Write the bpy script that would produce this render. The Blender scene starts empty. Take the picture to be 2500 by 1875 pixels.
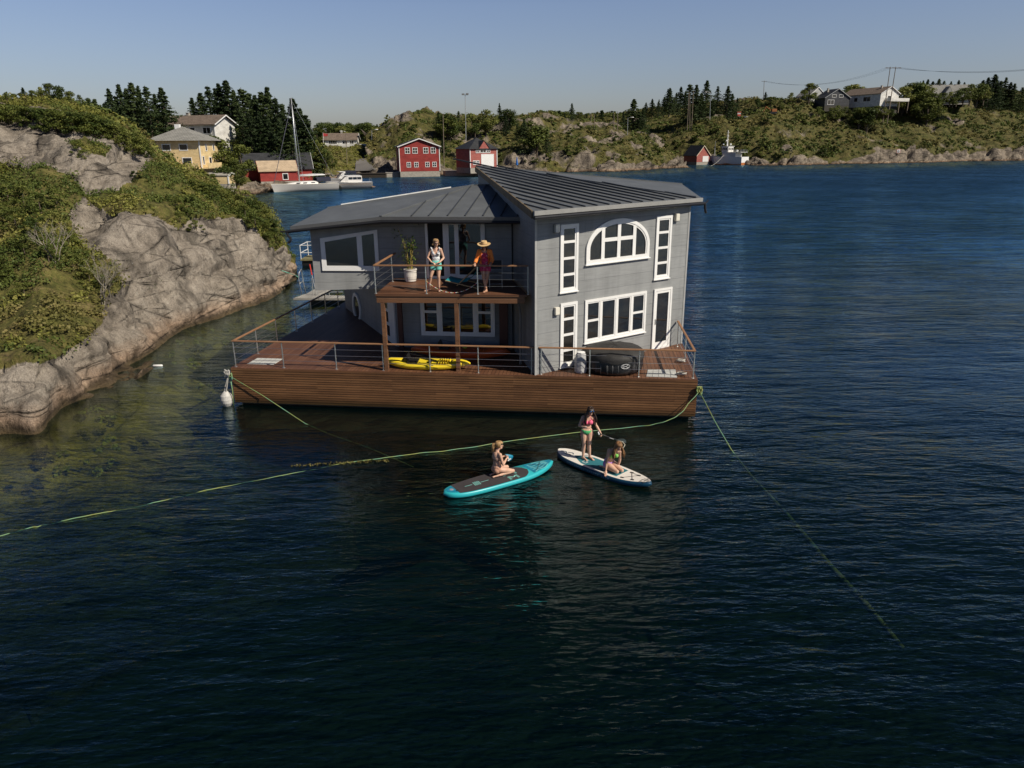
import bpy, math, random
import numpy as np
from mathutils import Vector, Matrix, noise
random.seed(7); rng=np.random.default_rng(7)
SC=bpy.context.scene; COL=SC.collection
V=Vector; R=math.radians
# ---------------------------------------------------------------- camera
FPX=1800.0; PITCH=R(18); ROLL=R(-.5); CH=8.5
_fw=V((0,math.cos(PITCH),-math.sin(PITCH))); _up0=V((0,math.sin(PITCH),math.cos(PITCH))); _rt0=V((1,0,0))
_rt=_rt0*math.cos(ROLL)+_up0*math.sin(ROLL); _up=_up0*math.cos(ROLL)-_rt0*math.sin(ROLL)
CAMLOC=V((0,0,CH))
def ray(x,y): return _fw+_rt*((x-1250)/FPX)-_up*((y-937.5)/FPX)
def GZ(x,y,z=0.0):            # survey helper: where the sight line meets height z
    r=ray(x,y); return CAMLOC+r*((z-CH)/r.z)
def GD(x,y,D):                # ... or distance D (north)
    r=ray(x,y); return CAMLOC+r*(D/r.y)
def GP(x,y,A,B):              # ... or the vertical plane through A,B
    r=ray(x,y); n=V((B[1]-A[1],A[0]-B[0],0)); a=V((A[0],A[1],0))
    return CAMLOC+r*(n.dot(a-CAMLOC)/n.dot(r))
def PX(P):
    d=V(P)-CAMLOC; w=d.dot(_fw); return 1250+FPX*d.dot(_rt)/w, 937.5-FPX*d.dot(_up)/w
cd=bpy.data.cameras.new('camera'); co=bpy.data.objects.new('camera',cd); COL.objects.link(co)
co.location=CAMLOC
m=Matrix((_rt,_up,-_fw)).transposed(); co.rotation_euler=m.to_euler()
cd.sensor_fit='HORIZONTAL'; cd.sensor_width=36; cd.lens=36*FPX/2500; cd.clip_start=.1; cd.clip_end=9000
SC.camera=co
# ---------------------------------------------------------------- light
SUN_AZ=R(31); SUN_EL=R(43)
sdir=V((math.cos(SUN_AZ)*math.cos(SUN_EL),-math.sin(SUN_AZ)*math.cos(SUN_EL),math.sin(SUN_EL)))
sl=bpy.data.lights.new('sun','SUN'); so=bpy.data.objects.new('sun',sl); COL.objects.link(so)
sl.energy=5.0; sl.angle=R(.5); sl.color=(1,.92,.79)
so.rotation_euler=(-sdir).to_track_quat('-Z','Y').to_euler(); so.location=(30,-20,40)
W=bpy.data.worlds.new('World'); SC.world=W; W.use_nodes=True
wn=W.node_tree.nodes; wl=W.node_tree.links; bg=wn['Background']
sky=wn.new('ShaderNodeTexSky'); sky.sky_type='NISHITA'; sky.sun_disc=False
sky.sun_elevation=SUN_EL; sky.sun_rotation=math.atan2(sdir.x,sdir.y)
sky.air_density=1.0; sky.dust_density=1.2; sky.ozone_density=1.4; sky.altitude=0
hs=wn.new('ShaderNodeHueSaturation'); hs.inputs['Saturation'].default_value=.85; hs.inputs['Value'].default_value=1
wl.new(sky.outputs[0],hs.inputs['Color'])
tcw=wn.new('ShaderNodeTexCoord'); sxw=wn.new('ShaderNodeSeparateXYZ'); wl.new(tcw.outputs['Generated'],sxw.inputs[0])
rpw=wn.new('ShaderNodeValToRGB'); wl.new(sxw.outputs['Z'],rpw.inputs[0]); e=rpw.color_ramp.elements   # out-of-view upper sky dimmed to deepen shade and near water; pale at the horizon
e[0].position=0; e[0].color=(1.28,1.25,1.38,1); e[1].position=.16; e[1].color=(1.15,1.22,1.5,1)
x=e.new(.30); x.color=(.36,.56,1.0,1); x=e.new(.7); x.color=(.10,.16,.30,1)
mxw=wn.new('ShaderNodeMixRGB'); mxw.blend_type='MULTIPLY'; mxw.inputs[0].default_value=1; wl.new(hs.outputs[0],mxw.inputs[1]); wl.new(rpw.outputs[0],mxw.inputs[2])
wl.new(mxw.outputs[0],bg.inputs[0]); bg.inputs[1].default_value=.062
SC.view_settings.view_transform='Standard'; SC.view_settings.look='None'; SC.view_settings.exposure=0; SC.view_settings.gamma=1
try: SC.cycles.max_bounces=6; SC.cycles.transparent_max_bounces=16; SC.cycles.caustics_reflective=False; SC.cycles.caustics_refractive=False; SC.cycles.sample_clamp_indirect=4
except Exception: pass
# ---------------------------------------------------------------- materials
class NT:
    def __init__(s,name):
        s.m=bpy.data.materials.new(name); s.m.use_nodes=True; s.n=s.m.node_tree.nodes; s.l=s.m.node_tree.links
        s.b=s.n['Principled BSDF']; s.out=s.n['Material Output']
    def node(s,t,**k):
        x=s.n.new('ShaderNode'+t)
        for a,b in k.items():
            if a.startswith('i_'):
                key=a[2:].replace('_',' '); key={'Fac':'Fac'}.get(key,key)
                x.inputs[key].default_value=b
            else: setattr(x,a,b)
        return x
    def link(s,a,b): s.l.new(a,b)
    def coord(s,kind='Object',scale=(1,1,1),rot=(0,0,0)):
        tc=s.node('TexCoord'); mp=s.node('Mapping'); s.link(tc.outputs[kind],mp.inputs[0])
        mp.inputs['Scale'].default_value=scale; mp.inputs['Rotation'].default_value=rot; return mp.outputs[0]
    def noise(s,co,scale,detail=4,rough=.55):
        x=s.node('TexNoise'); x.inputs['Scale'].default_value=scale; x.inputs['Detail'].default_value=detail; x.inputs['Roughness'].default_value=rough
        if co: s.link(co,x.inputs['Vector'])
        return x.outputs['Fac']
    def ramp(s,fac,stops,interp='LINEAR'):
        x=s.node('ValToRGB'); e=x.color_ramp.elements; x.color_ramp.interpolation=interp
        while len(e)<len(stops): e.new(.5)
        for k,(p,c) in enumerate(stops):
            e[k].position=p; e[k].color=(c[0],c[1],c[2],1) if hasattr(c,'__len__') else (c,c,c,1)
        s.link(fac,x.inputs[0]); return x.outputs[0]
    def mix(s,a,b,fac,mode='MIX'):
        x=s.node('MixRGB',blend_type=mode)
        for q,v in enumerate((fac,a,b)):
            sock=x.inputs[q]
            if isinstance(v,(int,float)): sock.default_value=v if q==0 else (v,v,v,1)
            elif isinstance(v,tuple): sock.default_value=(*v,1)
            else: s.link(v,sock)
        return x.outputs[0]
    def math(s,op,a,b=None):
        x=s.node('Math',operation=op)
        for sock,v in ((x.inputs[0],a),(x.inputs[1],b)):
            if v is None: continue
            if isinstance(v,(int,float)): sock.default_value=v
            else: s.link(v,sock)
        return x.outputs[0]
    def bump(s,h,strength=.5,dist=.02,prev=None):
        x=s.node('Bump'); x.inputs['Strength'].default_value=strength; x.inputs['Distance'].default_value=dist
        s.link(h,x.inputs['Height'])
        if prev: s.link(prev,x.inputs['Normal'])
        s.link(x.outputs[0],s.b.inputs['Normal']); return x.outputs[0]
    def set(s,rough=.6,metal=0,spec=None):
        s.b.inputs['Roughness'].default_value=rough; s.b.inputs['Metallic'].default_value=metal
        if spec is not None: s.b.inputs['Specular IOR Level'].default_value=spec
MC={}
def mat(name,col,rough=.6,metal=0,spec=.4,var=.18,scale=3,bump=0,bscale=40,coord='Object'):
    """simple painted / plastic / metal surface with slight colour mottling and wear"""
    if name in MC: return MC[name]
    t=NT(name); c=t.coord(coord)
    n=t.noise(c,scale,5); n2=t.noise(c,scale*9,3)
    f=t.mix(n,n2,.35)
    lo=tuple(x*(1-var) for x in col); hi=tuple(min(1,x*(1+var)) for x in col)
    t.link(t.ramp(f,[(.3,lo),(.7,hi)]),t.b.inputs['Base Color']); t.set(rough,metal,spec)
    if bump: t.bump(t.noise(c,bscale,4),bump,.01)
    MC[name]=t.m; return t.m
# ---------------------------------------------------------------- mesh builder
ORG={}
class MB:
    def __init__(s,M=None): s.v=[]; s.f=[]; s.mi=[]; s.M=M; s.cur=0; s.sm=[]; s.smooth=False
    def add(s,vs,fs):
        o=len(s.v)
        for p in vs:
            p=V(p); s.v.append(s.M@p if s.M else p)
        for f in fs: s.f.append([i+o for i in f]); s.mi.append(s.cur); s.sm.append(s.smooth)
    def quad(s,a,b,c,d): s.add([a,b,c,d],[(0,1,2,3)])
    def poly(s,ps): s.add(ps,[tuple(range(len(ps)))])
    def box(s,c,d,rz=0,Rm=None):
        hx,hy,hz=d[0]/2,d[1]/2,d[2]/2
        Rm=Rm or Matrix.Rotation(rz,3,'Z'); c=V(c)
        vs=[c+Rm@V((x*hx,y*hy,z*hz)) for z in(-1,1) for y in(-1,1) for x in(-1,1)]
        s.add(vs,[(0,2,3,1),(4,5,7,6),(0,1,5,4),(2,6,7,3),(0,4,6,2),(1,3,7,5)])
    def beam(s,a,b,w,h,up=(0,0,1)):
        a=V(a);b=V(b); d=(b-a); L=d.length
        if L<1e-6: return
        x=d/L; y=V(up).cross(x)
        if y.length<1e-4: y=V((0,1,0)).cross(x)
        y.normalize(); z=x.cross(y)
        Rm=Matrix((x,y,z)).transposed(); s.box((a+b)/2,(L,w,h),Rm=Rm)
    def prism(s,poly,z0,z1,tops=None):
        n=len(poly); vs=[V((p[0],p[1],z0)) for p in poly]+[V((p[0],p[1],(tops[i] if tops else z1))) for i,p in enumerate(poly)]
        fs=[tuple(range(n-1,-1,-1)),tuple(range(n,2*n))]+[(i,(i+1)%n,n+(i+1)%n,n+i) for i in range(n)]
        s.add(vs,fs)
    def extr(s,pts,vec):   # extrude closed polygon of 3d pts along vec
        n=len(pts); vec=V(vec); vs=[V(p) for p in pts]+[V(p)+vec for p in pts]
        s.add(vs,[tuple(range(n-1,-1,-1)),tuple(range(n,2*n))]+[(i,(i+1)%n,n+(i+1)%n,n+i) for i in range(n)])
    def tube(s,path,r,n=8,cap=True):
        path=[V(p) for p in path]; K=len(path); rs=r if hasattr(r,'__len__') else [r]*K
        vs=[]; prev=None
        for i,p in enumerate(path):
            t=(path[min(i+1,K-1)]-path[max(i-1,0)]); 
            if t.length<1e-9: t=V((0,0,1))
            t.normalize()
            if prev is None: a=t.orthogonal().normalized()
            else:
                a=prev-t*prev.dot(t); a=a.normalized() if a.length>1e-6 else t.orthogonal().normalized()
            prev=a; b=t.cross(a)
            for k in range(n):
                th=2*math.pi*k/n; vs.append(p+(a*math.cos(th)+b*math.sin(th))*rs[i])
        fs=[(i*n+k,i*n+(k+1)%n,(i+1)*n+(k+1)%n,(i+1)*n+k) for i in range(K-1) for k in range(n)]
        if cap: fs+= [tuple(range(n-1,-1,-1)),tuple(range((K-1)*n,K*n))]
        s.add(vs,fs)
    def loft(s,rings,closed=True,cap=True):
        n=len(rings[0]); vs=[p for r in rings for p in r]; fs=[]
        for i in range(len(rings)-1):
            for k in range(n if closed else n-1):
                fs.append((i*n+k,i*n+(k+1)%n,(i+1)*n+(k+1)%n,(i+1)*n+k))
        if cap and closed: fs+=[tuple(range(n-1,-1,-1)),tuple(range((len(rings)-1)*n,len(rings)*n))]
        s.add(vs,fs)
    def lathe(s,c,prof,n=16,axis=None):
        c=V(c); rings=[[c+V((r*math.cos(2*math.pi*k/n),r*math.sin(2*math.pi*k/n),z)) for k in range(n)] for r,z in prof]
        s.loft(rings)
    def ball(s,c,r,n=12,m=8):
        c=V(c); r=r if hasattr(r,'__len__') else (r,r,r)
        rings=[]
        for i in range(m+1):
            ph=math.pi*(i/m-.5); cz=math.sin(ph); cr=max(.01,math.cos(ph))
            rings.append([c+V((r[0]*cr*math.cos(2*math.pi*k/n),r[1]*cr*math.sin(2*math.pi*k/n),r[2]*cz)) for k in range(n)])
        s.loft(rings)
    def build(s,name,mats,parent=None,uvrot=0,bevel=0,shade=None):
        me=bpy.data.meshes.new(name)
        o=bpy.data.objects.new(name,me); COL.objects.link(o)
        org=ORG.get(parent.name,V((0,0,0))) if parent else V((0,0,0))
        if parent: o.parent=parent; loc=V((0,0,0)); w=org
        else:
            xs=[v.x for v in s.v]; ys=[v.y for v in s.v]; zs=[v.z for v in s.v]
            w=V(((min(xs)+max(xs))/2,(min(ys)+max(ys))/2,min(zs))); o.location=w
        ORG[o.name]=w
        me.from_pydata([tuple(v-w) for v in s.v],[],s.f)
        mats=mats if isinstance(mats,(list,tuple)) else [mats]
        for m_ in mats: me.materials.append(m_)
        me.polygons.foreach_set('material_index',s.mi)
        me.polygons.foreach_set('use_smooth',[True]*len(s.f) if shade else s.sm)
        me.update()
        uv=me.uv_layers.new(name='UVMap'); cr,sr=math.cos(uvrot),math.sin(uvrot)
        data=np.zeros(len(me.loops)*2)
        wx,wy,wz=w
        for p in me.polygons:
            nx,ny,nz=p.normal
            vert=abs(nz)<.7
            if vert:
                l=math.hypot(nx,ny) or 1; ax,ay=-ny/l,nx/l
            for li in p.loop_indices:
                c=me.vertices[me.loops[li].vertex_index].co; X,Y,Z=c.x+wx,c.y+wy,c.z+wz
                if vert: data[2*li]=X*ax+Y*ay; data[2*li+1]=Z
                else: data[2*li]=X*cr+Y*sr; data[2*li+1]=-X*sr+Y*cr
        uv.data.foreach_set('uv',data)
        if bevel:
            b=o.modifiers.new('bevel','BEVEL'); b.width=bevel; b.segments=2; b.limit_method='ANGLE'; b.angle_limit=R(40)
        return o
def tag(o,label=None,cat=None,group=None,kind=None):
    if label: o['label']=label
    if cat: o['category']=cat
    if group: o['group']=group
    if kind: o['kind']=kind
    return o
def thing(name,label,cat,loc=(0,0,0),group=None):
    o=bpy.data.objects.new(name,None); COL.objects.link(o); o.location=V(loc); o.empty_display_size=.2
    ORG[o.name]=V(loc); return tag(o,label,cat,group)
def kids(o): return [c for c in ALLP.get(o.name,[])]
def copy_tree(root,children,loc,rz,sc,label,group=None):
    r=root.copy(); COL.objects.link(r); r.location=loc; r.rotation_euler=(0,0,rz); r.scale=sc
    r['label']=label
    if group: r['group']=group
    for ch in children:
        c=ch.copy(); COL.objects.link(c); c.parent=r
    return r
def arr_mesh(name,verts,faces,mats,parent=None,attr=None,smooth=False,mi=None):
    """numpy mesh: verts (n,3), faces (m,k)"""
    me=bpy.data.meshes.new(name); n=len(verts); m_=len(faces); k=faces.shape[1]
    me.vertices.add(n); me.vertices.foreach_set('co',verts.astype(np.float32).ravel())
    me.loops.add(m_*k); me.loops.foreach_set('vertex_index',faces.astype(np.int32).ravel())
    me.polygons.add(m_); me.polygons.foreach_set('loop_start',np.arange(0,m_*k,k,dtype=np.int32)); me.polygons.foreach_set('loop_total',np.full(m_,k,dtype=np.int32))
    if smooth: me.polygons.foreach_set('use_smooth',np.ones(m_,dtype=bool))
    for q in (mats if isinstance(mats,(list,tuple)) else [mats]): me.materials.append(q)
    if mi is not None: me.polygons.foreach_set('material_index',mi.astype(np.int32))
    me.update(calc_edges=True); me.validate()
    if attr:
        for an,av in attr.items():
            a=me.attributes.new(an,'FLOAT','POINT'); a.data.foreach_set('value',av.astype(np.float32))
    o=bpy.data.objects.new(name,me); COL.objects.link(o)
    if parent: o.parent=parent
    return o
class Face:
    """vertical wall plane: s metres along, z up, o outwards"""
    def __init__(s,A,B,flip=False):
        s.A=V((A[0],A[1],0)); d=V((B[0]-A[0],B[1]-A[1],0)); s.L=d.length; s.e=d/s.L; s.n=V((s.e.y,-s.e.x,0))
        if flip: s.n=-s.n
    def pt(s,a,z,o=0): return s.A+s.e*a+s.n*o+V((0,0,z))
    def box(s,mb,s0,s1,z0,z1,o0,o1):
        vs=[s.pt(a,z,o) for z in(z0,z1) for o in(o0,o1) for a in(s0,s1)]
        mb.add(vs,[(0,2,3,1),(4,5,7,6),(0,1,5,4),(2,6,7,3),(0,4,6,2),(1,3,7,5)])
    def ring(s,mb,s0,s1,z0,z1,w,o0,o1,wb=None):
        wb=wb or w
        s.box(mb,s0,s1,z1-w,z1,o0,o1); s.box(mb,s0,s1,z0,z0+wb,o0,o1)
        s.box(mb,s0,s0+w,z0+wb,z1-w,o0,o1); s.box(mb,s1-w,s1,z0+wb,z1-w,o0,o1)
    def pane(s,mb,s0,s1,z0,z1,o): mb.quad(s.pt(s0,z0,o),s.pt(s1,z0,o),s.pt(s1,z1,o),s.pt(s0,z1,o))
    def loc(s,P): d=V(P)-s.A; return d.dot(s.e),P[2]
# ---------------------------------------------------------------- shared materials
def siding_mat():
    t=NT('grey_siding'); uv=t.coord('UV'); b=t.node('TexBrick'); t.link(uv,b.inputs['Vector'])
    b.offset=.37; b.inputs['Scale'].default_value=1; b.inputs['Brick Width'].default_value=5.2; b.inputs['Row Height'].default_value=.385
    b.inputs['Mortar Size'].default_value=.006; b.inputs['Mortar Smooth'].default_value=.3
    b.inputs['Color1'].default_value=(.262,.268,.264,1); b.inputs['Color2'].default_value=(.292,.297,.292,1); b.inputs['Mortar'].default_value=(.185,.19,.195,1)
    c=t.coord('UV',(.6,6,1)); n=t.noise(c,3,6); c2=t.coord('UV',(1,.15,1)); n2=t.noise(c2,2.2,5)
    g=t.ramp(n,[(.3,.9),(.7,1.07)]); g2=t.ramp(n2,[(.33,.85),(.6,1.05)])
    t.link(t.mix(t.mix(b.outputs[0],g,1,'MULTIPLY'),g2,1,'MULTIPLY'),t.b.inputs['Base Color']); t.set(.62,0,.3)
    inv=t.math('SUBTRACT',1,b.outputs['Fac']); bm=t.bump(inv,.6,.008); t.bump(t.noise(t.coord('UV',(2,60,1)),4,3),.15,.004,bm); return t.m
def wood_mat(name,c1,c2,mort,w=4.2,h=.145,ms=.006,rough=.55,bumpd=.006):
    t=NT(name); uv=t.coord('UV'); b=t.node('TexBrick'); t.link(uv,b.inputs['Vector']); b.offset=.43
    b.inputs['Scale'].default_value=1; b.inputs['Brick Width'].default_value=w; b.inputs['Row Height'].default_value=h
    b.inputs['Mortar Size'].default_value=ms; b.inputs['Mortar Smooth'].default_value=.2
    b.inputs['Color1'].default_value=(*c1,1); b.inputs['Color2'].default_value=(*c2,1); b.inputs['Mortar'].default_value=(*mort,1)
    g=t.noise(t.coord('UV',(.8,22,1)),3,6,.65); g=t.ramp(g,[(.25,.62),(.5,1.),(.75,1.25)])
    st=t.noise(t.coord('UV',(.5,.9,1)),1.3,6,.6); st=t.ramp(st,[(.3,.72),(.65,1.12)])
    t.link(t.mix(t.mix(b.outputs[0],g,1,'MULTIPLY'),st,1,'MULTIPLY'),t.b.inputs['Base Color']); t.set(rough,0,.35)
    if name=='skirt_slats':
        ge=t.node('NewGeometry'); sx=t.node('SeparateXYZ'); t.link(ge.outputs['Position'],sx.inputs[0]); nn=t.noise(None,1.5,4); zz=t.math('ADD',sx.outputs['Z'],t.math('MULTIPLY',t.math('SUBTRACT',nn,.5),.25)); c_=t.b.inputs['Base Color'].links[0].from_socket; t.link(t.mix(c_,t.ramp(zz,[(.12,(.28,.33,.22)),(.30,(.85,.85,.82)),(.45,(1,1,1))]),1,'MULTIPLY'),t.b.inputs['Base Color'])
    bm=t.bump(t.math('SUBTRACT',1,b.outputs['Fac']),.7,bumpd); t.bump(g,.2,.003,bm); return t.m
def roof_mat(name,col,rough=.55):
    t=NT(name); c=t.coord('Object'); n=t.noise(c,1.1,6,.6); n2=t.noise(c,24,4,.7); n3=t.noise(t.coord('Object',(1,1,1)),6,3)
    f=t.mix(n,n2,.3)
    base=t.ramp(f,[(.3,tuple(x*.72 for x in col)),(.55,col),(.75,tuple(x*1.35 for x in col))])
    sp=t.ramp(t.noise(c,42,2,.8),[(.72,0.),(.78,1.)])
    t.link(t.mix(base,(.32,.31,.28),t.math('MULTIPLY',sp,.5)),t.b.inputs['Base Color']); t.set(rough,0,.5); t.bump(n3,.25,.02); return t.m
M_SIDE=siding_mat()
M_DECK=wood_mat('deck_planks',(.125,.054,.028),(.168,.078,.041),(.03,.014,.008),h=.125,ms=.007)
M_SLAT=wood_mat('skirt_slats',(.13,.060,.026),(.23,.112,.048),(.05,.02,.01),w=2.6,h=.0825,ms=.001,rough=.6)
M_RAILW=wood_mat('handrail_wood',(.30,.155,.075),(.36,.19,.1),(.2,.1,.05),w=4,h=.4,ms=.001)
M_BEAM=wood_mat('beam_wood',(.16,.075,.036),(.21,.105,.055),(.06,.028,.015),w=6,h=.14,ms=.004)
M_ROOF=roof_mat('roof_sheet',(.115,.122,.125))
M_WHITE=mat('white_paint',(.80,.79,.76),.4,var=.05)
M_TRIM=mat('eave_trim',(.27,.265,.25),.5,var=.12)
M_TRIMD=mat('black_gutter',(.018,.018,.02),.35)
M_STEEL=mat('stainless_steel',(.62,.61,.58),.28,metal=.9,var=.1)
M_GALV=mat('galvanised',(.5,.5,.48),.45,metal=.7,var=.15)
M_CONC=mat('pontoon_concrete',(.035,.04,.035),.8,var=.4,bump=.3)
def glass_mat(name='window_glass',tint=(.012,.013,.014)):
    t=NT(name); n=t.noise(t.coord('Object'),.9,3); n2=t.noise(t.coord('Object',(1,1,1)),2.6,2); t.link(t.ramp(n,[(.42,tint),(.66,(.030,.025,.019))]),t.b.inputs['Base Color'])
    t.set(.03,0,.9); t.bump(t.noise(t.coord('Object'),1.6,2),.05,.05); return t.m
M_GLASS=glass_mat()
M_BLACK=mat('black_plastic',(.015,.015,.016),.45)
# ---------------------------------------------------------------- water
def water_mat():
    t=NT('sea_water'); n=t.n; n.remove(t.b)
    geo=t.node('NewGeometry'); 
    def co(rot,sc): 
        mp=t.node('Mapping'); t.link(geo.outputs['Position'],mp.inputs[0]); mp.inputs['Rotation'].default_value=(0,0,R(rot)); mp.inputs['Scale'].default_value=sc; return mp.outputs[0]
    w1=t.noise(co(-24,(.30,1.0,1)),1.25,3,.5)      # long crests
    w2=t.noise(co(-33,(.40,1.25,1)),3.4,3,.55)
    w3=t.noise(co(10,(.8,1.2,1)),9.0,3,.6)
    w4=t.noise(co(0,(1,1,1)),.06,3,.5)
    w5=t.noise(co(-15,(.35,1.1,1)),.33,2,.5)
    def ridge(x): return t.math('SUBTRACT',1,t.math('ABSOLUTE',t.math('SUBTRACT',t.math('MULTIPLY',x,2),1)))
    h=t.math('ADD',t.math('MULTIPLY',ridge(w1),.30),t.math('MULTIPLY',ridge(w2),.11)); h=t.math('ADD',h,t.math('MULTIPLY',w3,.035)); h=t.math('ADD',h,t.math('MULTIPLY',w5,.7))
    gust=t.ramp(w4,[(.35,.45),(.62,1.)])
    # calmer water in the lee of the rocks and behind the houseboat
    sp=t.node('SeparateXYZ'); t.link(geo.outputs['Position'],sp.inputs[0])
    lx=t.math('ADD',sp.outputs['X'],t.math('MULTIPLY',sp.outputs['Y'],-.12))
    mr=t.node('MapRange'); t.link(lx,mr.inputs[0]); mr.inputs[1].default_value=-18; mr.inputs[2].default_value=0; mr.inputs[3].default_value=.40; mr.inputs[4].default_value=1
    h=t.math('MULTIPLY',t.math('MULTIPLY',h,gust),mr.outputs[0])
    b=t.node('Bump'); t.link(h,b.inputs['Height']); b.inputs['Strength'].default_value=1; b.inputs['Distance'].default_value=.31
    # fine ripples as random facet slopes (keeps far water dark and broken instead of mirror-like)
    def slope(rot,sc,s):
        x=t.node('TexNoise'); x.inputs['Scale'].default_value=s; x.inputs['Detail'].default_value=2; t.link(co(rot,sc),x.inputs['Vector']); return x.outputs['Color']
    sl=t.mix(slope(-25,(.5,1.1,1),1.6),slope(12,(.7,1.1,1),5.5),.5)
    v1=t.node('VectorMath',operation='SUBTRACT'); t.link(sl,v1.inputs[0]); v1.inputs[1].default_value=(.5,.5,.5)
    v2=t.node('VectorMath',operation='MULTIPLY'); t.link(v1.outputs[0],v2.inputs[0]); mr2=t.node('MapRange'); t.link(sp.outputs['Y'],mr2.inputs[0]); mr2.inputs[1].default_value=22; mr2.inputs[2].default_value=130; mr2.inputs[3].default_value=.22; mr2.inputs[4].default_value=2.2; am=t.math('MULTIPLY',t.math('MULTIPLY',gust,mr.outputs[0]),mr2.outputs[0]); cx=t.node('CombineXYZ'); t.link(am,cx.inputs[0]); t.link(am,cx.inputs[1]); t.link(cx.outputs[0],v2.inputs[1])
    v3=t.node('VectorMath',operation='ADD'); t.link(v2.outputs[0],v3.inputs[0]); t.link(b.outputs[0],v3.inputs[1]); v4=t.node('VectorMath',operation='NORMALIZE'); t.link(v3.outputs[0],v4.inputs[0]); NN=v4.outputs[0]
    fr=t.node('Fresnel'); fr.inputs['IOR'].default_value=1.33; t.link(NN,fr.inputs['Normal'])
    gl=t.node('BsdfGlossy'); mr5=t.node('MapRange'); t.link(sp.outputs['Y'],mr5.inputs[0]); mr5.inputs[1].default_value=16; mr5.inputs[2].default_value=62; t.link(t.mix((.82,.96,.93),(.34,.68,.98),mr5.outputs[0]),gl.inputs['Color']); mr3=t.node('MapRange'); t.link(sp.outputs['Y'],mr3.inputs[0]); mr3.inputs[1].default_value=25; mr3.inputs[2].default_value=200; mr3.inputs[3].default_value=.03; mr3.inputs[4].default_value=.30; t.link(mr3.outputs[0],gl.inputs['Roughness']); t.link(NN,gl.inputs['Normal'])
    df=t.node('BsdfDiffuse'); df.inputs['Color'].default_value=(.0006,.0100,.0120,1)
    tr=t.node('BsdfTransparent'); tr.inputs['Color'].default_value=(.66,.74,.55,1)
    m1=t.node('MixShader'); m1.inputs[0].default_value=.76; t.link(df.outputs[0],m1.inputs[1]); t.link(tr.outputs[0],m1.inputs[2])
    mr4=t.node('MapRange'); t.link(sp.outputs['Y'],mr4.inputs[0]); mr4.inputs[1].default_value=25; mr4.inputs[2].default_value=160; mr4.inputs[3].default_value=1.4; mr4.inputs[4].default_value=.58; rip=t.ramp(t.noise(co(-12,(.35,1.5,1)),.55,5,.75),[(.38,.55),(.5,.95),(.62,1.5)]); rip=t.mix(1.,rip,mr5.outputs[0]); frc=t.math('MINIMUM',t.math('MULTIPLY',t.math('MULTIPLY',fr.outputs[0],mr4.outputs[0]),rip),1.0)  # reflection strength set by distance, its mottling standing in for far ripples
    m2=t.node('MixShader'); t.link(frc,m2.inputs[0]); t.link(m1.outputs[0],m2.inputs[1]); t.link(gl.outputs[0],m2.inputs[2])
    t.link(m2.outputs[0],t.out.inputs[0]); return t.m
M_WATER=water_mat()
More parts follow.
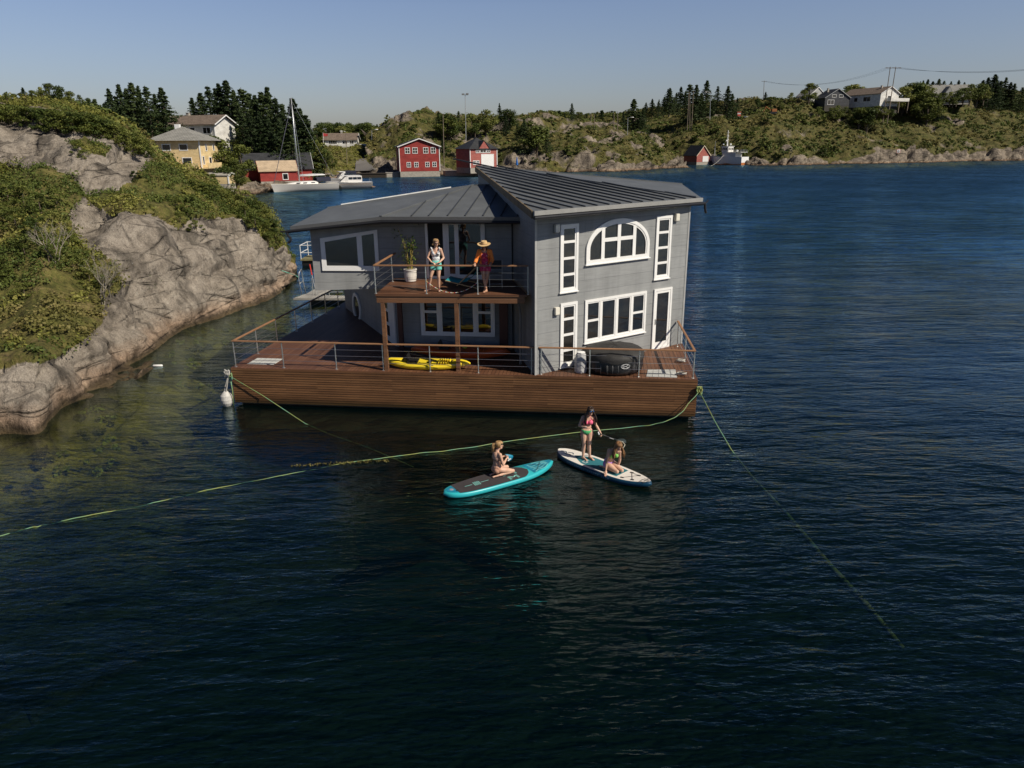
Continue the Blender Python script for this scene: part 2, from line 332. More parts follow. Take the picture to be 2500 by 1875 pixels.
def land_mat(name,rock1,rock2,far=False,k=1.0,tk=1.0):
    """rock and turf blended by the 'veg' attribute; dark below the tide line; deep = black-teal"""
    t=NT(name); geo=t.node('NewGeometry'); mp=t.node('Mapping'); t.link(geo.outputs['Position'],mp.inputs[0]); P=mp.outputs[0]
    mp2=t.node('Mapping'); t.link(geo.outputs['Position'],mp2.inputs[0]); mp2.inputs['Scale'].default_value=(1,1,.35); mp2.inputs['Rotation'].default_value=(0,.5,.3)
    n1=t.noise(P,.45*k,8,.62); n2=t.noise(mp2.outputs[0],2.4*k,8,.7); n3=t.noise(P,11*k,6,.7)
    rock=t.ramp(t.mix(n1,n2,.5),[(.30,tuple(x*.45 for x in rock2)),(.45,rock2),(.58,rock1),(.75,tuple(min(.6,x*1.3) for x in rock1))])
    sp=t.ramp(t.mix(n3,n2,.3),[(.32,.38),(.48,.95),(.68,1.2)]); rock=t.mix(rock,sp,1,'MULTIPLY'); rock=t.mix(rock,t.ramp(t.noise(P,34*k,4,.8),[(.36,.55),(.5,1.),(.66,1.25)]),1,'MULTIPLY')
    # long oblique joints
    def joints(sc,rot,scl,w0,lo):
        vo=t.node('TexVoronoi',feature='DISTANCE_TO_EDGE'); vo.inputs['Scale'].default_value=sc*k
        wm=t.node('Mapping'); t.link(geo.outputs['Position'],wm.inputs[0]); wm.inputs['Scale'].default_value=scl; wm.inputs['Rotation'].default_value=rot
        wn_=t.mix(wm.outputs[0],t.node('TexNoise',i_Scale=.9*k).outputs['Color'],.9,'ADD'); t.link(wn_,vo.inputs['Vector'])
        br=t.noise(P,.8*k,3); v=t.ramp(vo.outputs['Distance'],[(.0,lo),(w0*.35,.7),(w0,1.)]); return t.mix(v,1.,t.ramp(br,[(.42,0.),(.60,1.)]))
    cr=t.mix(joints(.34,(.2,.75,.1),(.35,.3,1.6),.030,.15),joints(.7,(.1,-.5,.3),(.5,.4,1.3),.028,.5),1,'MULTIPLY'); rock=t.mix(rock,cr,1,'MULTIPLY')
    stn=t.node('Mapping'); t.link(geo.outputs['Position'],stn.inputs[0]); stn.inputs['Scale'].default_value=(1.2,1.2,.16); st=t.ramp(t.noise(stn.outputs[0],.55*k,5,.6),[(.36,.42),(.47,1.),(.7,1.08)]); rock=t.mix(rock,st,1,'MULTIPLY')
    li=t.ramp(t.noise(P,3.2*k,6,.75),[(.62,0.),(.70,.35)]); rock=t.mix(rock,(.42,.41,.36),li)
    g1=t.noise(P,.9*k,6,.6); g2=t.noise(P,7*k,5,.7)
    turf=t.ramp(t.mix(g1,g2,.45),[(.3,(.055,.066,.014)),(.43,(.11,.115,.026)),(.54,(.18,.16,.045)),(.66,(.29,.215,.10))])
    at=t.node('Attribute'); at.attribute_name='veg'
    vf=t.math('ADD',at.outputs['Fac'],t.math('MULTIPLY',t.math('SUBTRACT',t.mix(n3,g1,.5),.5),.9)); vf=t.ramp(vf,[(.42,0.),(.58,1.)])
    turf=t.mix(turf,t.ramp(t.noise(P,2.2*k,7,.72),[(.36,.28*tk),(.50,.8*tk),(.62,1.05*tk)]),1,'MULTIPLY'); col=t.mix(rock,turf,vf)
    sz=t.node('SeparateXYZ'); t.link(geo.outputs['Position'],sz.inputs[0])
    zz=t.math('ADD',sz.outputs['Z'],t.math('MULTIPLY',t.math('SUBTRACT',n2,.5),.5))
    # wet dark band, warm washed band above it, weed just below the surface, depth darkened in the colour as if the water absorbed the light
    band=t.node('ValToRGB'); e=band.color_ramp.elements
    mr=t.node('MapRange'); t.link(zz,mr.inputs[0]); mr.inputs[1].default_value=-3.; mr.inputs[2].default_value=3.
    while len(e)<7: e.new(.5)
    for q,(p,c) in enumerate([(.0,(.03,.08,.07)),(.22,(.22,.32,.14)),(.40,(1.5,1.35,.38)),(.49,(.34,.28,.16)),(.525,(.30,.25,.19)),(.56,(1.12,.93,.80)),(.66,(1,1,1))]): e[q].position=p; e[q].color=(*c,1)
    t.link(mr.outputs[0],band.inputs[0]); col=t.mix(col,band.outputs[0],1,'MULTIPLY')
    t.link(col,t.b.inputs['Base Color']); t.set(.85,0,.25)
    vb=t.node('TexVoronoi',feature='F1'); vb.inputs['Scale'].default_value=1.5*k; vmp=t.node('Mapping'); t.link(geo.outputs['Position'],vmp.inputs[0]); vmp.inputs['Scale'].default_value=(.6,.5,1.5); vmp.inputs['Rotation'].default_value=(.2,.7,.1); t.link(t.mix(vmp.outputs[0],t.node('TexNoise',i_Scale=1.5*k).outputs['Color'],.8,'ADD'),vb.inputs['Vector']); hh=t.math('ADD',t.math('MULTIPLY',n2,.6),t.math('MULTIPLY',n3,.35)); hh=t.math('ADD',hh,t.math('MULTIPLY',vb.outputs['Distance'],-.30)); b1=t.bump(hh,1.0,.32/k); t.bump(cr,.8,.12/k,b1); return t.m
M_LAND=land_mat('near_rock',(.375,.325,.265),(.265,.225,.18))
M_LANDF=land_mat('far_rock',(.30,.25,.19),(.17,.14,.11),k=.36,tk=.72)
M_LANDM=land_mat('cove_rock',(.29,.24,.185),(.20,.165,.125),k=.45)
def leaf_mat(name,c1,c2,rnd=.25):
    t=NT(name); geo=t.node('NewGeometry'); n=t.noise(None,.9,4); 
    mp=t.node('Mapping'); t.link(geo.outputs['Position'],mp.inputs[0]); nn=t.noise(mp.outputs[0],.8,4,.6); n2=t.noise(mp.outputs[0],9,2)
    oi=t.node('ObjectInfo'); f=t.math('ADD',t.mix(nn,n2,.4),t.math('MULTIPLY',t.math('SUBTRACT',oi.outputs['Random'],.5),rnd))
    c=t.ramp(f,[(.3,tuple(x*.55 for x in c1)),(.48,c1),(.66,c2)])
    t.link(c,t.b.inputs['Base Color']); t.set(.6,0,.2)
    tr=t.node('BsdfTranslucent'); t.link(c,tr.inputs[0]); mx=t.node('MixShader'); mx.inputs[0].default_value=.22
    t.link(t.b.outputs[0],mx.inputs[1]); t.link(tr.outputs[0],mx.inputs[2]); t.link(mx.outputs[0],t.out.inputs[0]); return t.m
M_SPRUCE=leaf_mat('spruce_needles',(.038,.060,.022),(.085,.112,.038))
M_LEAF=leaf_mat('broad_leaves',(.100,.122,.024),(.20,.205,.052),.3)
M_LEAFD=leaf_mat('dark_leaves',(.060,.086,.018),(.13,.155,.036),.3)
M_COVER=leaf_mat('scrub_leaves',(.165,.172,.034),(.32,.29,.080),0)
M_HEATH=leaf_mat('heather_and_grass',(.16,.150,.042),(.30,.23,.10),0)
M_COVERD=leaf_mat('shade_leaves',(.065,.082,.018),(.13,.14,.038),0)
M_BARK=mat('bark',(.11,.085,.06),.9,var=.4,scale=8,bump=.5)
M_TWIG=mat('grey_twigs',(.26,.23,.18),.9,var=.3)
# ---------------------------------------------------------------- land
from mathutils.bvhtree import BVHTree
def catmull(P,t):      # P (n,...) control array, t in [0,n-1]
    n=len(P); i=np.clip(np.floor(t).astype(int),0,n-2); u=t-i
    g=lambda k:P[np.clip(k,0,n-1)]
    p0,p1,p2,p3=g(i-1),g(i),g(i+1),g(i+2); u=u.reshape((-1,)+(1,)*(P.ndim-1))
    m1=(p2-p0)*.42; m2=(p3-p1)*.42
    return (2*u**3-3*u**2+1)*p1+(u**3-2*u**2+u)*m1+(-2*u**3+3*u**2)*p2+(u**3-u**2)*m2
def pip(x,y,poly):
    c=False; n=len(poly); j=n-1
    for i in range(n):
        xi,yi=poly[i]; xj,yj=poly[j]
        if (yi>y)!=(yj>y) and x<(xj-xi)*(y-yi)/(yj-yi+1e-12)+xi: c=not c
        j=i
    return c
LANDS=[]
def crack(p,s):   # slabs split by long oblique joints: returns groove depth (0..1) and the slab's own offset and tilt
    w=noise.noise_vector(p*s*.9)*.5; q=V((p.x*.34+p.z*.55,p.y*.18+p.z*.2,p.z*.9-p.x*.42))*s*1.5+w
    d,c=noise.voronoi(q); f=c[0]; r=noise.random_unit_vector if False else None
    h1=math.sin(f.x*91.7+f.y*37.1+f.z*53.9); h2=math.sin(f.x*23.3+f.y*71.9+f.z*19.7); h3=math.sin(f.x*57.1+f.y*11.3+f.z*83.7)
    k=q-f; return min(1,(d[1]-d[0])*4.2),h1*.5+(k.x*h2+k.y*h3+k.z*h1)*.9
def loft_land(name,cols,nx,ny,mat_,amp,vegf,uw=1.0,crk=0,label=None,seed=0,steep=0):
    C=[]; Ws=[GZ(x,wy,0) for x,wy,_ in cols]
    for i,(x,wy,pts) in enumerate(cols):
        w=Ws[i]; t=Ws[min(i+1,len(Ws)-1)]-Ws[max(i-1,0)]; n_=V((t.y,-t.x,0)).normalized(); D0=w.y
        row=[w+n_*11*uw+V((0,0,-4.6)),w+n_*6.*uw+V((0,0,-2.3)),w+n_*2.4*uw+V((0,0,-.85)),w+n_*.7*uw+V((0,0,-.35)),w]
        for y,d in pts:
            if isinstance(y,str): q=GD(x,350,D0+d); q.z=float(y); row.append(q)
            else: row.append(GD(x,y,D0+d))
        C.append([list(q) for q in row])
    C=np.array(C); nc,K=C.shape[:2]
    A=catmull(C,np.linspace(0,nc-1,nx)); B=catmull(np.swapaxes(A,0,1),np.linspace(0,K-1,ny))  # ny,nx,3
    B=np.swapaxes(B,0,1)
    du=np.gradient(B,axis=0); dv=np.gradient(B,axis=1); N=np.cross(du,dv); N/=np.linalg.norm(N,axis=2,keepdims=True)+1e-9
    s=np.sign(N[...,2:3]); s[s==0]=1; N*=s
    veg=np.zeros((nx,ny)); off=V((seed*13.1,seed*7.7,0))
    for i in range(nx):
        for j in range(ny):
            p=V(B[i,j]); q=p+off
            x,y=PX(p) if p.y>2 else (0,0)
            ve=vegf(x,y,p,j/(ny-1)*(K-1)-4); veg[i,j]=ve
            a=amp*(1 if p.z>-.5 else .5)
            h=noise.fractal(q/(amp*7),1.0,2.1,5)*a*1.1
            h+=abs(noise.noise(q/(amp*2.6)))*a*.8*(1-.6*min(1,ve))
            if amp>2: h+=(abs(noise.noise(q/2.3+V((3,1,2))))+.5*abs(noise.noise(q/1.1)))*a*.42*(1-.75*min(1,ve))
            if crk: 
                g1,o1=crack(q,crk); g2,o2=crack(q+V((5,5,5)),crk*2.7); vv_=(1-.85*min(1,ve)); h+=(-(1-g1)*.45+o1*.50*g1**.3)*a*vv_; h+=(-(1-g2)*.11+o2*.13*g2**.3)*a*vv_
            if abs(p.z)<.6: h*=.35+abs(p.z)*.9
            n=V(N[i,j]); n=(n+V((0,0,.5*ve))).normalized() if ve>0 else n
            B[i,j]=p+n*h
    idx=np.arange(nx*ny).reshape(nx,ny); F=np.stack([idx[:-1,:-1],idx[1:,:-1],idx[1:,1:],idx[:-1,1:]],-1).reshape(-1,4)
    vv=B.reshape(-1,3); 
    a,b,c=vv[F[:,0]],vv[F[:,1]],vv[F[:,2]]
    if np.cross(b-a,c-a)[:,2].mean()<0: F=F[:,::-1]
    o=arr_mesh(name,vv,F,mat_,attr={'veg':veg.ravel()},smooth=True); tag(o,kind='structure')
    LANDS.append((vv,F,veg.ravel())); return o
# near headland ---------------------------------------------------
zp=lambda pts:[(x/3.16,y/3.16+180) for x,y in pts]
VEGH=[[(-500,540),(0,590),(150,600),(235,690),(250,790),(200,840),(120,880),(0,880),(-500,930)],
      [(-500,395),(0,398),(120,412),(185,470),(165,515),(200,600),(285,650),(300,700),(240,745),(150,620),(-500,620)],
      zp([(600,960),(1000,860),(1200,700),(1600,850),(1700,960),(2000,1000),(2110,1150),(2180,1330),(2120,1370),(1930,1230),(1700,1080),(1480,1100),(1400,1180),(1250,1050),(900,1050),(700,1010)]),
      zp([(-900,690),(350,740),(550,830),(680,960),(640,1010),(500,1110),(-900,1100)]),
      zp([(540,500),(650,480),(850,600),(800,650),(560,590)])]
def veg_head(x,y,p,row):
    if p.z<.5: return 0
    if row>5.4 and x<560: return 1
    if row>5.2 and x>=560: return .8
    for q in VEGH:
        if pip(x,y,q): return 1
    return 0.12
O=lambda ys,ds:list(zip(ys,ds))
cH=[(-560,1200,O((960,740,560,450,330,255,280),(1.5,8,16,21,29,47,75))),
 (-250,1110,O((920,730,540,450,310,260,285),(1.5,8,16,21,29,47,75))),
 (0,1062,O((893,720,520,450,303,255,280),(1.8,8,16,21,29,47,75))),
 (100,1060,O((893,700,510,446,300,252,280),(1.9,8,16,20,28,46,75))),
 (200,961,O((850,735,540,470,312,268,292),(1.5,5,12,16,24,45,75))),
 (300,896,O((800,715,503,465,376,306,325),(1.5,3.5,9,13,20,46,75))),
 (400,842,O((790,723,508,480,425,392,410),(1,2.5,7.5,11,17,50,75))),
 (500,788,O((755,675,520,500,474,440,470),(.8,2.5,6.5,9,13,40,55))),
 (580,759,O((730,655,556,528,503,500,530),(.8,2.5,6,8,12,19,22))),
 (640,740,O((712,644,584,556,528,540,585),(.7,2,4.8,6.5,10,14,16))),
 (690,711,O((690,650,615,598,586,602,640),(.5,1.4,3,4.5,7,9,10))),
 (716,686,O((672,658,648,640,636,645,672),(.4,.9,1.6,2.6,3.6,4.6,5.6))),
 (729,676,O((677,678,679,680,681,684,690),(.3,.8,1.3,1.8,2.3,2.8,3.3)))]
loft_land('headland',cH,330,300,M_LAND,.62,veg_head,uw=1.0,crk=.34)
# cove with the yellow house ------------------------------------------
def veg_cove(x,y,p,row):
    if p.z<1.1: return 0
    if row<1.2: return .15
    return .95
cC=[(180,500,O((450,410,360,320,300,330),(8,15,45,75,120,170))),
 (300,485,O((440,400,345,300,282,315),(8,15,45,75,120,170))),
 (450,480,O((445,425,352,312,292,320),(6,12,50,80,120,170))),
 (575,478,O((466,450,405,335,322,335),(4,14,38,75,120,170))),
 (620,476,O(('.8','.9','1.4',372,340,350),(3,14,45,75,110,170))),
 (690,462,O(('.7','.8','1.8',372,350,355),(3,14,38,65,110,170))),
 (760,450,O((444,434,405,380,360,360),(3,12,35,60,110,170))),
 (850,434,O((429,421,400,372,352,352),(2,10,25,50,110,170))),
 (930,431,O((427,420,400,372,350,350),(2,10,25,50,110,170)))]
loft_land('cove_shore',cC,200,130,M_LANDM,1.0,veg_cove,uw=1.2,crk=.16,seed=2)
# rocky hill behind the cottages ---------------------------------------
def nz(p,s): return noise.fractal(V((p.x/s,p.y/s,p.z/s*2)),1,2,4)
def veg_hill(x,y,p,row):
    if p.z<1.6: return 0
    if row<.9: return .12+max(0,nz(p,9))*.6
    return .74+nz(p,11)*.95
c3=[(895,432,O((427,415,392,345,330,350),(2,10,28,45,60,95))),
 (940,430,O((424,412,375,322,304,325),(2,12,28,45,60,90))),
 (1000,429,O((425,416,362,298,284,300),(2,10,30,50,65,110))),
 (1080,427,O((422,414,366,318,288,300),(2,10,28,50,70,120))),
 (1170,425,O((420,410,366,308,283,300),(3,12,30,60,80,120))),
 (1300,424,O((405,374,343,313,291,300),(4,14,35,60,90,120))),
 (1400,421,O((403,372,343,320,299,305),(4,14,35,60,90,120))),
 (1500,418,O((401,378,350,330,311,315),(4,12,30,55,90,120))),
 (1580,415,O((400,386,366,350,336,345),(3,8,22,45,70,95))),
 (1630,411,O((401,394,389,386,385,394),(2,5,9,14,20,28))),
 (1662,409,O((408,407,406,406,406,408),(1,2,4,6,8,10)))]
loft_land('rocky_hill',c3,420,190,M_LANDF,3.0,veg_hill,uw=1.5,crk=.13,seed=3)
# hillside across the sound ---------------------------------------
def veg_right(x,y,p,row):
    if p.z<2.5: return 0
    if row<1: return (.1 if x>2050 else .6)+nz(p,12)*.8
    return .92+nz(p,15)*.85
c4=[(1400,409,O((400,370,335,312,292,290),(8,25,50,80,120,170))),
 (1500,405,O((395,368,330,302,285,283),(8,25,50,80,120,170))),
 (1600,402,O((392,352,312,286,272,275),(8,25,45,70,110,170))),
 (1700,402,O((388,345,306,285,262,265),(8,22,40,60,100,160))),
 (1800,403,O((384,345,316,290,246,255),(8,20,35,55,90,150))),
 (1880,404,O((386,350,320,285,243,250),(6,20,35,60,95,150))),
 (2000,402,O((385,355,320,280,262,262),(6,20,40,65,85,150))),
 (2200,398,O((375,350,310,270,254,252),(8,22,45,70,85,150))),
 (2400,394,O((365,335,300,262,232,228),(10,25,45,70,95,150))),
 (2600,391,O((358,330,300,265,240,238),(10,25,45,70,95,150))),
 (2900,386,O((355,325,295,262,238,238),(10,25,45,70,95,150))),
 (3400,380,O((350,322,292,260,240,240),(10,25,45,70,95,150)))]
loft_land('hillside',c4,560,170,M_LANDF,3.3,veg_right,uw=1.5,crk=.12,seed=4)
c5=[(x,386-(x-1250)*.006,O((372-(x-1250)*.008,352-(x-1250)*.008,344-(x-1250)*.008,340-(x-1250)*.008),(15,80,220,900))) for x in (-600,0,500,800,1100,1400,1700,2000)]
loft_land('far_lowland',c5,120,40,M_LANDF,3.0,lambda x,y,p,r:.9,uw=1.5,seed=5)
# world lookup ---------------------------------------------------------
_vs=[];_fs=[];_o=0
for vv,F,_ in LANDS:
    _vs+= [tuple(q) for q in vv.tolist()]; _fs+=(F+_o).tolist(); _o+=len(vv)
BVH=BVHTree.FromPolygons(_vs,_fs)
def hit(x,y):       # where the sight line through x,y meets the land (or the water)
    r=ray(x,y).normalized(); h=BVH.ray_cast(CAMLOC,r)
    if h[0]: return h[0]
    return GZ(x,y,0) if r.z<0 else None
def ground(X,Y,default=0):
    h=BVH.ray_cast(V((X,Y,200)),V((0,0,-1))); return h[0].z if h[0] else default
def hitD(x,D):      # land height at a given bearing and distance
    p=GD(x,350,D); return V((p.x,p.y,ground(p.x,p.y)))
# sea ------------------------------------------------------------------
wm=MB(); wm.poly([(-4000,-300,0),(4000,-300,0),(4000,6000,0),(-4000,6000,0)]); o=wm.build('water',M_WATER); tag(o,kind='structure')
def bed_mat():
    t=NT('sea_bed'); geo=t.node('NewGeometry'); n=t.noise(None,.3,4); t.link(t.ramp(n,[(.3,(.003,.01,.012)),(.7,(.008,.02,.02))]),t.b.inputs['Base Color']); t.set(.9,0,.1); return t.m
wm=MB(); wm.poly([(-4000,-300,-4.0),(4000,-300,-4.0),(4000,6000,-4.0),(-4000,6000,-4.0)]); o=wm.build('sea_bed',bed_mat()); tag(o,kind='structure')
# ---------------------------------------------------------------- leaf clumps
def leaf_quads(centers,radii,per,size,flat=.7,up=.3,seed=1,jit=1.0):
    """many small leaf faces filling blobs: returns verts, faces"""
    g=np.random.default_rng(seed); n=len(centers)*per
    c=np.repeat(centers,per,0); r=np.repeat(radii,per,0)
    d=g.normal(size=(n,3)); d/=np.linalg.norm(d,axis=1,keepdims=True)+1e-9
    rr=g.random(n)**.38; p=c+d*r*rr[:,None]
    nrm=d*1.0+g.normal(size=(n,3))*.65*jit+np.array([0,0,up]); nrm/=np.linalg.norm(nrm,axis=1,keepdims=True)+1e-9
    a=np.cross(nrm,g.normal(size=(n,3))); a/=np.linalg.norm(a,axis=1,keepdims=True)+1e-9; b=np.cross(nrm,a)
    s=(size if hasattr(size,'__len__') else np.full(n,size))*(.6+.8*g.random(n))
    s=s[:,None]; v=np.stack([p-a*s*.5,p+b*s*flat*.5,p+a*s*.5,p-b*s*flat*.5],1).reshape(-1,3)
    f=np.arange(n*4).reshape(-1,4); return v,f
def cover(name,land,cond,density,size,height,per,mats,label,cat,seed=1,split=.35,rad=None):
    """dense ground cover over the vegetated part of a land sheet (one object, stuff)"""
    vv,F,veg=LANDS[land]; c=vv[F].mean(1); vg=veg[F].mean(1)
    e1=vv[F[:,2]]-vv[F[:,0]]; e2=vv[F[:,3]]-vv[F[:,1]]; ar=np.linalg.norm(np.cross(e1,e2),axis=1)/2
    g=np.random.default_rng(seed); keep=np.array([bool(cond(*c[k],vg[k])) for k in range(len(c))])
    lam=ar*keep*density; cnt=g.poisson(np.minimum(lam,20)); ids=np.repeat(np.arange(len(c)),cnt)
    u,v=g.random((2,len(ids))); q=vv[F[ids]]; p=(q[:,0]*(1-u)[:,None]+q[:,1]*u[:,None])*(1-v)[:,None]+(q[:,3]*(1-u)[:,None]+q[:,2]*u[:,None])*v[:,None]
    # clumpiness
    nzv=np.array([noise.noise(V(x)/ (height*6)) for x in p]); ok=nzv>-.34; p=p[ok]; nzv=nzv[ok]
    h=height*(.5+g.random(len(p))*.7+np.maximum(0,nzv)*1.6); r=np.stack([h*(rad or 1.1),h*(rad or 1.1),h*.7],1)
    p=p+np.stack([0*h,0*h,h*.35],1)
    vt,ft=leaf_quads(p,r,per,size,seed=seed+5,up=.6); 
    nv=np.array([noise.noise(V(x)/(height*14)+V((9,9,9))) for x in p]); mi=(nv>split).astype(int)
    if len(mats)>2: mi[nv<-.08]=2
    mi=np.repeat(mi,per)
    o=arr_mesh(name,vt,ft,mats,mi=mi); tag(o,label,cat,kind='stuff'); return o
cover('scrub',0,lambda x,y,z,v:v>.55 and z>.6 and y<62,6.5,.115,.33,32,[M_COVER,M_HEATH,M_LEAFD],'low green juniper and heather scrub covering the near rocky headland','scrub',3,.20)
cover('seaweed',0,lambda x,y,z,v:-1.15<z<-.28 and y>14 and noise.noise(V((x*.28,y*.28,3)))>-.05,2.6,.16,.16,22,[leaf_mat('yellow_weed',(.32,.33,.06),(.60,.56,.13),0),leaf_mat('brown_weed_bed',(.06,.05,.015),(.12,.10,.03),0)],'yellow green seaweed swaying in the shallows below the headland','seaweed',8,.05)
cover('headland_brush',0,lambda x,y,z,v:v>.55 and z>.6 and y>=58 and x>-70,.9,.28,.42,30,[M_COVER,M_HEATH,M_LEAFD],'thick green brush over the crest of the headland','brush',4,.12)
cover('cove_brush',1,lambda x,y,z,v:v>.5 and z>1.9 and -110<x<-25 and not(x>-62 and y<178),.32,.45,.5,26,[M_COVER,M_HEATH],'green brush and grass on the slope around the yellow house','brush',5,.1)
cover('hill_heather',2,lambda x,y,z,v:v>.62 and z>2.,.20,.6,.7,24,[M_COVERD,M_HEATH,M_LEAFD],'green heather and low scrub on the rocky hill behind the red cottages','heather',6,.1)
cover('hillside_heather',3,lambda x,y,z,v:v>.55 and z>2.5 and y<470,.16,.8,.85,18,[M_COVERD,M_HEATH,M_LEAFD],'green and straw heather across the hillside beyond the fishing boat','heather',7,.15)
# ---------------------------------------------------------------- trees
def make_spruce(h,seed,dens=1.0):
    g=random.Random(seed); root=thing('spruce_tree','',  'tree'); tr=MB(); tr.tube([(0,0,-1),(0,0,h*.5),(g.uniform(-.1,.1),0,h)],[h*.018,h*.012,.02],6); t=tr.build('trunk',M_BARK,root)
    g2=np.random.default_rng(seed); cs=[];rs=[]; nl=int(30*dens)
    for k in range(nl):
        z=h*(.06+.93*(k/nl)**.95); env=(1-z/h)**1.0*h*.30*g.uniform(.5,1.3)+.06; nb=g.randint(5,8); a0=g.uniform(0,6.28)
        for b in range(nb):
            a=a0+6.283*b/nb+g.uniform(-.35,.35); L=env*g.uniform(.55,1.15)
            zb_=z+g.uniform(-.3,.3)
            for u in (.25,.55,.85,1.0): cs.append((math.cos(a)*L*u,math.sin(a)*L*u,zb_-.36*L*u+.14*L*u*u+g.uniform(-.08,.08))); rs.append((.18+L*.13*(1.2-u*.6),)*2+(.10+.05*L,))
    v,f=leaf_quads(np.array(cs),np.array(rs),7,.36,flat=.45,up=.25,seed=seed,jit=1.0)
    c=arr_mesh('crown',v,f,M_SPRUCE,root)
    return root,[t,c]
def make_broad(h,seed,mat_,wide=.42,blobs=16,per=90,size=.22,trunk=True,name='broadleaf_tree',low=.3):
    g=random.Random(seed); root=thing(name,'','tree'); tr=MB(); ch=[]
    cs=[];rs=[]
    for k in range(blobs):
        u=g.random(); z=h*(low+(.97-low)*u); w=h*wide*math.sin(math.pi*min(1,(.18+.8*u)))**.7; a=g.uniform(0,6.28); q=w*math.sqrt(g.random())*.85
        r=h*g.uniform(.09,.17); cs.append((q*math.cos(a),q*math.sin(a),min(z,h-r*.7))); rs.append((r*1.15,r*1.15,r*.8))
        if trunk and k%2==0: tr.tube([(0,0,h*.12),(cs[-1][0]*.5,cs[-1][1]*.5,z*.6),cs[-1]],[h*.014,h*.009,h*.004],5)
    tr.tube([(0,0,-.6),(h*.01,0,h*.25),(-h*.01,h*.01,h*.6)],[h*.03,h*.022,h*.01],7)
    t=tr.build('trunk' if trunk else 'stem',M_BARK,root); ch.append(t)
    v,f=leaf_quads(np.array(cs),np.array(rs),per,size,seed=seed)
    c=arr_mesh('crown',v,f,mat_,root); ch.append(c); return root,ch
# ---------------------------------------------------------------- houseboat
HB=thing('houseboat','two storey grey floating house with brown timber deck and two metal roofs','houseboat',(-1.5,28,0))
UV0=R(-6.6); DZ=1.35; BZ=3.95
fl=V((-9.58,24.08,0)); fr=V((5.90,22.28,0)); br=V((7.35,35.4,0)); bl=V((-7.95,35.6,0))
def ins(p,k):  # inset corner toward deck centre
    c=V((-1.1,29.3,0)); return p+(c-p).normalized()*k
m=MB(); m.prism([ins(p,.25) for p in(fl,fr,br,bl)],-.9,.13); m.build('pontoon',M_CONC,HB)
m=MB(); m.prism([fl,fr,br,bl],DZ-.05,DZ); m.build('deck',M_DECK,HB,uvrot=R(83))
# slatted skirt, slat by slat
m=MB(); core=MB()
for a,b in ((fl,fr),(fr,br),(bl,fl)):
    F=Face(a,b)
    for k in range(15):
        z=.10+k*.0825; F.box(m,-.002*(k%3),F.L+.002*(k%3),z,z+.062,-.03,.0+.003*((k*7)%3))
    F.box(core,.04,F.L-.04,.12,DZ-.06,-.10,-.034)
sk=m.build('timber_skirt',M_SLAT,HB); core.build('skirt_backing',M_BLACK,sk)
def dpt(F,s,o=0,z=DZ): return F.pt(s,z,o)
# railings -------------------------------------------------------------
def railing(path,z0,h,posts,cables=(.27,.5,.73),skip=(),w=.075,name='railing',ext=0):
    """path: corner points; posts: points; wooden handrail, steel posts, steel wires"""
    m=MB()
    for a,b in zip(path[:-1],path[1:]):
        d=(b-a).normalized(); m.beam(a+V((0,0,z0+h-.022)),b+d*.035+V((0,0,z0+h-.022)),w,.045)
    rl=m.build(name,M_RAILW,HB,bevel=.008)
    for p in posts:
        q=MB(); q.tube([p+V((0,0,z0)),p+V((0,0,z0+h-.05))],.021,8); q.lathe(p+V((0,0,z0)),[(.055,0),(.055,.012),(.026,.02)],10)
        for c in cables: q.lathe(p+V((0,0,z0+h*c-.02)),[(.021,0),(.027,.005),(.027,.035),(.021,.04)],8)
        q.smooth=True; q.build('post',M_STEEL,rl)
    for a,b in zip(path[:-1],path[1:]):
        for ci,c in enumerate(cables):
            n=(b-a).length; k=max(2,int(n/1.4)); pts=[a.lerp(b,i/k)+V((0,0,z0+h*c)) for i in range(k+1)]
            if skip:
                pts=[]; 
                for i in range(k+1):
                    pts.append(a.lerp(b,i/k)+V((0,0,z0+h*c)))
            segs=[(0,1)]
            for s0,s1 in skip: segs=[(0,s0),(s1,1)]
            for s0,s1 in segs:
                q=MB(); q.tube([a.lerp(b,s0)+V((0,0,z0+h*c)),a.lerp(b,s1)+V((0,0,z0+h*c))],.0065,5); q.build('cable',M_STEEL,rl)
    return rl
def g2(x,y,z): p=GZ(x,y,z); return V((p.x,p.y,0))
FF=Face(fl,fr); FLs=Face(bl,fl)
front=[(566,893),(692,899),(819,904),(933,908),(1047,912),(1165,916),(1296,919.5)]
fp=[g2(x,y,DZ) for x,y in front]; fs=[FF.loc(p)[0] for p in fp]
fl0=[FF.pt(s,0,-.13) for s in fs]; fl0[0]=FF.pt(.13,0,-.13)
left=[(625.7,863.7),(673,836),(718,809),(758,786.7),(794,767),(827,749.5)]
ll=[FLs.loc(g2(x,y,DZ))[0] for x,y in left]; lp=[FLs.pt(s,0,-.13) for s in ll]
RH=.93
railing([FLs.pt(.15,0,-.13)]+[fl0[0]]+[fl0[-1]+FF.e*.1],DZ,RH,lp+fl0,name='deck_railing')
FR_=Face(fr,br); A=V((.745,22.91,0)); Rr=V((6.38,26.78,0))
TW=Face(A,Rr)
rc=FF.pt(FF.L-.14,0,-.13); rw=V((6.13,26.50,0)); r0=FF.pt(FF.loc(g2(1319,921,DZ))[0],0,-.13)
rp=[FF.pt(FF.loc(g2(x,y,DZ))[0],0,-.13) for x,y in ((1319,921),(1438.6,925),(1560,928))]+[rc]+[rc.lerp(rw,.47),rc.lerp(rw,.95)]
railing([r0-FF.e*.08,rc,rw],DZ,RH,rp,name='deck_railing')
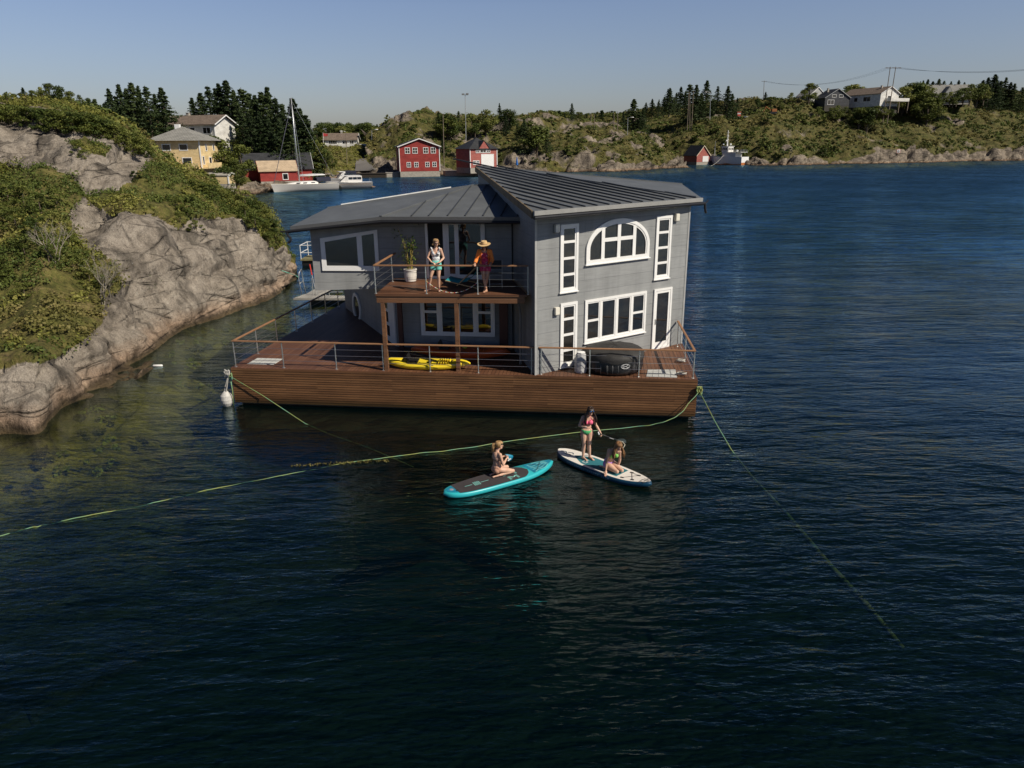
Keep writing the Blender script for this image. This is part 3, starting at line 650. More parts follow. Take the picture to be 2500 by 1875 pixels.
# pale grates let into the deck
def grate(pts,label,nx_,ny_):
    P=[GZ(x,y,DZ) for x,y in pts]; m=MB(); q=[p+V((0,0,.004)) for p in P]; m.extr(q,(0,0,.014)); 
    o=m.build('hatch_grate',mat('pale_grating',(.52,.52,.49),.6),None); tag(o,label,'hatch')
    g=MB()
    for k in range(1,nx_):
        a=q[0].lerp(q[1],k/nx_)+V((0,0,.018)); b=q[3].lerp(q[2],k/nx_)+V((0,0,.018)); g.beam(a,b,.012,.01)
    for k in range(1,ny_):
        a=q[0].lerp(q[3],k/ny_)+V((0,0,.0185)); b=q[1].lerp(q[2],k/ny_)+V((0,0,.0185)); g.beam(a,b,.012,.01)
    g.build('bars',mat('grate_bars',(.3,.3,.29),.6),o); return o
grate([(604,889),(668,891),(690,877),(629,875)],'plain pale grating let into the left end of the deck',5,2)
grate([(1578,920),(1653,922.5),(1649,903.5),(1582,903)],'pale grating beside the black hot tub cut into squares',5,3)
# tower ------------------------------------------------------------------
BRt=V((7.05,33.1,0)); AP=V((-1.38,33.0,0))
m=MB(); m.prism([A,Rr,BRt,AP],DZ-.04,0,tops=[6.50,6.50,6.62,7.42]); tw=m.build('wall',M_SIDE,HB)
for q0,q1 in ((-.012,.075),(TW.L-.07,TW.L+.012)):
    m=MB(); TW.box(m,q0,q1,DZ-.02,6.45,.003,.016); m.build('corner_trim',mat('corner_trim',(.34,.34,.33),.5),tw)
# tower roof
TL=V((.66,21.97,6.64)); TR=V((6.78,26.88,6.64)); BR=V((7.55,33.5,6.78)); AX=V((-1.47,33.2,7.62))
def flat(vs,fs,mb): mb.add(vs,fs)
HP=AX.lerp(BR,.16)
m=MB(); d=V((0,0,-.16))
m.add([TL,TR,BR,HP,AX],[(0,1,3,4),(1,2,3)])
m.add([TL+d,TR+d,BR+d,AX+d],[(3,2,1,0)])
m.add([TR,BR,BR+d,TR+d],[(0,3,2,1)]); m.add([BR,AX,AX+d,BR+d],[(0,3,2,1)]); m.add([AX,TL,TL+d,AX+d],[(0,3,2,1)]); m.add([TL,TR,TR+d,TL+d],[(0,3,2,1)])
# standing seams: start on the left verge, run to the eave
def plz(P,a,b,c):  # height of plane abc at P.xy
    n=(b-a).cross(c-a); return a.z-(n.x*(P.x-a.x)+n.y*(P.y-a.y))/n.z
eave=(TR-TL).normalized()
sd=V((math.cos(R(-54)),math.sin(R(-54)),0))
def seg2(P,D,Q,E_):  # 2d intersection param of P+tD with Q+uE
    den=D.x*E_.y-D.y*E_.x; w=Q-P; return (w.x*E_.y-w.y*E_.x)/den,(w.x*D.y-w.y*D.x)/den
# seams spaced along the eave
for k in range(1,15):
    E0=TL.lerp(TR,k*.54/(TR-TL).length); t,u=seg2(E0,-sd,TL,AX-TL); t2,u2=seg2(E0,-sd,TR,HP-TR)
    if u>1 or u<0 or (0<u2<1 and t2<t): Pq=E0-sd*t2
    else: Pq=E0-sd*t
    a=V((E0.x,E0.y,plz(E0,TL,TR,AX)+.012)); b=V((Pq.x,Pq.y,plz(Pq,TL,TR,AX)+.012)); a=a.lerp(b,.01)
    m.cur=1; m.beam(b,a,.04,.055); m.cur=0
m.beam(HP+V((0,0,.02)),TR.lerp(HP,.02)+V((0,0,.02)),.16,.03); m.beam(AX+V((0,0,.015)),BR+V((0,0,.015)),.12,.05)
M_SEAM=mat('dark_seam',(.045,.048,.052),.45)
rf=m.build('roof',[M_ROOF,M_SEAM],HB)
m=MB(); e=TR-TL; o_=V((eave.y,-eave.x,0))
m.beam(TL+o_*.035+V((0,0,-.055)),TR+o_*.035+V((0,0,-.055)),.06,.13); m.build('fascia',M_TRIM,rf)
m=MB(); m.beam(TL+V((-.02,.05,-.10)),AX+V((-.03,0,-.12)),.05,.22); m.build('verge_board',mat('weathered_verge',(.16,.12,.07),.7,var=.6,scale=1.5),rf)
m=MB(); g0=TL+o_*.05+V((0,0,-.19)); g1=TR+o_*.05+eave*.12+V((0,0,-.19)); m.tube([g0,g1],.055,8); m.tube([g1,g1+eave*.12+V((0,0,.03)),g1+eave*.2+V((0,0,.1))],.03,6); m.tube([g1+eave*.03,g1+eave*.06+V((0,0,-.2)),g1+eave*.12+V((0,0,-.34))],.045,8); m.smooth=True; m.build('gutter',M_TRIMD,rf)
# windows of the tower (wall metres s, height above deck zz)
def tz(z): return DZ+z
def sash_window(F,s0,s1,z0,z1,bars_v=(),bars_h=None,name='window',w=.085,parent=HB,o=.0,m_w=None,sill=True,depth=.05,inner=.045):
    """outer frame, sashes and one pane mesh. bars_v: mullion centres; bars_h: {col: [z..]}"""
    m=MB(); F.ring(m,s0,s1,z0,z1,w,o+.003,o+depth)
    cols=[s0+w]+[x for x in bars_v]+[s1-w]
    for x in bars_v: F.box(m,x-w*.5,x+w*.5,z0+w,z1-w,o+.003,o+depth-.004)
    pm=MB(); 
    for i in range(len(cols)-1):
        a=cols[i]+(w*.5 if i>0 else 0); b=cols[i+1]-(w*.5 if i<len(cols)-2 else 0)
        F.ring(m,a,b,z0+w,z1-w,inner,o+.003,o+depth-.018)
        hz=(bars_h or {}).get(i,[])
        for h in hz: F.box(m,a+inner,b-inner,h-w*.45,h+w*.45,o+.003,o+depth-.014)
        F.pane(pm,a,b,z0+w,z1-w,o+.010)
    if sill: F.box(m,s0-.03,s1+.03,z0-.03,z0,o+.003,o+depth+.03)
    fr_=m.build(name,m_w or M_WHITE,parent); pm.build('pane',M_GLASS,fr_); return fr_
sash_window(TW,.97,1.70,tz(2.60),tz(4.75),bars_h={0:[tz(3.16),tz(3.68),tz(4.2)]},inner=.05,w=.09)
sash_window(TW,5.17,5.92,tz(2.58),tz(4.76),bars_h={0:[tz(3.14),tz(3.67),tz(4.2)]},inner=.05,w=.09)
sash_window(TW,1.01,1.71,tz(.09),tz(2.24),bars_h={0:[tz(.64),tz(1.17),tz(1.7)]},inner=.05,w=.09)
sash_window(TW,2.04,4.85,tz(.75),tz(2.22),bars_v=(2.73,3.45,4.15),bars_h={0:[tz(1.5)],3:[tz(1.5)]})
# balcony door on the right
m=MB(); TW.ring(m,5.22,6.12,tz(.0),tz(2.22),.075,.003,.055); TW.ring(m,5.295,6.045,tz(.075),tz(2.145),.09,.003,.04,wb=.18)
dr=m.build('door',M_WHITE,HB); m=MB(); TW.pane(m,5.38,5.96,tz(.25),tz(2.06),.014); m.build('pane',M_GLASS,dr)
m=MB(); TW.box(m,5.315,5.335,tz(.95),tz(1.12),.041,.085); TW.box(m,5.30,5.35,tz(.93),tz(1.14),.0405,.05); m.build('handle',M_STEEL,dr)
# half-round window
def arch_pts(cx,zb,rx,rz,n,hb):  # from right to left over the top
    return [(cx+rx*math.cos(t),zb+hb+rz*math.sin(t)) for t in [math.pi*k/n for k in range(n+1)]]
def arch_window():
    cx=3.445; zb=tz(3.40); hb=.46; m=MB(); W0=(1.415,.94); 
    outer=[(cx+W0[0],zb)]+arch_pts(cx,zb,W0[0],W0[1],28,hb)+[(cx-W0[0],zb)]
    def ringp(k0,k1,o0,o1,base0,base1):
        a=[(cx+W0[0]-k0,zb+base0)]+arch_pts(cx,zb,W0[0]-k0,W0[1]-k0,28,hb)+[(cx-W0[0]+k0,zb+base0)]
        b=[(cx+W0[0]-k1,zb+base1)]+arch_pts(cx,zb,W0[0]-k1,W0[1]-k1,28,hb)+[(cx-W0[0]+k1,zb+base1)]
        for i in range(len(a)-1):
            q=[a[i],a[i+1],b[i+1],b[i]]; m.extr([TW.pt(x,z,o0) for x,z in q],TW.n*(o1-o0))
    ringp(0,.115,.003,.06,0,0); ringp(.115,.17,.003,.042,0,0)
    TW.box(m,cx-W0[0],cx+W0[0],zb-.0,zb+.13,.0035,.061)
    TW.box(m,cx-W0[0]-.04,cx+W0[0]+.04,zb-.03,zb,.003,.09)
    def top(x): u=(x-cx)/(W0[0]-.14); return zb+hb+(W0[1]-.14)*math.sqrt(max(0,1-u*u))
    for x in (cx-.70,cx,cx+.70): TW.box(m,x-.07,x+.07,zb+.13,top(x)-.0,.0033,.048)
    for a,b in ((cx-.63,cx-.07),(cx+.07,cx+.63)): TW.box(m,a,b,zb+.68,zb+.80,.0031,.044)
    o=m.build('arched_window',M_WHITE,HB); p=MB(); pts=[(cx+W0[0]-.13,zb+.1)]+arch_pts(cx,zb,W0[0]-.13,W0[1]-.13,28,hb)+[(cx-W0[0]+.13,zb+.1)]
    p.poly([TW.pt(x,z,.011) for x,z in pts]); p.build('pane',M_GLASS,o)
arch_window()
def wall_lamp(F,s,z,w=.17,h=.24,mt=None):
    m=MB(); F.box(m,s-w/2,s+w/2,z-h/2,z+h/2,.004,.12); F.box(m,s-w/2+.02,s+w/2-.02,z-h/2-.02,z-h/2,.02,.10); m.build('wall_lamp',mt or mat('lamp_cream',(.72,.68,.58),.4),HB,bevel=.015)
wall_lamp(TW,.80,tz(4.66)); wall_lamp(TW,6.12,tz(4.68)); wall_lamp(TW,.83,tz(2.03))
# left block ----------------------------------------------------------------
L0=V((-7.02,26.2,0)); C=V((-4.23,26.55,0)); D=V((.03,26.04,0)); DB=V((-1.37,32.95,0)); UL=V((-7.55,34.3,0))
LW=Face(L0,C); RW=Face(C,D)
m=MB(); m.prism([L0,C,D,DB,UL],3.58,0,tops=[5.76,6.05,6.08,6.3,5.75]); uw=m.build('wall',M_SIDE,HB)
LL=V((-7.70,33.7,0)); Cs=V((-4.26,26.60,0))
m=MB(); m.prism([Cs,RW.pt(.02,0,-.05),D+V((0,.05,0)),DB+V((0,-.1,0)),V((-7.5,34.2,0)),LL],DZ-.04,3.60); lw=m.build('wall',M_SIDE,HB)
LD=Face(LL,Cs)
# roof of the left block
T=V((-7.52,25.62,5.90)); B=V((-4.42,25.60,6.20)); E_=V((.32,25.02,6.20)); P=V((-1.50,30.5,6.96)); Q=V((-6.97,28.8,6.26)); P2=V((-.80,30.4,6.98)); Sb=V((-1.3,34.3,6.55)); Rb=V((-8.1,34.7,5.86))
m=MB(); m.add([T,B,P,Q],[(0,1,2),(0,2,3)]); m.add([B,E_,P2,P],[(0,1,2,3)]); m.add([Q,P,P2,Sb,Rb],[(0,1,2,3),(0,3,4)]); m.add([T,Q,Rb],[(0,1,2)])
d=V((0,0,-.13)); 
for a,b in ((T,B),(B,E_),(E_,P2),(P2,Sb),(Sb,Rb),(Rb,T)): m.add([a,b,b+d,a+d],[(0,3,2,1)])
m.add([x+d for x in (T,B,E_,P2,Sb,Rb)],[(5,4,3,2,1,0)])
for x in (1003,1045,1091,1134,1178,1221,1262):   # seams of the right hand facet
    e0=GP(x,523 if x<1215 else 525,B,E_); 
    dirn=V((.115,.993,0)); 
    t,u=seg2(e0,dirn,B,P-B)
    if not(0<u<1): t,u=seg2(e0,dirn,P,P2-P)
    q=e0+dirn*t; a=V((e0.x,e0.y,plz(e0,B,E_,P)+.012)); b=V((q.x,q.y,plz(q,B,E_,P)+.012)); m.cur=1; m.beam(a.lerp(b,.02),b,.035,.055); m.cur=0
m.beam(B+V((0,0,.02)),P+V((0,0,.02)),.11,.035)
for a,b in ((Q,P),(P,P2)): m.beam(a+V((0,0,.01)),b+V((0,0,.01)),.10,.04)
rf2=m.build('roof',[M_ROOF,M_SEAM],HB)
m=MB(); q0=Q.lerp(P,.08)+V((0,.25,.02)); q1=Q.lerp(P,.84)+V((0,.25,.03)); m.beam(q0,q1,.09,.07); m.build('ridge_flashing',mat('white_flashing',(.75,.74,.70),.4),rf2)
m=MB()
for a,b in ((T,B),(B,E_)):
    n_=V(((b-a).y,-(b-a).x,0)).normalized(); m.beam(a+n_*.02+V((0,0,-.05)),b+n_*.02+V((0,0,-.05)),.045,.11)
m.build('fascia',mat('dark_fascia',(.10,.10,.10),.5),rf2)
m=MB(); n_=V((0,-1,0)); pts=[T+n_*.05+V((-.12,0,-.17)),B+n_*.05+V((0,0,-.17)),E_+n_*.05+V((0,0,-.17))]; m.tube(pts,.05,8); m.tube([pts[0]+V((-.22,0,-.0)),pts[0]],.035,6); g=pts[0]; m.tube([g,g+V((.03,0,-.15)),g+V((.10,0,-.2)),g+V((.10,0,-.30)),g+V((.0,0,-.38))],.045,8); m.smooth=True; m.build('gutter',M_TRIMD,rf2)
# trapezoid window in the left wall
def poly_window(F,outer,panes,w=.09,depth=.055,name='window'):
    """outer: 4 px points; panes: px quads"""
    m=MB(); P_=[F.loc(GP(x,y,F.A,F.pt(F.L,0))) for x,y in outer]; pm=MB()
    # frame: plate with bevelled build-up made of four bars + mullion
    Q_=[[F.loc(GP(x,y,F.A,F.pt(F.L,0))) for x,y in pp] for pp in panes]
    def bar(a,b,c,d_,o1): m.extr([F.pt(s,z,.004) for s,z in (a,b,c,d_)],F.n*(o1-.004))
    inner=[Q_[0][0],Q_[-1][1],Q_[-1][2],Q_[0][3]]
    for i in range(4): bar(P_[i],P_[(i+1)%4],inner[(i+1)%4],inner[i],depth)
    for a,b in zip(Q_[:-1],Q_[1:]): bar(a[1],b[0],b[3],a[2],depth-.01)
    # thin inner beads
    o=m.build(name,M_WHITE,HB)
    for q in Q_: pm.poly([F.pt(s,z,.016) for s,z in (q[3],q[2],q[1],q[0])])
    pm.build('pane',M_GLASS,o); return o
z4=lambda x,y:(540+x/4.61,560+y/4.61)
poly_window(LW,[z4(1112,100),z4(1755,3),z4(1782,466),z4(1142,463)],[[z4(1165,140),z4(1522,80),z4(1545,410),z4(1190,408)],[z4(1580,66),z4(1716,44),z4(1738,410),z4(1603,410)]])
# recess: upper sliding door, lower window
s_=lambda x,y:RW.loc(GP(x,y,C,D))
a0=s_(1040,600)[0]; a1=s_(1184.5,600)[0]; m1=s_(1087,600)[0]; m2=s_(1113,600)[0]
m=MB(); RW.ring(m,a0,a1,BZ,6.02,.09,.004,.07); RW.box(m,m1-.06,m1+.06,BZ+.09,5.93,.004,.065); RW.ring(m,m1+.06,m2+.05,BZ+.09,5.93,.085,.004,.05); RW.ring(m,m2+.05,a1-.09,BZ+.09,5.93,.06,.004,.045)
dr=m.build('sliding_door',M_WHITE,HB); pm=MB(); RW.pane(pm,m1+.06,a1-.09,BZ+.09,5.93,.014); pm.build('pane',M_GLASS,dr)
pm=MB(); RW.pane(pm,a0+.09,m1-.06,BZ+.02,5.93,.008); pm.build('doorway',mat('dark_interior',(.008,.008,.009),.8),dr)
b0=s_(1027,760)[0]; b1=s_(1208,760)[0]; 
sash_window(RW,b0,b1,1.84,3.42,bars_v=(b0+.70,(b0+b1)/2,b1-.70),bars_h={0:[2.73],3:[2.73]},w=.10,inner=.05,sill=False)
wall_lamp(RW,s_(1017,541)[0],s_(1017,541)[1],.17,.2,mat('lamp_dull',(.35,.34,.30),.5))
# round window in the oblique ground floor wall
rcn=LD.loc(GP(872.5,751,LD.A,LD.pt(1,0)))
def round_window(F,s,z,r0,r1):
    m=MB(); n=32
    for k in range(n):
        a,b=2*math.pi*k/n,2*math.pi*(k+1)/n
        q=[(s+r1*math.cos(a),z+r1*math.sin(a)),(s+r1*math.cos(b),z+r1*math.sin(b)),(s+r0*math.cos(b),z+r0*math.sin(b)),(s+r0*math.cos(a),z+r0*math.sin(a))]
        m.extr([F.pt(x,y,.004) for x,y in q],F.n*.06)
    o=m.build('round_window',M_WHITE,HB); p=MB(); p.poly([F.pt(s+r0*math.cos(2*math.pi*k/n),z+r0*math.sin(2*math.pi*k/n),.012) for k in range(n)]); p.build('pane',glass_mat('mirror_glass',(.02,.02,.018)),o)
round_window(LD,rcn[0],rcn[1],.50,.66)
# white glazed door with a row of small panes at the end of that wall
sL=LD.loc(GP(941,800,LD.A,LD.pt(1,0)))[0]; sR=LD.L-.03
m=MB(); LD.box(m,sR-1.25,sR,DZ+.03,3.5,.004,.05); dr=m.build('door',M_WHITE,HB); pm=MB()
for k in range(4): z=DZ+.25+k*.52; x0=sR-1.15+(.14 if k==0 else .03 if k==1 else 0); LD.pane(pm,x0,x0+.34,z,z+.40,.055)
pm.build('pane',M_GLASS,dr)
# balcony ----------------------------------------------------------------------
F1=V((-4.38,23.52,0)); F2=V((.52,23.17,0)); BF=Face(F1,F2)
m=MB(); m.prism([F1,F2,V((.02,25.98,0)),V((-4.20,26.48,0))],BZ-.05,BZ); m.build('balcony_floor',M_DECK,HB,uvrot=R(-4))
m=MB(); BF.box(m,.02,BF.L-.10,3.66,BZ-.075,-.16,-.03); BF.box(m,0,BF.L-.06,BZ-.07,BZ-.052,-.18,-.0)
m.beam(V((-4.30,23.62,3.78)),V((-4.17,26.4,3.78)),.1,.24); m.beam(V((-2.,23.5,3.78)),V((-1.7,26.1,3.78)),.1,.2)
m.build('balcony_beam',M_BEAM,HB)
for x,y in ((943.7,906),(1117,911.7)):
    p=GZ(x,y,DZ); p=BF.pt(BF.loc(p)[0],0,-.10); m=MB(); m.box(V((p.x,p.y,(DZ+3.66)/2)),(.125,.125,3.66-DZ),rz=UV0); m.build('balcony_post',M_BEAM,HB)
for p,w_ in ((V((-4.06,26.33,0)),.16),(V((-.28,25.93,0)),.30)):
    m=MB(); m.box(V((p.x,p.y,(DZ+3.66)/2)),(w_,.14,3.66-DZ),rz=UV0); m.build('corner_post',mat('dark_red_post',(.07,.025,.018),.6),HB)
m=MB(); q=V((.30,24.2,0)); m.tube([q+V((0,0,DZ)),q+V((0,0,3.1)),q+V((-.05,0,3.35)),q+V((-.1,0,3.7))],.045,8); m.smooth=True; m.build('downpipe',mat('dull_pipe',(.22,.21,.19),.4),HB)
bp=[BF.pt(BF.loc(g2(x,y,BZ))[0],0,-.07) for x,y in ((921.7,713.7),(1042,716.7),(1165.7,719.7),(1289,720))]
bs=V((-4.16,25.75,0)); bw=V((-4.12,26.36,0)); blen=(bp[3]-bp[0]).length
railing([bp[3],bp[0],],BZ,.93,[],skip=((1-(bp[2]-bp[0]).length/blen,1-(bp[1]-bp[0]).length/blen),),name='balcony_railing')
railing([bp[0],bw],BZ,.93,bp+[bs],name='balcony_railing')
# beaded rope across the open bay
m=MB(); a=bp[1]+V((0,0,BZ+.42)); b=bp[2]+V((0,0,BZ+.38)); pts=[a.lerp(b,t)-V((0,0,.36*4*t*(1-t)))+V((0,-.02,0)) for t in [k/30 for k in range(31)]]
for i in range(30): m.cur=i%3; m.tube([pts[i],pts[i+1]],.014,6)
o=m.build('rope_garland',[mat('rope_straw',(.5,.4,.2),.7),mat('rope_red',(.4,.05,.05),.7),mat('rope_white',(.6,.6,.55),.7)]); tag(o,'coloured beaded rope slung across the open bay of the balcony railing','rope')
# ---------------------------------------------------------------- things on the deck
def kayak(name,label,c,rz,L,Wd,Hh,col,seatcol,tilt=0,detail=True,lime=False):
    M=Matrix.Translation(c)@Matrix.Rotation(rz,4,'Z')@Matrix.Rotation(tilt,4,'X'); root=thing(name,label,'kayak',c)
    m=MB(M); n=20; rings=[]
    for i in range(n+1):
        u=i/n*2-1; w=Wd/2*max(.012,(1-abs(u)**2.0))**.80; rock=.17*abs(u)**3; hh=Hh*(.62+.38*(1-u*u))*(.30+.70*min(1,(1-abs(u))*7))
        ring=[]
        for a in range(18):
            t=2*math.pi*a/18; cy=math.cos(t); sz=math.sin(t)
            y=w*math.copysign(abs(cy)**.75,cy); z=hh*.5+hh*.5*math.copysign(abs(sz)**(.6 if sz<0 else .8),sz)
            if sz>.3 and abs(u)<.62: z-=.11*(1-abs(cy)**2)*min(1,(.62-abs(u))*6)
            ring.append((u*L/2,y,z+rock))
        rings.append(ring)
    m.loft(rings); hull=m.build('hull',col,root,shade=True)
    m=MB(M); 
    for k in range(5): m.box((.30*L/2+k*.085,0,Hh*.86),(.03,Wd*.52,.05)); 
    m.build('footwell_ribs',col,root,bevel=.01)
    for x,hgt in ((-.30*L/2,.22),):
        m=MB(M); m.box((x,0,Hh*.80),(.34,Wd*.5,.05)); m.box((x-.17,0,Hh*.80+hgt/2),(.05,Wd*.48,hgt),Rm=Matrix.Rotation(R(-14),3,'Y')); 
        m.beam((x-.15,Wd*.22,Hh+.12),(x+.35,Wd*.38,Hh*.9),.02,.008); m.beam((x-.15,-Wd*.22,Hh+.12),(x+.35,-Wd*.38,Hh*.9),.02,.008)
        m.build('seat',seatcol,root,bevel=.02)
    for x in (.10*L/2,.62*L/2):
        m=MB(M); m.lathe((x,Wd*.0,Hh*.80),[(.075,0),(.085,.02),(.085,.035),(.02,.045)],14); m.build('hatch_cap',seatcol if not lime else mat('lime_plastic',(.35,.5,.05)),root)
    for y in (-1,1):
        m=MB(M); m.tube([(.05,y*Wd*.44,Hh*.72),(.12,y*Wd*.47,Hh*.80),(.24,y*Wd*.47,Hh*.80),(.31,y*Wd*.43,Hh*.72)],.012,6); m.build('handle',M_BLACK,root)
    return root
k0=GZ(938,905,DZ); 
kc=BF.pt(BF.loc(GZ(1038,905,DZ))[0],DZ+.01,-.45)
kayak('kayak','yellow sit-on-top kayak with black seat lying along the front railing',kc,UV0+R(-1),3.0,.74,.30,mat('yellow_plastic',(.80,.60,.03),.35,var=.06),M_BLACK,R(6))
kayak('kayak','dark orange kayak behind the yellow one beside the ground floor window',V((kc.x+1.05,kc.y+1.35,DZ+.01)),UV0+R(-3),3.6,.76,.42,mat('orange_plastic',(.42,.075,.015),.4,var=.12),M_BLACK,R(8),lime=True)
# hot tub ----------------------------------------------------------------
tc=GZ(1508,921,DZ); tc=V((tc.x-.02,tc.y+.98,DZ+.004)); rt_=.97
root=thing('hot_tub','round black inflatable hot tub under a loose dark cover','hot tub',tc)
m=MB(); n=72; rings=[]
for z,rr in ((0,.86),(.05,.965),(.16,1.0),(.45,1.0),(.60,.975),(.66,.93)):
    rings.append([tc+V((rt_*rr*(1+.012*math.cos(k*math.pi))*math.cos(2*math.pi*k/n),rt_*rr*(1+.012*math.cos(k*math.pi))*math.sin(2*math.pi*k/n),z)) for k in range(n)])
m.loft(rings); ea=math.atan2(-1,.28); m.cur=1
for k in range(24):
    a=-2.6+k*.083+.05*math.sin(k*2.7)
    if abs(a-ea)<.19 or k%5==2: continue
    onq=lambda a,z,o=.012: tc+V(((rt_+o)*math.cos(a),(rt_+o)*math.sin(a),z))
    m.tube([onq(a,.06+.1*((k*7)%3)/3,.010),onq(a+.01,.20+.08*((k*5)%4)/4,.013),onq(a+.004,.38,.010)],.004,4)
m.build('wall',[mat('black_vinyl',(.018,.018,.02),.3,spec=.6),mat('faded_print',(.22,.22,.22),.4)],root,shade=True)
m=MB(); rings=[]
for i,(rr,z) in enumerate(((1.03,.44),(1.035,.52),(1.02,.63),(.93,.70),(.74,.745),(.45,.79),(.2,.81),(.02,.82))):
    ring=[]
    for k in range(n):
        a=2*math.pi*k/n; w=noise.noise(V((math.cos(a)*3,math.sin(a)*3,i*.8)))
        e=w*(.03 if i<3 else .03)+ (.022*math.sin(a*9+w*4) if i==0 else 0); ring.append(tc+V((rt_*(rr+w*.02)*math.cos(a),rt_*(rr+w*.02)*math.sin(a),z+e)))
    rings.append(ring)
m.loft(rings,cap=False); m.poly(rings[-1]); m.build('cover',mat('dark_cover',(.030,.028,.026),.7,var=.35,bump=.4,bscale=9),root,shade=True)
# oval emblem on the tub wall, towards the water
ea=math.atan2(-1,.28); 
def onr(a,z,o=.012): return tc+V(((rt_+o)*math.cos(a),(rt_+o)*math.sin(a),z))
def tubstroke(mb,pts,w=.006): mb.tube([onr(ea+x/rt_,.34+z) for x,z in pts],w,5)
m=MB(); tubstroke(m,[(.145*math.cos(t),.075*math.sin(t)) for t in [2*math.pi*k/28 for k in range(29)]],.010)
m.cur=0
for pts in ([(-.10,.03),(-.06,.035),(-.02,.0),(-.06,-.035),(-.10,-.03)],[(.02,.0),(.06,.035),(.10,.03)],[(.02,.0),(.06,-.035),(.10,-.03)],[(-.03,.0),(.03,.0)],[(-.11,0),(-.07,0)]): tubstroke(m,pts,.008)
m.build('emblem',mat('grey_print',(.5,.5,.5),.5),root)
# pump unit
pc=GZ(1413,914,DZ); pc=V((pc.x+.08,pc.y+.25,DZ+.004)); root=thing('pump_unit','pale grey plastic pump housing between the white window and hot tub','pump',pc)
m=MB(); sh=[(.20,0),(.21,.06),(.205,.45),(.17,.62),(.05,.66)]
m.lathe(pc,sh,8); m.build('housing',mat('pale_plastic',(.42,.42,.42),.45),root,bevel=.02)
m=MB(); m.lathe(pc+V((0,0,.655)),[(.14,0),(.14,.03),(.03,.05)],8); m.build('lid',M_WHITE,root)
m=MB(); m.tube([pc+V((.18,.05,.2)),pc+V((.33,.06,.16)),pc+V((.45,.08,.2))],.035,8); m.smooth=True; m.build('hose',M_BLACK,root)
# potted bamboo -----------------------------------------------------------------
pp=V((-3.52,25.72,BZ+.002)); root=thing('potted_plant','tall bamboo in a white pot by the balcony corner','plant',pp)
m=MB(); m.lathe(pp,[(.15,0),(.19,.03),(.215,.20),(.215,.40),(.235,.41),(.235,.45),(.19,.45),(.185,.39)],24); m.smooth=True; m.build('pot',mat('white_ceramic',(.70,.66,.60),.35),root)
m=MB(); gz=random.Random(4); tops=[]
for k in range(6):
    a=k*1.05; t=pp+V((.30*math.cos(a)*gz.uniform(.4,1.2),.22*math.sin(a),gz.uniform(1.35,1.95))); m.tube([pp+V((.07*math.cos(a),.07*math.sin(a),.38)),(pp+V((.1*math.cos(a),.1*math.sin(a),1.))).lerp(t,.2),t],[.013,.011,.005],6); tops.append(t)
m.build('canes',mat('bamboo_cane',(.42,.32,.08),.5),root)
vs=[];
for t in tops:
    b=pp+V((0,0,.5))
    for i in range(62):
        u=gz.random()**.7; p=b.lerp(t,u)+V((gz.gauss(0,.13),gz.gauss(0,.10),gz.gauss(0,.07))); a=gz.uniform(0,6.28); L=gz.uniform(.10,.2); w=.022
        dd=V((math.cos(a),math.sin(a),gz.uniform(-.9,.2))).normalized()*L; s=dd.cross(V((0,0,1))).normalized()*w
        vs+=[p,p+dd*.45+s,p+dd,p+dd*.45-s]
me=np.array([[*v] for v in vs])-np.array([*pp]); o=arr_mesh('foliage',me,np.arange(len(vs)).reshape(-1,4),leaf_mat('bamboo_leaves',(.06,.10,.015),(.16,.20,.04),0),root)
# teal sling lounger, folding chair ------------------------------------------------
root=thing('sling_lounger','teal fabric lounger with wooden frame behind the woman in the hat','lounger',(-1.2,24.9,BZ))
m=MB(); a=V((-.98,24.2,BZ+.90)); pr=[(0,0),(-.13,-.26),(-.30,-.52),(-.52,-.70),(-.85,-.76),(-1.25,-.70)]
top=[a+V((x,.0+.12*i,z)) for i,(x,z) in enumerate(pr)]; w=V((.12,.80,0))
m.add([p for p in top]+[p+w for p in top]+[p-V((0,0,.012)) for p in top]+[p+w-V((0,0,.012)) for p in top],[(i,i+1,7+i,6+i) for i in range(5)]+[(12+i,18+i,19+i,13+i) for i in range(5)]+[(i,12+i,13+i,i+1) for i in range(5)])
m.build('sling',mat('teal_canvas',(.015,.24,.26),.7),root,shade=True)
m=MB(); 
for o_ in (V((0,0,-.015)),w+V((0,0,-.015))): m.beam(top[0]+o_,V((top[-2].x,top[-2].y,BZ+.03))+V((o_.x,o_.y,0)),.04,.03); m.beam(V((a.x-.1,a.y,BZ+.02))+V((o_.x,o_.y,0)),top[-1]+o_,.04,.03)
m.build('frame',mat('pale_wood',(.45,.30,.15),.6),root)
root=thing('folding_chair','folding metal-framed chair in the dark corner of the balcony','chair',(-.15,24.6,BZ))
m=MB(); c0=V((-.72,24.35,BZ)); 
for dx in (0,.42):
    for dy in (0,.40): m.tube([c0+V((dx,dy,0)),c0+V((dx,dy,.44 if dy==0 else .88))],.012,6)
m.tube([c0+V((0,0,.44)),c0+V((.42,0,.44)),c0+V((.42,.4,.46)),c0+V((0,.4,.46)),c0+V((0,0,.44))],.012,6); m.tube([c0+V((0,0,.14)),c0+V((.42,0,.14))],.01,6)
m.build('frame',M_GALV,root)
m=MB(); m.box(c0+V((.21,.2,.46)),(.40,.38,.012)); m.build('seat',mat('dark_mesh',(.03,.035,.04),.7),root)
m=MB(); m.box(c0+V((.21,.41,.72)),(.40,.012,.28)); m.build('backrest',mat('dark_mesh',(.03,.035,.04),.7),root)
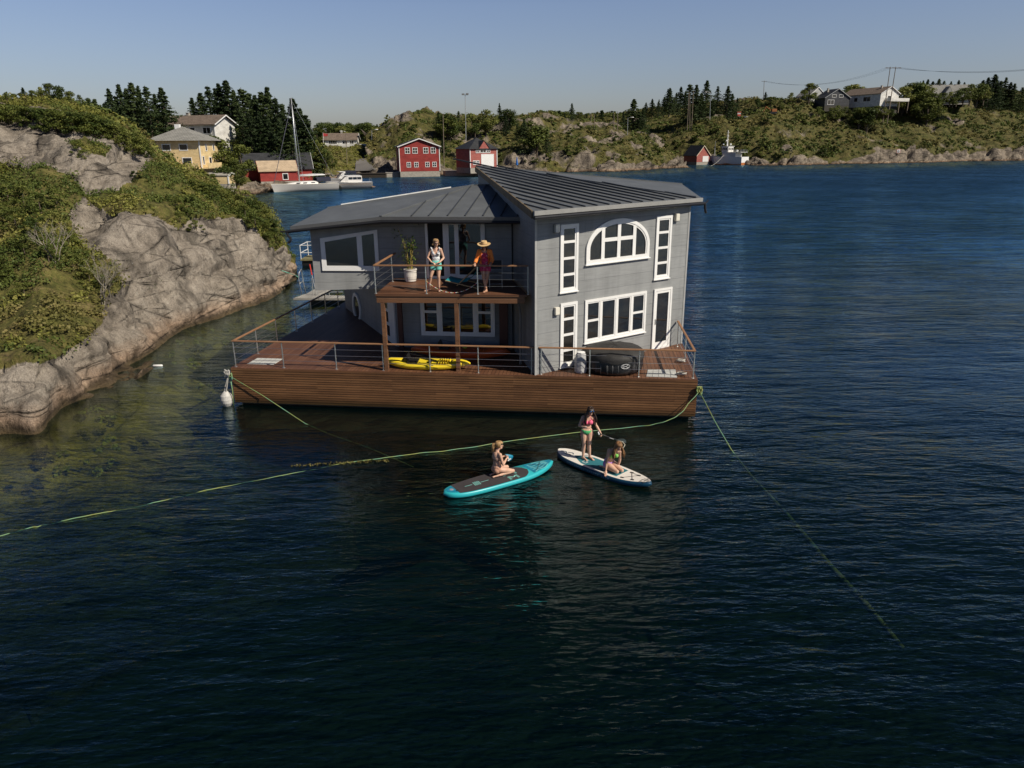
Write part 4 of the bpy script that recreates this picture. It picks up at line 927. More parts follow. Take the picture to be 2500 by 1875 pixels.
# rope coil on the right corner --------------------------------------------------
def coil(c,r,k,rad,col,label,squash=1):
    m=MB(); pts=[]
    g=random.Random(int(c.x*100)); 
    for i in range(k*14): a=i/14*6.283; rr=r*(.8+.2*math.sin(i*.37)); pts.append(c+V((rr*math.cos(a),rr*math.sin(a)*.8,i/14*rad*1.2*squash)))
    m.tube(pts,rad,6); m.smooth=True; o=m.build('rope_coil',col); tag(o,label,'rope'); return o
M_ROPEG=mat('grey_rope',(.45,.43,.38),.8,bump=.5,bscale=60); M_ROPET=mat('teal_rope',(.16,.50,.38),.75,var=.35,scale=12,bump=.5,bscale=60)
pr_=rc.lerp(rw,.47); coil(V((pr_.x-.16,pr_.y-.1,DZ+.03)),.15,4,.018,M_ROPEG,'grey rope coil by the middle post of the right hand railing')
coil(V((rc.x-.28,rc.y+.35,DZ+.03)),.17,3,.018,M_ROPEG,'grey rope coil just inside the right front corner of the deck')
# fender and lines on the left corner --------------------------------------------
fc=GZ(545,966,.26); fc=V((fl.x-.27,fl.y-.02,.06)); root=thing('fender','white ball fender hanging in the water at the left corner','fender',fc)
m=MB(); m.lathe(fc,[(.03,-.12),(.14,-.07),(.20,.05),(.215,.17),(.19,.30),(.11,.40),(.045,.47),(.035,.56)],20); m.smooth=True; m.build('ball',mat('grubby_white',(.52,.50,.46),.55,var=.4,scale=5),root)
m=MB(); m.tube([fc+V((0,0,.54)),fc+V((.08,.0,.8)),V((fl.x-.03,fl.y-.05,DZ-.1))],.016,6); m.build('lanyard',M_ROPEG,root)
def sag(a,b,d,n=16): return [a.lerp(b,i/n)-V((0,0,d*4*(i/n)*(1-i/n))) for i in range(n+1)]
def knot(m,c,r,rad,seed):
    g=random.Random(seed); pts=[c+V((r*g.uniform(-1,1),r*g.uniform(-1,1)*.7,r*1.3*g.uniform(-1,1))) for _ in range(16)]
    P_=np.array([[*p] for p in pts]); Q_=catmull(P_,np.linspace(0,15,90)); m.tube([V(q) for q in Q_],rad,6)
kL=V((fl.x-.03,fl.y-.07,1.06)); kR=V((fr.x+.05,fr.y-.06,1.0))
def yrope(): 
    t=NT('green_line'); n=t.noise(t.coord('Object'),2.2,4,.7); geo=t.node('NewGeometry'); sx=t.node('SeparateXYZ'); t.link(geo.outputs['Position'],sx.inputs[0])
    c=t.ramp(n,[(.35,(.14,.34,.24)),(.5,(.20,.31,.13)),(.62,(.28,.30,.08)),(.75,(.14,.12,.035))])
    d=t.ramp(t.math('MULTIPLY',sx.outputs['Z'],-1),[(0,.9),(.04,.5),(.25,.36),(.9,.22)]); t.link(t.mix(c,d,1,'MULTIPLY'),t.b.inputs['Base Color']); t.set(.7); return t.m  # underwater dimming put into the rope colour by height
M_LINE=yrope()
m=MB(); m.smooth=True; knot(m,kL,.10,.02,3); 
m.tube([kL,GZ(640,965,.42),GZ(745,1034,0.01),GZ(800,1058,-.16),GZ(900,1093,-.5),GZ(1010,1140,-1.2)],.016,6)
m.tube([kL,kL+V((.03,-.03,-.5)),kL+V((.0,-.03,-1.1))],.02,6)
tag(m.build('mooring_line',M_LINE),'green mooring line running down from the left corner into the water','rope')
m=MB(); m.smooth=True; 
for k in range(3): m.tube(sag(kL+V((-.03,0,.18)),kL+V((-.20-.03*k,.0,-.05-.35*k)),.05,8),.022,6)
knot(m,kL+V((-.08,0,.12)),.12,.022,9); tag(m.build('rope_bundle',M_ROPEG),'pale grey rope bundle hanging off the left corner of the deck','rope')
s2=lambda x,y,z=0:GZ(x*1.1302,y*1.1302,z)
m=MB(); m.smooth=True; knot(m,kR,.10,.022,5)
P_=[kR,s2(1470,893,.45),s2(1425,914,.20),s2(1372,922,.06),s2(1250,934,.03),s2(1100,953,.02),s2(1000,969,.02),s2(900,980,.02),s2(815,991,.015),s2(740,1001,.0),s2(690,1012,-.02),s2(620,1025,.0),s2(530,1043,-.012),s2(450,1058,.006),s2(400,1071,-.03),s2(340,1084,.004),s2(285,1098,-.04),s2(225,1107,.012),s2(150,1122,.015),s2(110,1132,-.05),s2(75,1138,.012),s2(30,1150,-.04),s2(0,1158,.0),s2(-200,1210,-.1)]
Q_=catmull(np.array([[*p] for p in P_]),np.linspace(0,len(P_)-1,190)); pts=[V(q)+V((noise.noise(V((i*.31,0,0)))*.035,noise.noise(V((0,i*.31,0)))*.05,0)) for i,q in enumerate(Q_)]
m.tube(pts,.0135,6); tag(m.build('floating_line',M_LINE),'long yellow-green line floating from the right corner to the left edge','rope')
m=MB(); wb=s2(740,1001,0); vs,ff=leaf_quads(np.array([[wb.x+dx,wb.y+dx*.12,.02] for dx in np.linspace(-1.3,1.2,14)]),np.tile([.14,.1,.025],(14,1)),14,.06,seed=3)
o=arr_mesh('seaweed_on_line',vs,ff,mat('brown_weed',(.10,.085,.02),.7,var=.5)); tag(o,'brown weed tangled round the floating line','seaweed',kind='stuff')
m=MB(); m.smooth=True; m.tube([kR,s2(1545,912,.48),s2(1580,972,.0),s2(1620,1025,-.12),s2(1700,1112,-.25),s2(1790,1220,-.4),s2(1870,1305,-.6),s2(1950,1400,-1.2)],[.016,.016,.018,.035,.055,.07,.07,.05],6)
knot(m,kR+V((.0,0,.02)),.09,.02,8); tag(m.build('mooring_line',M_LINE),'green mooring line leading down from the right corner beneath the sea','rope')
# white float drifting in the shallows
p=GZ(385,893,.03); m=MB(); m.smooth=True; m.tube([p+V((-.2,0,0)),p+V((-.17,0,0)),p+V((.17,.01,0)),p+V((.2,.01,0))],[.02,.05,.05,.02],8); tag(m.build('float',M_WHITE),'small white float drifting in the weedy shallows','float')
# ---------------------------------------------------------------- floating dock behind the house
zz=lambda x,y:(680+x/7.54,560+y/7.54)
def DP(x,y,z=.42): a=zz(x,y); return GZ(a[0],a[1],z)
root=thing('floating_dock','weathered plank jetty with metal ladder behind the houseboat','jetty',(-9,38,0))
M_GREYW=wood_mat('grey_planks',(.34,.32,.28),(.42,.40,.35),(.08,.07,.06),w=2.5,h=.15,ms=.01)
a,b=DP(270,1265),DP(1235,1270); c,d=DP(1235,1225),DP(440,1190)
m=MB(); m.prism([a,b,V((b.x,c.y,0)),V((a.x+.35,d.y,0))],.30,.42); m.build('deck',M_GREYW,root,uvrot=R(90))
e0=DP(500,1190);e1=DP(720,1190);e2=DP(960,1080);e3=DP(760,1080)
m=MB(); m.prism([e0,e1,V((e2.x+1.0,e2.y+3.5,0)),V((e3.x,e3.y+3.5,0))],.28,.41); m.build('gangway',M_GREYW,root)
m=MB(); m.box(((a.x+b.x)/2+.6,(a.y+d.y)/2,.08),((b.x-a.x)*.8,.9,.42)); m.build('float_tank',M_CONC,root)
lx=DP(430,1200); lx2=DP(500,1170)
m=MB(); m.smooth=True
for q in (lx,lx2): pass
m.tube([lx,lx+V((-.10,0,.9)),lx+V((-.05,.02,1.25)),lx.lerp(lx2,.5)+V((-.02,.05,1.42)),lx2+V((-.12,0,1.2)),lx2+V((-.08,0,.7)),lx2],.022,8); m.tube([lx+V((-.07,0,.62)),lx2+V((-.08,0,.72))],.018,6); m.build('ladder',M_GALV,root)
for x in (640,720,870,935):
    q=DP(x,1215); m=MB(); m.tube([q,q+V((0,0,1.0))],.02,6); m.build('post',M_GALV,root)
q=DP(945,1190); q2=DP(1190,1190); m=MB(); m.beam(q+V((0,0,.12)),q2+V((0,0,.12)),.05,.05); m.build('rail',M_GALV,root)
q=DP(705,1215); m=MB(); m.cur=0; m.tube([q,q+V((-.20,.1,1.15))],.022,6); m.cur=1; m.tube([q+V((-.20,.1,1.152)),q+V((-.28,.14,1.75))],.035,8); tag(m.build('marker_pole',[M_GALV,mat('red_tape',(.6,.05,.03),.5)]),'thin metal pole with a red top leaning on the jetty','pole')
# work raft farther out
ra=DP(400,545,.5); root=thing('work_raft','small dark floating raft with a white rail and ropes','raft',(ra.x+1.2,ra.y+1,0))
m=MB(); w_=3.4; m.box((ra.x+w_/2,ra.y+1.1,.42),(w_,2.2,.12)); m.build('deck',mat('mossy_deck',(.20,.18,.09),.8,var=.4,scale=4),root)
m=MB(); m.box((ra.x+w_/2,ra.y+1.1,.1),(w_-.15,2.0,.5)); m.build('float_tank',M_BLACK,root)
m=MB()
for z in (.95,1.5): m.tube([(ra.x+.05,ra.y+.05,z),(ra.x+w_-.05,ra.y+.05,z)],.025,6); m.tube([(ra.x+.05,ra.y+.05,z),(ra.x+.05,ra.y+2.15,z)],.025,6)
m.tube([(ra.x+.05,ra.y+2.15,1.5),(ra.x+w_-.05,ra.y+2.15,1.5)],.025,6)
for x,y in ((.05,.05),(.05,2.15),(1.6,2.15),(w_-.05,2.15),(w_-.05,.05)): m.tube([(ra.x+x,ra.y+y,.48),(ra.x+x,ra.y+y,1.52)],.028,6)
m.build('railing',M_WHITE,root)
m=MB(); cx,cy=ra.x+.95,ra.y+1.0; m.cur=0; m.lathe((cx,cy,.48),[(.16,0),(.13,.35),(.17,.36),(.15,.75)],14); m.cur=1; m.lathe((cx,cy,1.23),[(.2,0),(.2,.42),(.05,.45)],14)
tag(m.build('bollard',[mat('rusty_iron',(.22,.08,.04),.8,var=.4),M_WHITE]),'rusty bollard with a white cap on the work raft','bollard')
m=MB(); m.smooth=True; a_=V((ra.x+.1,ra.y+.2,.5)); m.tube([DP(370,890,1.2)]+[DP(x,y,z) for x,y,z in ((320,850,1.1),(240,825,.9),(150,790,1.0),(60,760,1.2))],.02,6); tag(m.build('shore_line',M_ROPET),'teal line tied from the jetty ladder to the rock','rope')
# ---------------------------------------------------------------- houses
M_RED=wood_mat('red_boards',(.30,.035,.03),(.36,.05,.04),(.14,.02,.018),w=5,h=.16,ms=.012,rough=.7)
M_REDP=wood_mat('faded_red_boards',(.38,.11,.09),(.44,.14,.11),(.2,.05,.04),w=5,h=.16,ms=.012,rough=.7)
M_YEL=wood_mat('yellow_boards',(.76,.58,.30),(.80,.62,.33),(.48,.35,.17),w=5,h=.16,ms=.012,rough=.6)
M_WHB=wood_mat('white_boards',(.70,.68,.63),(.74,.72,.67),(.45,.44,.4),w=5,h=.17,ms=.012,rough=.6)
M_GRB=wood_mat('grey_boards',(.40,.40,.38),(.45,.45,.42),(.25,.25,.24),w=5,h=.17,ms=.012,rough=.6)
M_DKB=wood_mat('dark_boards',(.05,.05,.055),(.07,.07,.075),(.02,.02,.02),w=5,h=.17,ms=.012)
M_TILE=wood_mat('brown_tiles',(.17,.13,.10),(.22,.17,.13),(.08,.06,.05),w=.4,h=.3,ms=.03,rough=.8)
M_SLATE=wood_mat('grey_slates',(.24,.23,.21),(.30,.29,.26),(.12,.12,.11),w=.5,h=.35,ms=.03,rough=.8)
M_DROOF=wood_mat('dark_roofing',(.03,.032,.035),(.045,.046,.05),(.015,.015,.015),w=1.,h=.4,ms=.02,rough=.6)
M_TAN=wood_mat('tan_corrugated',(.47,.36,.24),(.51,.39,.27),(.32,.24,.15),w=60,h=.25,ms=.03,rough=.6)
M_STONE=mat('foundation_stone',(.36,.33,.28),.85,var=.3,scale=2,bump=.4)
M_CURT=mat('curtain',(.4,.38,.34),.8)
def house(name,label,cat,org,rz,w,d,h,rise,wall,roof,side='R',ridge='x',over=.45,wins=(),chim=(),base=.0,hip=False,trim=M_WHITE,corner=True,drop=3.0,gmat=None,group=None):
    """org = the near corner; x runs away from it along the front, y to the back"""
    sx=-1 if side=='R' else 1
    M=Matrix.Translation(org)@Matrix.Rotation(rz,4,'Z'); root=thing(name,label,cat,org,group)
    x0,x1=(-w,0) if side=='R' else (0,w)
    m=MB(M); 
    if ridge=='x': prof=[(0,base),(d,base),(d,h),(d/2,h+rise if not hip else h),(0,h)]
    m.add([(x0,0,base),(x1,0,base),(x1,d,base),(x0,d,base),(x0,0,h),(x1,0,h),(x1,d,h),(x0,d,h)],[(0,1,5,4),(1,2,6,5),(2,3,7,6),(3,0,4,7)])
    if not hip:
        if ridge=='x': m.add([(x0,0,h),(x0,d,h),(x0,d/2,h+rise),(x1,0,h),(x1,d,h),(x1,d/2,h+rise)],[(0,2,1),(3,4,5)])
        else: xm=(x0+x1)/2; m.add([(x0,0,h),(x1,0,h),(xm,0,h+rise),(x0,d,h),(x1,d,h),(xm,d,h+rise)],[(0,1,2),(3,5,4)])
    wl_=m.build('wall',wall,root)
    m=MB(M); m.add([(x0+.03,.03,-drop),(x1-.03,.03,-drop),(x1-.03,d-.03,-drop),(x0+.03,d-.03,-drop),(x0+.03,.03,base),(x1-.03,.03,base),(x1-.03,d-.03,base),(x0+.03,d-.03,base)],[(0,1,5,4),(1,2,6,5),(2,3,7,6),(3,0,4,7)]); m.build('foundation',gmat or M_STONE,root)
    m=MB(M); o=over; t=.14
    if hip:
        e=[(x0-o,-o,h-.12),(x1+o,-o,h-.12),(x1+o,d+o,h-.12),(x0-o,d+o,h-.12)]; q=min(w,d)/2
        r0=(x0+q if w>=d else (x0+x1)/2,d/2 if w>=d else q,h+rise); r1=(x1-q if w>=d else (x0+x1)/2,d/2 if w>=d else d-q,h+rise)
        if abs(w-d)<.5: r1=(r0[0]+.01,r0[1],r0[2])
        m.add(e+[r0,r1],[(0,1,5,4),(1,2,5),(2,3,4,5),(3,0,4),(3,2,1,0)])
    elif ridge=='x':
        k=o*rise/(d/2)
        for y0,ya,yb in ((0,-o,d/2),(0,d+o,d/2)):
            a=[(x0-o,ya,h-k),(x1+o,ya,h-k),(x1+o,d/2,h+rise),(x0-o,d/2,h+rise)]; b=[(p[0],p[1],p[2]+t) for p in a]; m.add(a+b,[(3,2,1,0),(4,5,6,7),(0,1,5,4),(1,2,6,5),(3,0,4,7)])
    else:
        xm=(x0+x1)/2; k=o*rise/(w/2)
        for xa in (x0-o,x1+o):
            a=[(xa,-o,h-k),(xm,-o,h+rise),(xm,d+o,h+rise),(xa,d+o,h-k)]; b=[(p[0],p[1],p[2]+t) for p in a]; m.add(a+b,[(3,2,1,0),(4,5,6,7),(0,1,5,4),(2,3,7,6),(3,0,4,7)])
    rf_=m.build('roof',roof,root,uvrot=rz)
    if trim and not hip:
        if ridge=='x':
            for xx in (x0-o-.02,x1+o+.02):
                m=MB(M); k_=h-o*rise/(d/2)+.02; m.beam((xx,-o,k_),(xx,d/2+.05,h+rise+.02),.05,.24); m.beam((xx,d+o,k_),(xx,d/2-.05,h+rise+.02),.048,.24); m.build('barge_board',trim,root)
        else:
            m=MB(M); xm=(x0+x1)/2; m.beam((x0-o,-o-.02,h-o*rise/(w/2)+.02),(xm+.05,-o-.02,h+rise+.02),.05,.24); m.beam((x1+o,-o-.02,h-o*rise/(w/2)+.02),(xm-.05,-o-.02,h+rise+.02),.048,.24); m.build('barge_board',trim,root)
    if corner and trim:
        for xx in (x0,x1): m=MB(M); m.box((xx,-.0,(h+base)/2),(.20,.20,h-base)); m.build('corner_board',trim,root)
    for kx,ky in chim: m=MB(M); m.box((kx,ky,h+rise*.9),(.7,.7,1.7)); m.box((kx,ky,h+rise*.9+.88),(.82,.82,.1)); m.build('chimney',M_STONE,rf_)
    for wn_ in wins:
        f,u,z,ww,hh=wn_[:5]; kind=wn_[5] if len(wn_)>5 else 'w'; nb=wn_[6] if len(wn_)>6 else 1
        if f=='F': F=Face(M@V((x0,0,0)),M@V((x1,0,0))); 
        elif f=='R': F=Face(M@V((x1,0,0)),M@V((x1,d,0)))
        else: F=Face(M@V((x0,d,0)),M@V((x0,0,0)))
        z+=org[2]; m=MB(); fw=.13
        F.ring(m,u-ww/2,u+ww/2,z,z+hh,fw,.005,.07)
        for k in range(1,nb+1 if kind=='x' else nb): 
            if kind=='x': break
            q=u-ww/2+ww*k/nb; F.box(m,q-.05,q+.05,z+fw,z+hh-fw,.005,.06)
        if kind=='x': F.box(m,u-.045,u+.045,z+fw,z+hh-fw,.005,.06); F.box(m,u-ww/2+fw,u-.045,z+hh/2-.04,z+hh/2+.04,.005,.058); F.box(m,u+.045,u+ww/2-fw,z+hh/2-.04,z+hh/2+.04,.005,.058)
        if kind=='door': F.box(m,u-ww/2+fw,u+ww/2-fw,z,z+hh-fw,.005,.05); m.build('door',M_WHITE,root); continue
        fr_=m.build('window',trim if trim in (M_WHITE,) else M_WHITE,root); p=MB(); F.pane(p,u-ww/2+fw,u+ww/2-fw,z+fw,z+hh-fw,.03); p.build('pane',M_GLASS,fr_)
    return root,M
def at(x,y,D): return GD(x,y,D)
# yellow house
o=at(494,414,150); r,M=house('yellow_house','yellow two storey house with hipped grey roof on the shore','house',o,R(0),9.5,9.5,5.5,2.6,M_YEL,M_SLATE,'R',hip=True,over=.9,base=.3,chim=[],
 wins=[('F',1.2+1.9,3.55,1.7,1.25),('F',6.4,3.55,1.7,1.25),('F',3.1,1.0,1.7,1.1),('F',6.8,.9,1.9,1.4,'w',1),('R',3.2,3.4,.9,1.3),('R',7.0,3.5,.9,1.2),('R',1.2,.9,.9,1.6),('R',4.6,1.,1.3,1.3),('R',7.8,1.4,.9,1.0)])
m=MB(M); m.box((-6.0+3,-.9,.2),(6.,1.6,.12)); m.box((-3.0,-1.72,.72),(6.1,.08,1.0)); m.box((.9,2.5,.2),(1.6,7.0,.12)); m.box((1.72,2.4,.72),(.08,6.9,1.0)); m.build('balcony',M_YEL,r)
m=MB(M); m.box((-5.6,4.6,7.6),(.9,.9,1.8)); m.build('chimney',M_WHITE,r)
# white house above it
o=at(527,341,182); r,M=house('white_house','white house with brown roof and blank sunlit gable uphill from the yellow one','house',o,R(-14),13.5,8.2,3.6,1.9,M_WHB,M_TILE,'R',over=.7,base=-.2,drop=3,chim=[(-9.6,4.2)],
 wins=[('F',3.2,.9,3.6,2.0,'w',3),('F',7.6,1.3,1.5,1.5),('F',11.4,1.3,2.2,1.5,'w',2)])
m=MB(M); m.box((-8.5,-1.2,-.1),(13,2.2,.15)); m.box((-8.5,-2.28,.45),(13,.08,1.0)); m.build('veranda',M_WHB,r)
m=MB(M); m.box((.02,4.1,-1.8),(.06,7.9,3.2)); m.build('basement_wall',M_WHB,r)
# shed below, barn and boathouse
o=at(559,449,141); house('yellow_shed','low pale yellow shed under green bushes at the water','shed',o,R(0),4.6,3.5,1.5,.35,M_YEL,M_STONE,'R',over=.15,base=.0,trim=M_WHITE,drop=1.5)
o=at(621,440,168); house('dark_roofed_barn','long red barn with black roof behind the tan roofed boathouse','barn',V((at(577,440,170).x,170,.9)),R(20),16.5,8.5,2.9,3.2,M_RED,M_DROOF,'L',over=.4,base=.1,trim=M_WHITE,corner=False)
o=GZ(638,451.5,.5); house('boathouse','red boathouse with corrugated tan roof beside the sailboat mast','boathouse',o,R(24),7.8,5.2,3.0,1.9,M_RED,M_TAN,'L',over=.35,base=.7,trim=M_RED,corner=False,wins=[('F',5.3,.95,1.25,1.4)])
# white house in the distance
o=at(871,357,300); r,M=house('white_house','distant white bungalow with long balcony above the cove road','house',o,R(4),12,8,2.6,2.2,M_WHB,M_TILE,'R',over=.6,base=0,chim=[(-6,4)],wins=[('F',3.,.8,3.2,1.4,'w',4),('F',7.6,.8,2,1.3,'w',2),('F',10.2,.8,1.6,1.3,'w',2)])
m=MB(M); m.box((-4,-1.4,-.2),(17,3,.3)); m.box((-4,-2.9,.4),(17,.1,.9)); m.build('balcony',M_WHB,r)
for x in (-10,-6.5,-3,0,3.5): m=MB(M); m.box((x,-2.7,-1.5),(.35,.35,2.6)); m.build('post',M_WHITE,r)
# red house on the quay
o=at(977,419,214); r,M=house('red_house','red house with eight small white windows on the quay','house',o,R(14),11.2,8.5,6.7,2.0,M_RED,M_DROOF,'L',ridge='y',over=.5,base=.0,trim=M_WHITE,drop=1.5,
 wins=[('F',x,4.75,1.45,1.65,'x') for x in (2.3,4.4,7.4,9.5)]+[('F',x,1.1,1.2,1.4,'x') for x in (2.5,4.6,7.7,9.7)])
o=at(1148.5,410,212); r,M=house('red_garage_house','faded red house with white garage door and dark hipped roof','house',o,R(30),8.4,8.8,5.1,2.9,M_REDP,M_DROOF,'L',over=.5,base=0,trim=M_WHITE,drop=1.5,hip=True,
 wins=[('F',2.35,3.9,1.2,1.2,'x'),('F',4.05,3.9,1.9,1.2,'w',2),('F',5.7,3.9,1.2,1.2,'x'),('F',1.3,.8,.95,1.15,'x'),('F',2.35,.8,.95,1.15,'x'),('F',5.4,.0,4.0,3.6,'door')])
m=MB(M); m.add([(2.7,-.35,5.1),(5.7,-.35,5.1),(4.2,-.35,7.0),(4.2,3.2,7.0)],[(0,1,2)]); m.build('gablet',M_REDP,r); m=MB(M); m.add([(2.4,-.5,4.95),(4.2,-.5,7.2),(4.2,3.6,7.2),(2.4,3.,4.95),(6.0,-.5,4.95),(6.0,3.,4.95)],[(0,1,2,3),(1,4,5,2)]); m.build('gablet_roof',M_DROOF,r)
# quays and road
def quay(px0,px1,ytop,h,dep,label,D=None,mat_=M_STONE):
    a=GZ(px0,ytop[0]+ (h*8),0); 
    a=GZ(px0,ytop[1],.0); b=GZ(px1,ytop[2],.0); m=MB(); F=Face(a,b); F.box(m,0,F.L,-1.5,h,-dep,0); F.box(m,-.1,F.L+.1,h,h+.18,-dep,.12); tag(m.build('quay',mat_),label,'quay')
quay(943,1000,(421,433.,432.),1.15,5,'concrete quay in front of the red house with eight windows')
quay(1087,1180,(417,429.5,428),1.2,6,'concrete quay in front of the faded red garage house')
quay(868,942,(423,434,433.5),1.0,3,'dark timber pier at the foot of the road',mat_=mat('dark_timber',(.05,.04,.03),.8))
rd=[((866,420),(917,418)),((868,412),(910,409)),((868,403),(900,400)),((870,396),(895,393)),((874,390),(896,388))]
m=MB(); L_=[];R_=[]
for a,b in rd:
    for l,(x,y) in ((L_,a),(R_,b)):
        p=hit(x,y) or GZ(x,y,1); l.append(p)
n=40; P_=catmull(np.array([[*p] for p in L_]),np.linspace(0,len(L_)-1,n)); Q_=catmull(np.array([[*p] for p in R_]),np.linspace(0,len(R_)-1,n))
rows=[]
for k in range(n):
    a=V(P_[k]);b=V(Q_[k]); row=[]
    for i in range(9): q=a.lerp(b,i/8); row.append(V((q.x,q.y,max(q.z,ground(q.x,q.y))+.25)))
    rows.append(row)
m.loft(rows,closed=False,cap=False); tag(m.build('road',mat('asphalt',(.13,.12,.11),.9,var=.15),shade=True),kind='structure')
# ---------------------------------------------------------------- poles, lamps, flag, parasol, wires
M_POLE=mat('weathered_pole',(.20,.16,.12),.85,var=.3)
def pole(xt,yt,xb,yb,D,r,label,name='utility_pole',cat='pole',arm=None,lamp=0,mat_=None,group=None,ins_=True):
    b=at(xb,yb,D); t=at(xt,yt,D); b.z=min(b.z,ground(b.x,b.y)+.5)-.5; root=thing(name,label,cat,b,group); m=MB(); m.tube([b,t],[r,r*.7],8); m.build('shaft',mat_ or M_POLE,root)
    if arm: m=MB(); m.beam(t+V((-arm,0,-.3)),t+V((arm,0,-.3)),.15,.15); m.build('crossarm',M_POLE,root)
    if lamp: 
        m=MB(); m.smooth=True; m.tube([t,t+V((lamp*.6,0,.25)),t+V((lamp,0,.25))],.06,6); m.build('arm',M_GALV,root)
        m=MB(); m.ball(t+V((lamp*1.15,0,.2)),(.5,.22,.16)); m.build('lamp_head',M_WHITE,root)
    return root,t
pole(1081.5,278,1082,345,232,.13,'bare pole rising between the two red houses')
r,t=pole(1135.7,231,1136,283,268,.16,'tall floodlight mast on top of the rocky hill','light_mast','mast',mat_=M_GALV)
m=MB(); m.box(t+V((-.7,-.2,.1)),(.9,.4,.5)); m.box(t+V((.7,-.2,.2)),(.9,.4,.5)); m.beam(t+V((-1,0,-.1)),t+V((1,0,-.1)),.12,.12); m.build('floodlights',mat('lamp_grey',(.2,.2,.2),.5),r)
for x,y0,y1,lb in ((1443,276,322,'left pole of the pair on the wooded saddle behind the hill'),(1451,280,322,'right pole of the pair on the wooded saddle behind the hill'),(1499,277,312,'thin pole left of the street lamp at the saddle'),(1508,272,314,'taller thin pole just left of the street lamp')): pole(x,y0,x,y1,300,.14,lb)
pole(1533,288,1532,324,300,.09,'street lamp on the slope below the dark spruces','street_lamp','lamp',lamp=1.6,mat_=M_GALV)
pole(908,318,907,346,262,.09,'street lamp left of the rocky hill near the bungalow','street_lamp','lamp',lamp=1.4,mat_=M_GALV)
pole(844,322,845.5,376,240,.10,'pole with lamp in front of the distant white bungalow','street_lamp','lamp',lamp=-1.2,mat_=M_POLE)
pole(1682,224,1679,296,345,.16,'leaning wooden pole, left of the three above the boathouse','utility_pole','pole')
pole(1684,226,1686,292,346,.16,'wooden pole, middle of the three above the boathouse','utility_pole','pole')
pole(1693,222,1690,290,347,.16,'wooden pole, right of the three above the boathouse','utility_pole','pole')
pole(1735,226,1735,266,350,.10,'street lamp on the ridge between spruces','street_lamp','lamp',lamp=-1.8,mat_=M_GALV)
_,t0=pole(1865.7,197,1865,236,385,.15,'distant bare pole on the skyline of the far hill',arm=1.2)
_,t1=pole(2173.6,163,2157,284,352,.22,'left leg of the tall twin power pole by the white house',arm=0)
_,t2=pole(2187,163,2168.5,280,352,.22,'right leg of the tall twin power pole by the white house',arm=0)
m=MB(); m.beam(t1+V((-2.2,-.2,-.5)),t2+V((2.4,-.2,-.5)),.22,.22); tag(m.build('crossarm',M_POLE),'wooden crossbeam joining the tall twin power pole','crossarm')
m=MB(); far=at(2700,146,300); 
wl3=[]
for dz,k in ((0,-2),(0,.8),(0,3.5)):
    a=t1+V((k,-.2,-.25)); b=V((far.x,far.y+k*2,far.z)); m=MB(); m.tube(sag(a,b,3.0,20),.035,4); tag(m.build('power_line',mat('wire',(.08,.08,.08),.5)),'one of the thin black wires running right from the twin power pole','wire',group='wires right of the twin pole')
for k in (-1,0,1):
    a=t1+V((k*1.5,0,-.25)); b=t0+V((k,0,-.2)); m=MB(); m.tube(sag(a,b,4.0,20),.03,4); tag(m.build('power_line',mat('wire',(.08,.08,.08),.5)),'one of the thin wires strung between the twin pole and skyline pole','wire',group='wires left of the twin pole')
b=at(789.5,356,270); t=at(788.5,324,270); root=thing('flagpole','white flagpole with a small red flag near the bungalow','flagpole',b); m=MB(); m.tube([b-V((0,0,1)),t],[.1,.05],6); m.build('pole',M_WHITE,root)
m=MB(); f=t+V((.05,0,-.1)); m.add([f,f+V((1.0,.1,-.25)),f+V((1.6,0,-.2)),f+V((1.5,0,-1.0)),f+V((.9,.1,-1.15)),f+V((0,0,-1.1))],[(0,1,2,3,4,5)]); m.build('flag',mat('flag_red',(.45,.05,.05),.8),root)
b=at(1262,410,205); b.z=max(b.z,ground(b.x,b.y)); root=thing('parasol','closed blue parasol at the foot of the rocks','parasol',b); m=MB(); m.tube([b,b+V((0,0,2.9))],.04,6); m.build('pole',M_WHITE,root)
m=MB(); m.lathe(b,[(.34,.75),(.30,1.2),(.20,2.0),(.09,2.7),(.02,2.85)],10); m.build('canopy',mat('blue_canvas',(.02,.13,.42),.8,var=.3),root)
# ---------------------------------------------------------------- boats
def hull_rings(L,Bm,H,n=18,stern=.8,draft=.5,flare=.35,sheer=.35,bowrake=.1):
    rings=[]
    for i in range(n+1):
        u=i/n; x=-L/2+L*u
        b=Bm/2*(stern+(1-stern)*min(1,u*2.2))*max(.015,1-max(0,(u-.45)/.55)**2.3); top=H*(1+sheer*max(0,(u-.35)/.65)**1.6)
        ring=[]
        for k in range(9):
            s=k/8*2-1; a=abs(s)
            z=-draft+(top+draft)*a**1.0 if a>0 else -draft; 
            y=math.copysign(b*(a**.45 if a>0 else 0)*(1-flare*(1-a)*0.6),s)
            xx=x+bowrake*L*max(0,(u-.75)/.25)*(z/H if z>0 else z/H*1.5)*.6
            ring.append((xx,y,z))
        rings.append(ring)
    return rings
def boat_frame(pb,ps,zw=0): # bow px, stern px on the water
    b=GZ(*pb,0); s=GZ(*ps,0); c=(b+s)/2; a=math.atan2(b.y-s.y,b.x-s.x); return c,a,(b-s).length
M_GEL=mat('white_gelcoat',(.72,.70,.66),.3,var=.06)
